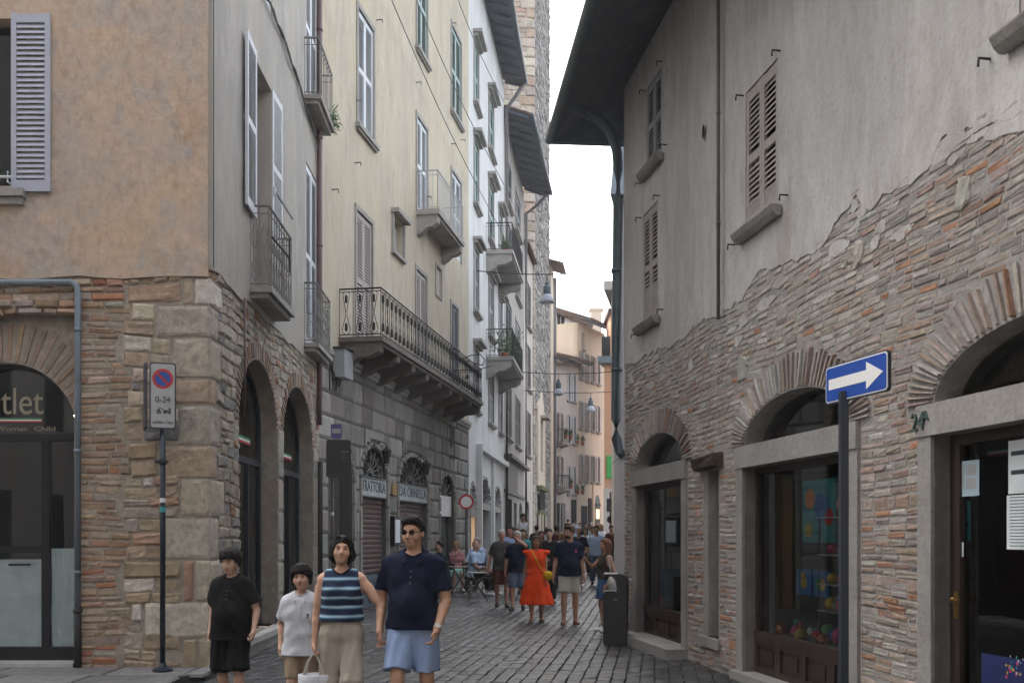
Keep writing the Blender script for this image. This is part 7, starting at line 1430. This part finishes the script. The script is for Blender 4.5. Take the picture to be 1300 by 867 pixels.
# no-entry-for-vehicles roundel
ny = 28; nx = (592-650)/F*ny; rs_ = empty('round_sign', (nx, ny, gz(ny)), 'round white traffic sign with red rim on a dark post by the lit window', 'sign'); m = MB(); tube(m, [Vector((nx, ny, gz(ny))), Vector((nx, ny, 2.8))], .04, 10); m.build('post', 'pipe_grey', rs_)
Wc = Frame((nx, ny-.05), (1, 0), (0, -1)); cz = CH+(680-637)/F*ny; rp = plate(Wc, circ(0, cz, .21), -.01, 0, 'sign_red', 'rim', rs_); plate(Wc, circ(0, cz, .155), .001, .004, 'white_paint', 'face', rp)
# far right post with boards
fy = 45; fx = (775-650)/F*fy; fs_ = empty('notice_post', (fx, fy, gz(fy)), 'dark notice post with a small board by the orange house', 'sign'); m = MB(); tube(m, [Vector((fx, fy, gz(fy))), Vector((fx, fy, 3.6))], .04, 8); m.build('post', 'pipe_grey', fs_); Wd = Frame((fx, fy-.06), (1, 0), (0, -1)); plate(Wd, rect(-.18, .18, 2.7, 3.3), 0, .02, 'pipe_grey', 'board', fs_); plate(Wd, circ(0, 2.35, .17), 0, .02, 'black_paint', 'disc', fs_)
# litter bin
b0 = Vector((1.56, 14.95, 0)); bn = empty('litter_bin', b0, 'black plastic litter bin with a curved hood against the brick corner', 'bin'); Rb = Matrix.Rotation(math.radians(-9), 4, 'Z'); T = lambda x, y, z: b0+Rb@Vector((x, y, z))
def bprism(prof, y0, y1, name, mat, bev=.02):
    n = len(prof); m = MB(); m.add([T(x, y, z) for y, e in ((y0, 1), (y0+bev, 0), (y1-bev, 0), (y1, 1)) for x, z in [((px_*(1-.06*e)), pz_-(0 if pz_ < .02 else .012*e)) for px_, pz_ in prof]], [tuple(range(n))[::-1], tuple(range(3*n, 4*n))]+[(k*n+i, k*n+(i+1) % n, (k+1)*n+(i+1) % n, (k+1)*n+i) for k in range(3) for i in range(n)]); return m.build(name, mat, bn)
bprism([(-.175, .02), (.175, .02), (.185, .78), (-.185, .78)], -.2, .2, 'body', 'bin_plastic'); bprism([(-.165, 0), (.165, 0), (.165, .03), (-.165, .03)], -.19, .19, 'base', 'black_paint')
bprism([(.19, .78), (.19, .93), (.17, 1.0), (.12, 1.045), (.04, 1.065), (-.17, 1.065), (-.19, 1.05), (-.185, 1.035), (-.04, 1.03), (0, .98), (.02, .90), (.02, .78)], -.205, .205, 'hood', 'bin_plastic')
m = MB(); [m.add([T(x, y, z) for x in (-.002+u_, .012+u_) for y in (-.206, -.198) for z in (.08, .72)], BOXF) for u_ in (-.12, .0, .12)]; m.build('rib', 'bin_plastic', bn); m = MB(); m.add([T(x, y, z) for x in (-.03, .03) for y in (-.212, -.2) for z in (.66, .69)], BOXF); m.build('lock', 'iron_grey', bn)
bprism([(-.17, .785), (.0, .785), (.0, .80), (-.17, .80)], -.19, .19, 'rim', 'black_paint')
# ------------------------------------------------------------------ hanging street lamps and their cables
def lamp(px, py_, y, lab, sc=1.0, x0=None, x1=None, h_w=None):
    c = pz(px, py_, y); r = empty('hanging_lamp', c, lab, 'street lamp', 'lanterns hung across the street'); m = MB(); lathe(m, c, [(.30*sc, -.42*sc), (.31*sc, -.36*sc), (.2*sc, -.12*sc), (.13*sc, -.05*sc)], 14); m.build('shade', 'shutter_lilac', r, smooth=True)
    m = MB(); lathe(m, c, [(.13*sc, -.05*sc), (.16*sc, .0), (.16*sc, .26*sc), (.09*sc, .34*sc), (.10*sc, .42*sc), (.03*sc, .5*sc)], 12); m.build('housing', 'gutter_metal', r); m = MB(); lathe(m, c+Vector((0, 0, -.5*sc)), [(.06*sc, 0), (.16*sc, .04*sc), (.17*sc, .1*sc)], 12); m.build('glass_bowl', 'paper_white', r)
    m = MB(); tp = c+Vector((0, 0, .5*sc)); A, B_ = Vector((x0, y, tp.z+.35)), Vector((x1, y, tp.z+.35)); tube(m, [A]+[A.lerp(B_, t)+Vector((0, 0, -.12*math.sin(math.pi*t))) for t in (.2, .4, .6, .8)]+[B_], .018, 5); tube(m, [tp, Vector((tp.x, y, tp.z+.25))], .015, 5); m.build('cable', 'cable', r)
lamp(694.5, 372, 34, 'topmost lantern, hanging before the tower under its cable', .8, -1.2, 3.3); lamp(709, 492, 46, 'bluish lantern hanging in front of the grey house, left of the middle', .8, 0, 4.9); lamp(750, 514, 52, 'farthest lantern, hanging before the tall pale house on the right', .8, .6, 6.3)
# plants and pots on the balconies of the white house
def bush(c, r, n, lab, cat='plant', pot=.13):
    R0 = empty('potted_plant', c, lab, cat); m = MB(); lathe(m, c, [(pot*.7, 0), (pot, .24), (pot*1.08, .25), (pot*1.08, .29), (pot*.9, .29)], 12); m.build('pot', 'terracotta', R0); m = MB()
    for i in range(n):
        p = c+Vector((random.gauss(0, r*.6), random.gauss(0, r*.6), .35+abs(random.gauss(0, r*1.1)))); a = Vector((random.uniform(-1, 1), random.uniform(-1, 1), random.uniform(-.3, 1))).normalized()*.09; b = a.orthogonal().normalized()*.03; m.add([p-a, p+b, p+a, p-b], [(0, 1, 2, 3)])
    for i in range(9): p = c+Vector((random.gauss(0, r*.6), random.gauss(0, r*.6), .6+random.random()*r*1.6)); tube(m, [c+Vector((0, 0, .25)), c.lerp(p, .6)+Vector((.02, 0, .1)), p], .008, 4, False)
    m.build('foliage', 'leaf', R0)
u_ = W3.u(621); bush(W3.P(u_, .6, 12.1), .16, 60, 'terracotta pot on the upper balcony of the white house'); bush(W3.P(u_, .6, 8.2), .4, 190, 'large feathery plant on the lower balcony of the white house'); bush(W3.P(u_+2, .7, 8.2), .25, 120, 'small bright green plant at the far end of the lower white house balcony')
for j, (x, h_) in enumerate(((706.5, 8.35), (712.5, 8.35), (713, 4.9), (728.5, 4.55), (721.5, 4.55), (728.5, 8.1), (721.5, 8.1))): bush(WX.P(WX.u(x)+1.2, .14, h_+.06), .13, 60, ['flower pot high on the left of the grey house balcony', 'flower pot high on the right of the grey house balcony', 'bushy pot on the lower balcony of the grey house', 'window box plant low on the right of the beige house', 'window box plant low on the left of the beige house', 'window box plant on the right of the beige house upper row', 'window box plant on the left of the beige house upper row'][j])
# ------------------------------------------------------------------ toy shop display behind the middle window on the right
a, b = S[1]; Rn = lambda u_, n_, h_: WR.P(u_, n_, h_)
def board(u0, u1, h0, h1, n_, mat, lab, cat='picture', deco=()):
    r = empty('picture_board', Rn(u0, n_, h0), lab, cat); m = MB(); fbox(m, WR, u0, u1, n_-.015, n_, h0, h1); m.build('board', mat, r)
    for (x, y, rr_, mt) in deco: plate(WR, circ(u0+(u1-u0)*x, h0+(h1-h0)*y, rr_), n_+.001, n_+.006, mt, 'shape', r)
board(a+.30, a+1.05, 1.55, 2.22, -.55, 'toy_teal', 'large pale blue painted picture in the toy shop window', deco=((.25, .7, .11, 'toy_orange'), (.6, .55, .16, 'toy_blue'), (.82, .4, .09, 'toy_red'), (.2, .2, .08, 'toy_yellow'), (.5, .2, .07, 'toy_teal')))
board(a+.26, a+.62, .98, 1.26, -.5, 'toy_blue', 'blue picture with a yellow shape, left of the pair', deco=((.5, .5, .07, 'toy_yellow'), (.45, .75, .04, 'toy_yellow'))); board(a+.66, a+1.02, .98, 1.26, -.5, 'toy_blue', 'blue picture with yellow green shapes, right of the pair', deco=((.35, .5, .06, 'toy_green'), (.6, .45, .06, 'toy_yellow')))
shf = empty('display_rack', Rn(a+1.15, -.8, .55), 'thin black wire display rack with glass shelves in the toy shop window', 'rack'); m = MB()
for x, n_ in ((1.0, -.4), (1.0, -.85), (1.95, -.4), (1.95, -.85)): tube(m, [Rn(a+x, n_, .5), Rn(a+x, n_, 1.82)], .009, 5)
m.build('upright', 'iron', shf)
for h_ in (.85, 1.12, 1.42, 1.8): m = MB(); fbox(m, WR, a+.98, a+1.97, -.87, -.38, h_, h_+.012); m.build('shelf', 'iron_pale', shf)
m = MB(); fbox(m, WR, a+.05, b-.05, -1.2, -.22, .5, .54); m.build('window_floor', 'interior_pale', RB); m = MB(); fbox(m, WR, a+.1, a+.24, -1.2, -.25, .55, 2.3); m.build('side_panel', 'interior_pale', RB)
tc = ['toy_red', 'toy_orange', 'toy_green', 'toy_blue', 'toy_pink', 'toy_yellow', 'toy_teal', 'toy_white']
places = [('on the window floor', .54, [(.3+i*.122, -.30-.12*(i % 4)) for i in range(17)]), ('on the lowest rack shelf', .862, [(1.06+i*.19, -.5) for i in range(5)]), ('on the second rack shelf', 1.132, [(1.08+i*.2, -.5) for i in range(5)]), ('on the third rack shelf', 1.432, [(1.08+i*.22, -.5) for i in range(4)]), ('on the top rack shelf', 1.812, [(1.25, -.6)])]
for wh, h_, ps in places:
    for i, (x, n_) in enumerate(ps):
        mt = tc[(i*3+len(ps)) % 8]; kind = i % 3; c = Rn(a+x, n_, h_); rr_ = (random.uniform(.06, .095) if h_ < .6 else random.uniform(.05, .07)) if h_ < 1.8 else .13
        nxt = {0: 'leftmost', len(ps)-1: 'rightmost'}.get(i, f'{["", "second", "third", "fourth", "fifth", "sixth", "seventh", "eighth", "ninth", "tenth", "eleventh", "twelfth", "thirteenth", "fourteenth", "fifteenth", "sixteenth", "seventeenth"][i]} from the left')
        nmk = ('toy_ball', 'toy_figure', 'toy_car')[kind]; r = empty(nmk, c, f"small {mt.split('_')[1]} {nmk.replace('_', ' ')} {wh}, {nxt}", 'toy', 'toys in the shop window'); m = MB()
        if kind == 0: lathe(m, c+Vector((0, 0, rr_)), [(rr_*math.cos(t)+1e-4, rr_*math.sin(t)) for t in np.linspace(-1.57, 1.57, 9)], 12); m.build('ball', mt, r, smooth=True)
        elif kind == 1: lathe(m, c, [(rr_*.7, 0), (rr_*.8, .05), (rr_*.5, .1), (rr_*.3, .11)], 10); m.build('torso', mt, r, smooth=True); m = MB(); lathe(m, c+Vector((0, 0, .14)), [(.035*math.cos(t)+1e-4, .035*math.sin(t)) for t in np.linspace(-1.57, 1.57, 7)], 10); m.build('head', tc[(i+5) % 8], r, smooth=True)
        else:
            u_ = a+x; fbox(m, WR, u_-.08, u_+.08, n_-.035, n_+.035, h_+.02, h_+.06); fbox(m, WR, u_-.04, u_+.05, n_-.03, n_+.03, h_+.06, h_+.095); m.build('car_body', mt, r)
            for sx in (-.05, .05):
                for sn in (-.038, .03): m = MB(); tube(m, [Rn(u_+sx, n_+sn, h_+.02), Rn(u_+sx, n_+sn+.008, h_+.02)], .02, 8); m.build('wheel', 'black_paint', r)
# papers stuck inside the door, right edge
a3 = S[2][0]
def sheet(px0, px1, py0, py1, mat, lab, lines=0, cells=False, n_=-.15):
    u0, u1 = WR.u(px0, n_), WR.u(px1, n_); h1, h0 = WR.h(px0, py0, n_), WR.h(px0, py1, n_); r = empty('notice', Rn(u0, n_, h0), lab, 'notice'); m = MB(); fbox(m, WR, u0, u1, n_-.003, n_, h0, h1); m.build('sheet', mat, r); m = MB()
    for i in range(lines): hh = h1-(h1-h0)*(i+.8)/(lines+.8); fbox(m, WR, u0+(u1-u0)*.12, u1-(u1-u0)*random.uniform(.1, .3), n_+.0005, n_+.0015, hh, hh+(h1-h0)*.25/(lines+1))
    if cells: [fbox(m, WR, u0+(u1-u0)*(.1+.44*i), u0+(u1-u0)*(.46+.44*i), n_+.0005, n_+.0015, h0+(h1-h0)*(.2+.38*j), h0+(h1-h0)*(.5+.38*j)) for i in (0, 1) for j in (0, 1)]
    if m.v: m.build('print', 'sign_grey' if cells else 'paper_ink', r)
sheet(1209, 1243, 587, 631, 'paper_blue', 'pale poster with four pictures high on the shop door', cells=True); sheet(1208, 1223, 688, 706, 'paper_white', 'small white card on the shop door, upper of the two above the handle', 2); sheet(1206, 1221, 710, 738, 'paper_blue', 'small pale blue card on the shop door, just above the handle', 4)
sheet(1205, 1214, 795, 822, 'paper_blue', 'narrow pale strip below the door handle, upper one', 4); sheet(1205, 1214, 823, 850, 'paper_blue', 'narrow pale strip below the door handle, lower one', 3)
sheet(1280, 1312, 560, 627, 'paper_white', 'white poster with a dark sketch at the right edge of the picture', 2); sheet(1278, 1312, 629, 697, 'paper_white', 'densely printed white notice under the sketch poster', 16); sheet(1217, 1232, 636, 686, 'toy_teal', 'dim greenish flyer left of the big posters', 2, n_=-.19)
sheet(1246, 1310, 828, 880, 'toy_navy', 'dark poster with colourful lettering low on the glass at the right edge', n_=-.15)
pn_ = [o for o in C.objects if o.get('label', '').startswith('dark poster with colourful')][0]
for mt_ in ('toy_yellow', 'toy_pink', 'toy_teal', 'toy_white'):
    m = MB()
    for _ in range(9): x, y = random.uniform(1250, 1306), random.uniform(833, 862); w_ = random.uniform(.006, .02); fbox(m, WR, WR.u(x), WR.u(x)+w_, -.149, -.1475, WR.h(x, y), WR.h(x, y)+random.uniform(.008, .03))
    m.build('print', mt_, pn_)
# ------------------------------------------------------------------ air
hz = MB(); wbox(hz, -62, 62, -24, 130, -1.2, 60); hm = bpy.data.materials.new('haze'); hm.use_nodes = True; t = hm.node_tree; t.nodes.remove(t.nodes['Principled BSDF']); pv = t.nodes.new('ShaderNodeVolumePrincipled')
pv.inputs['Color'].default_value = (.93, .96, 1, 1); pv.inputs['Density'].default_value = .0009; pv.inputs['Anisotropy'].default_value = .2; t.links.new(pv.outputs[0], t.nodes['Material Output'].inputs['Volume']); M['haze'] = hm
tag(hz.build('haze', 'haze'), kind='stuff')
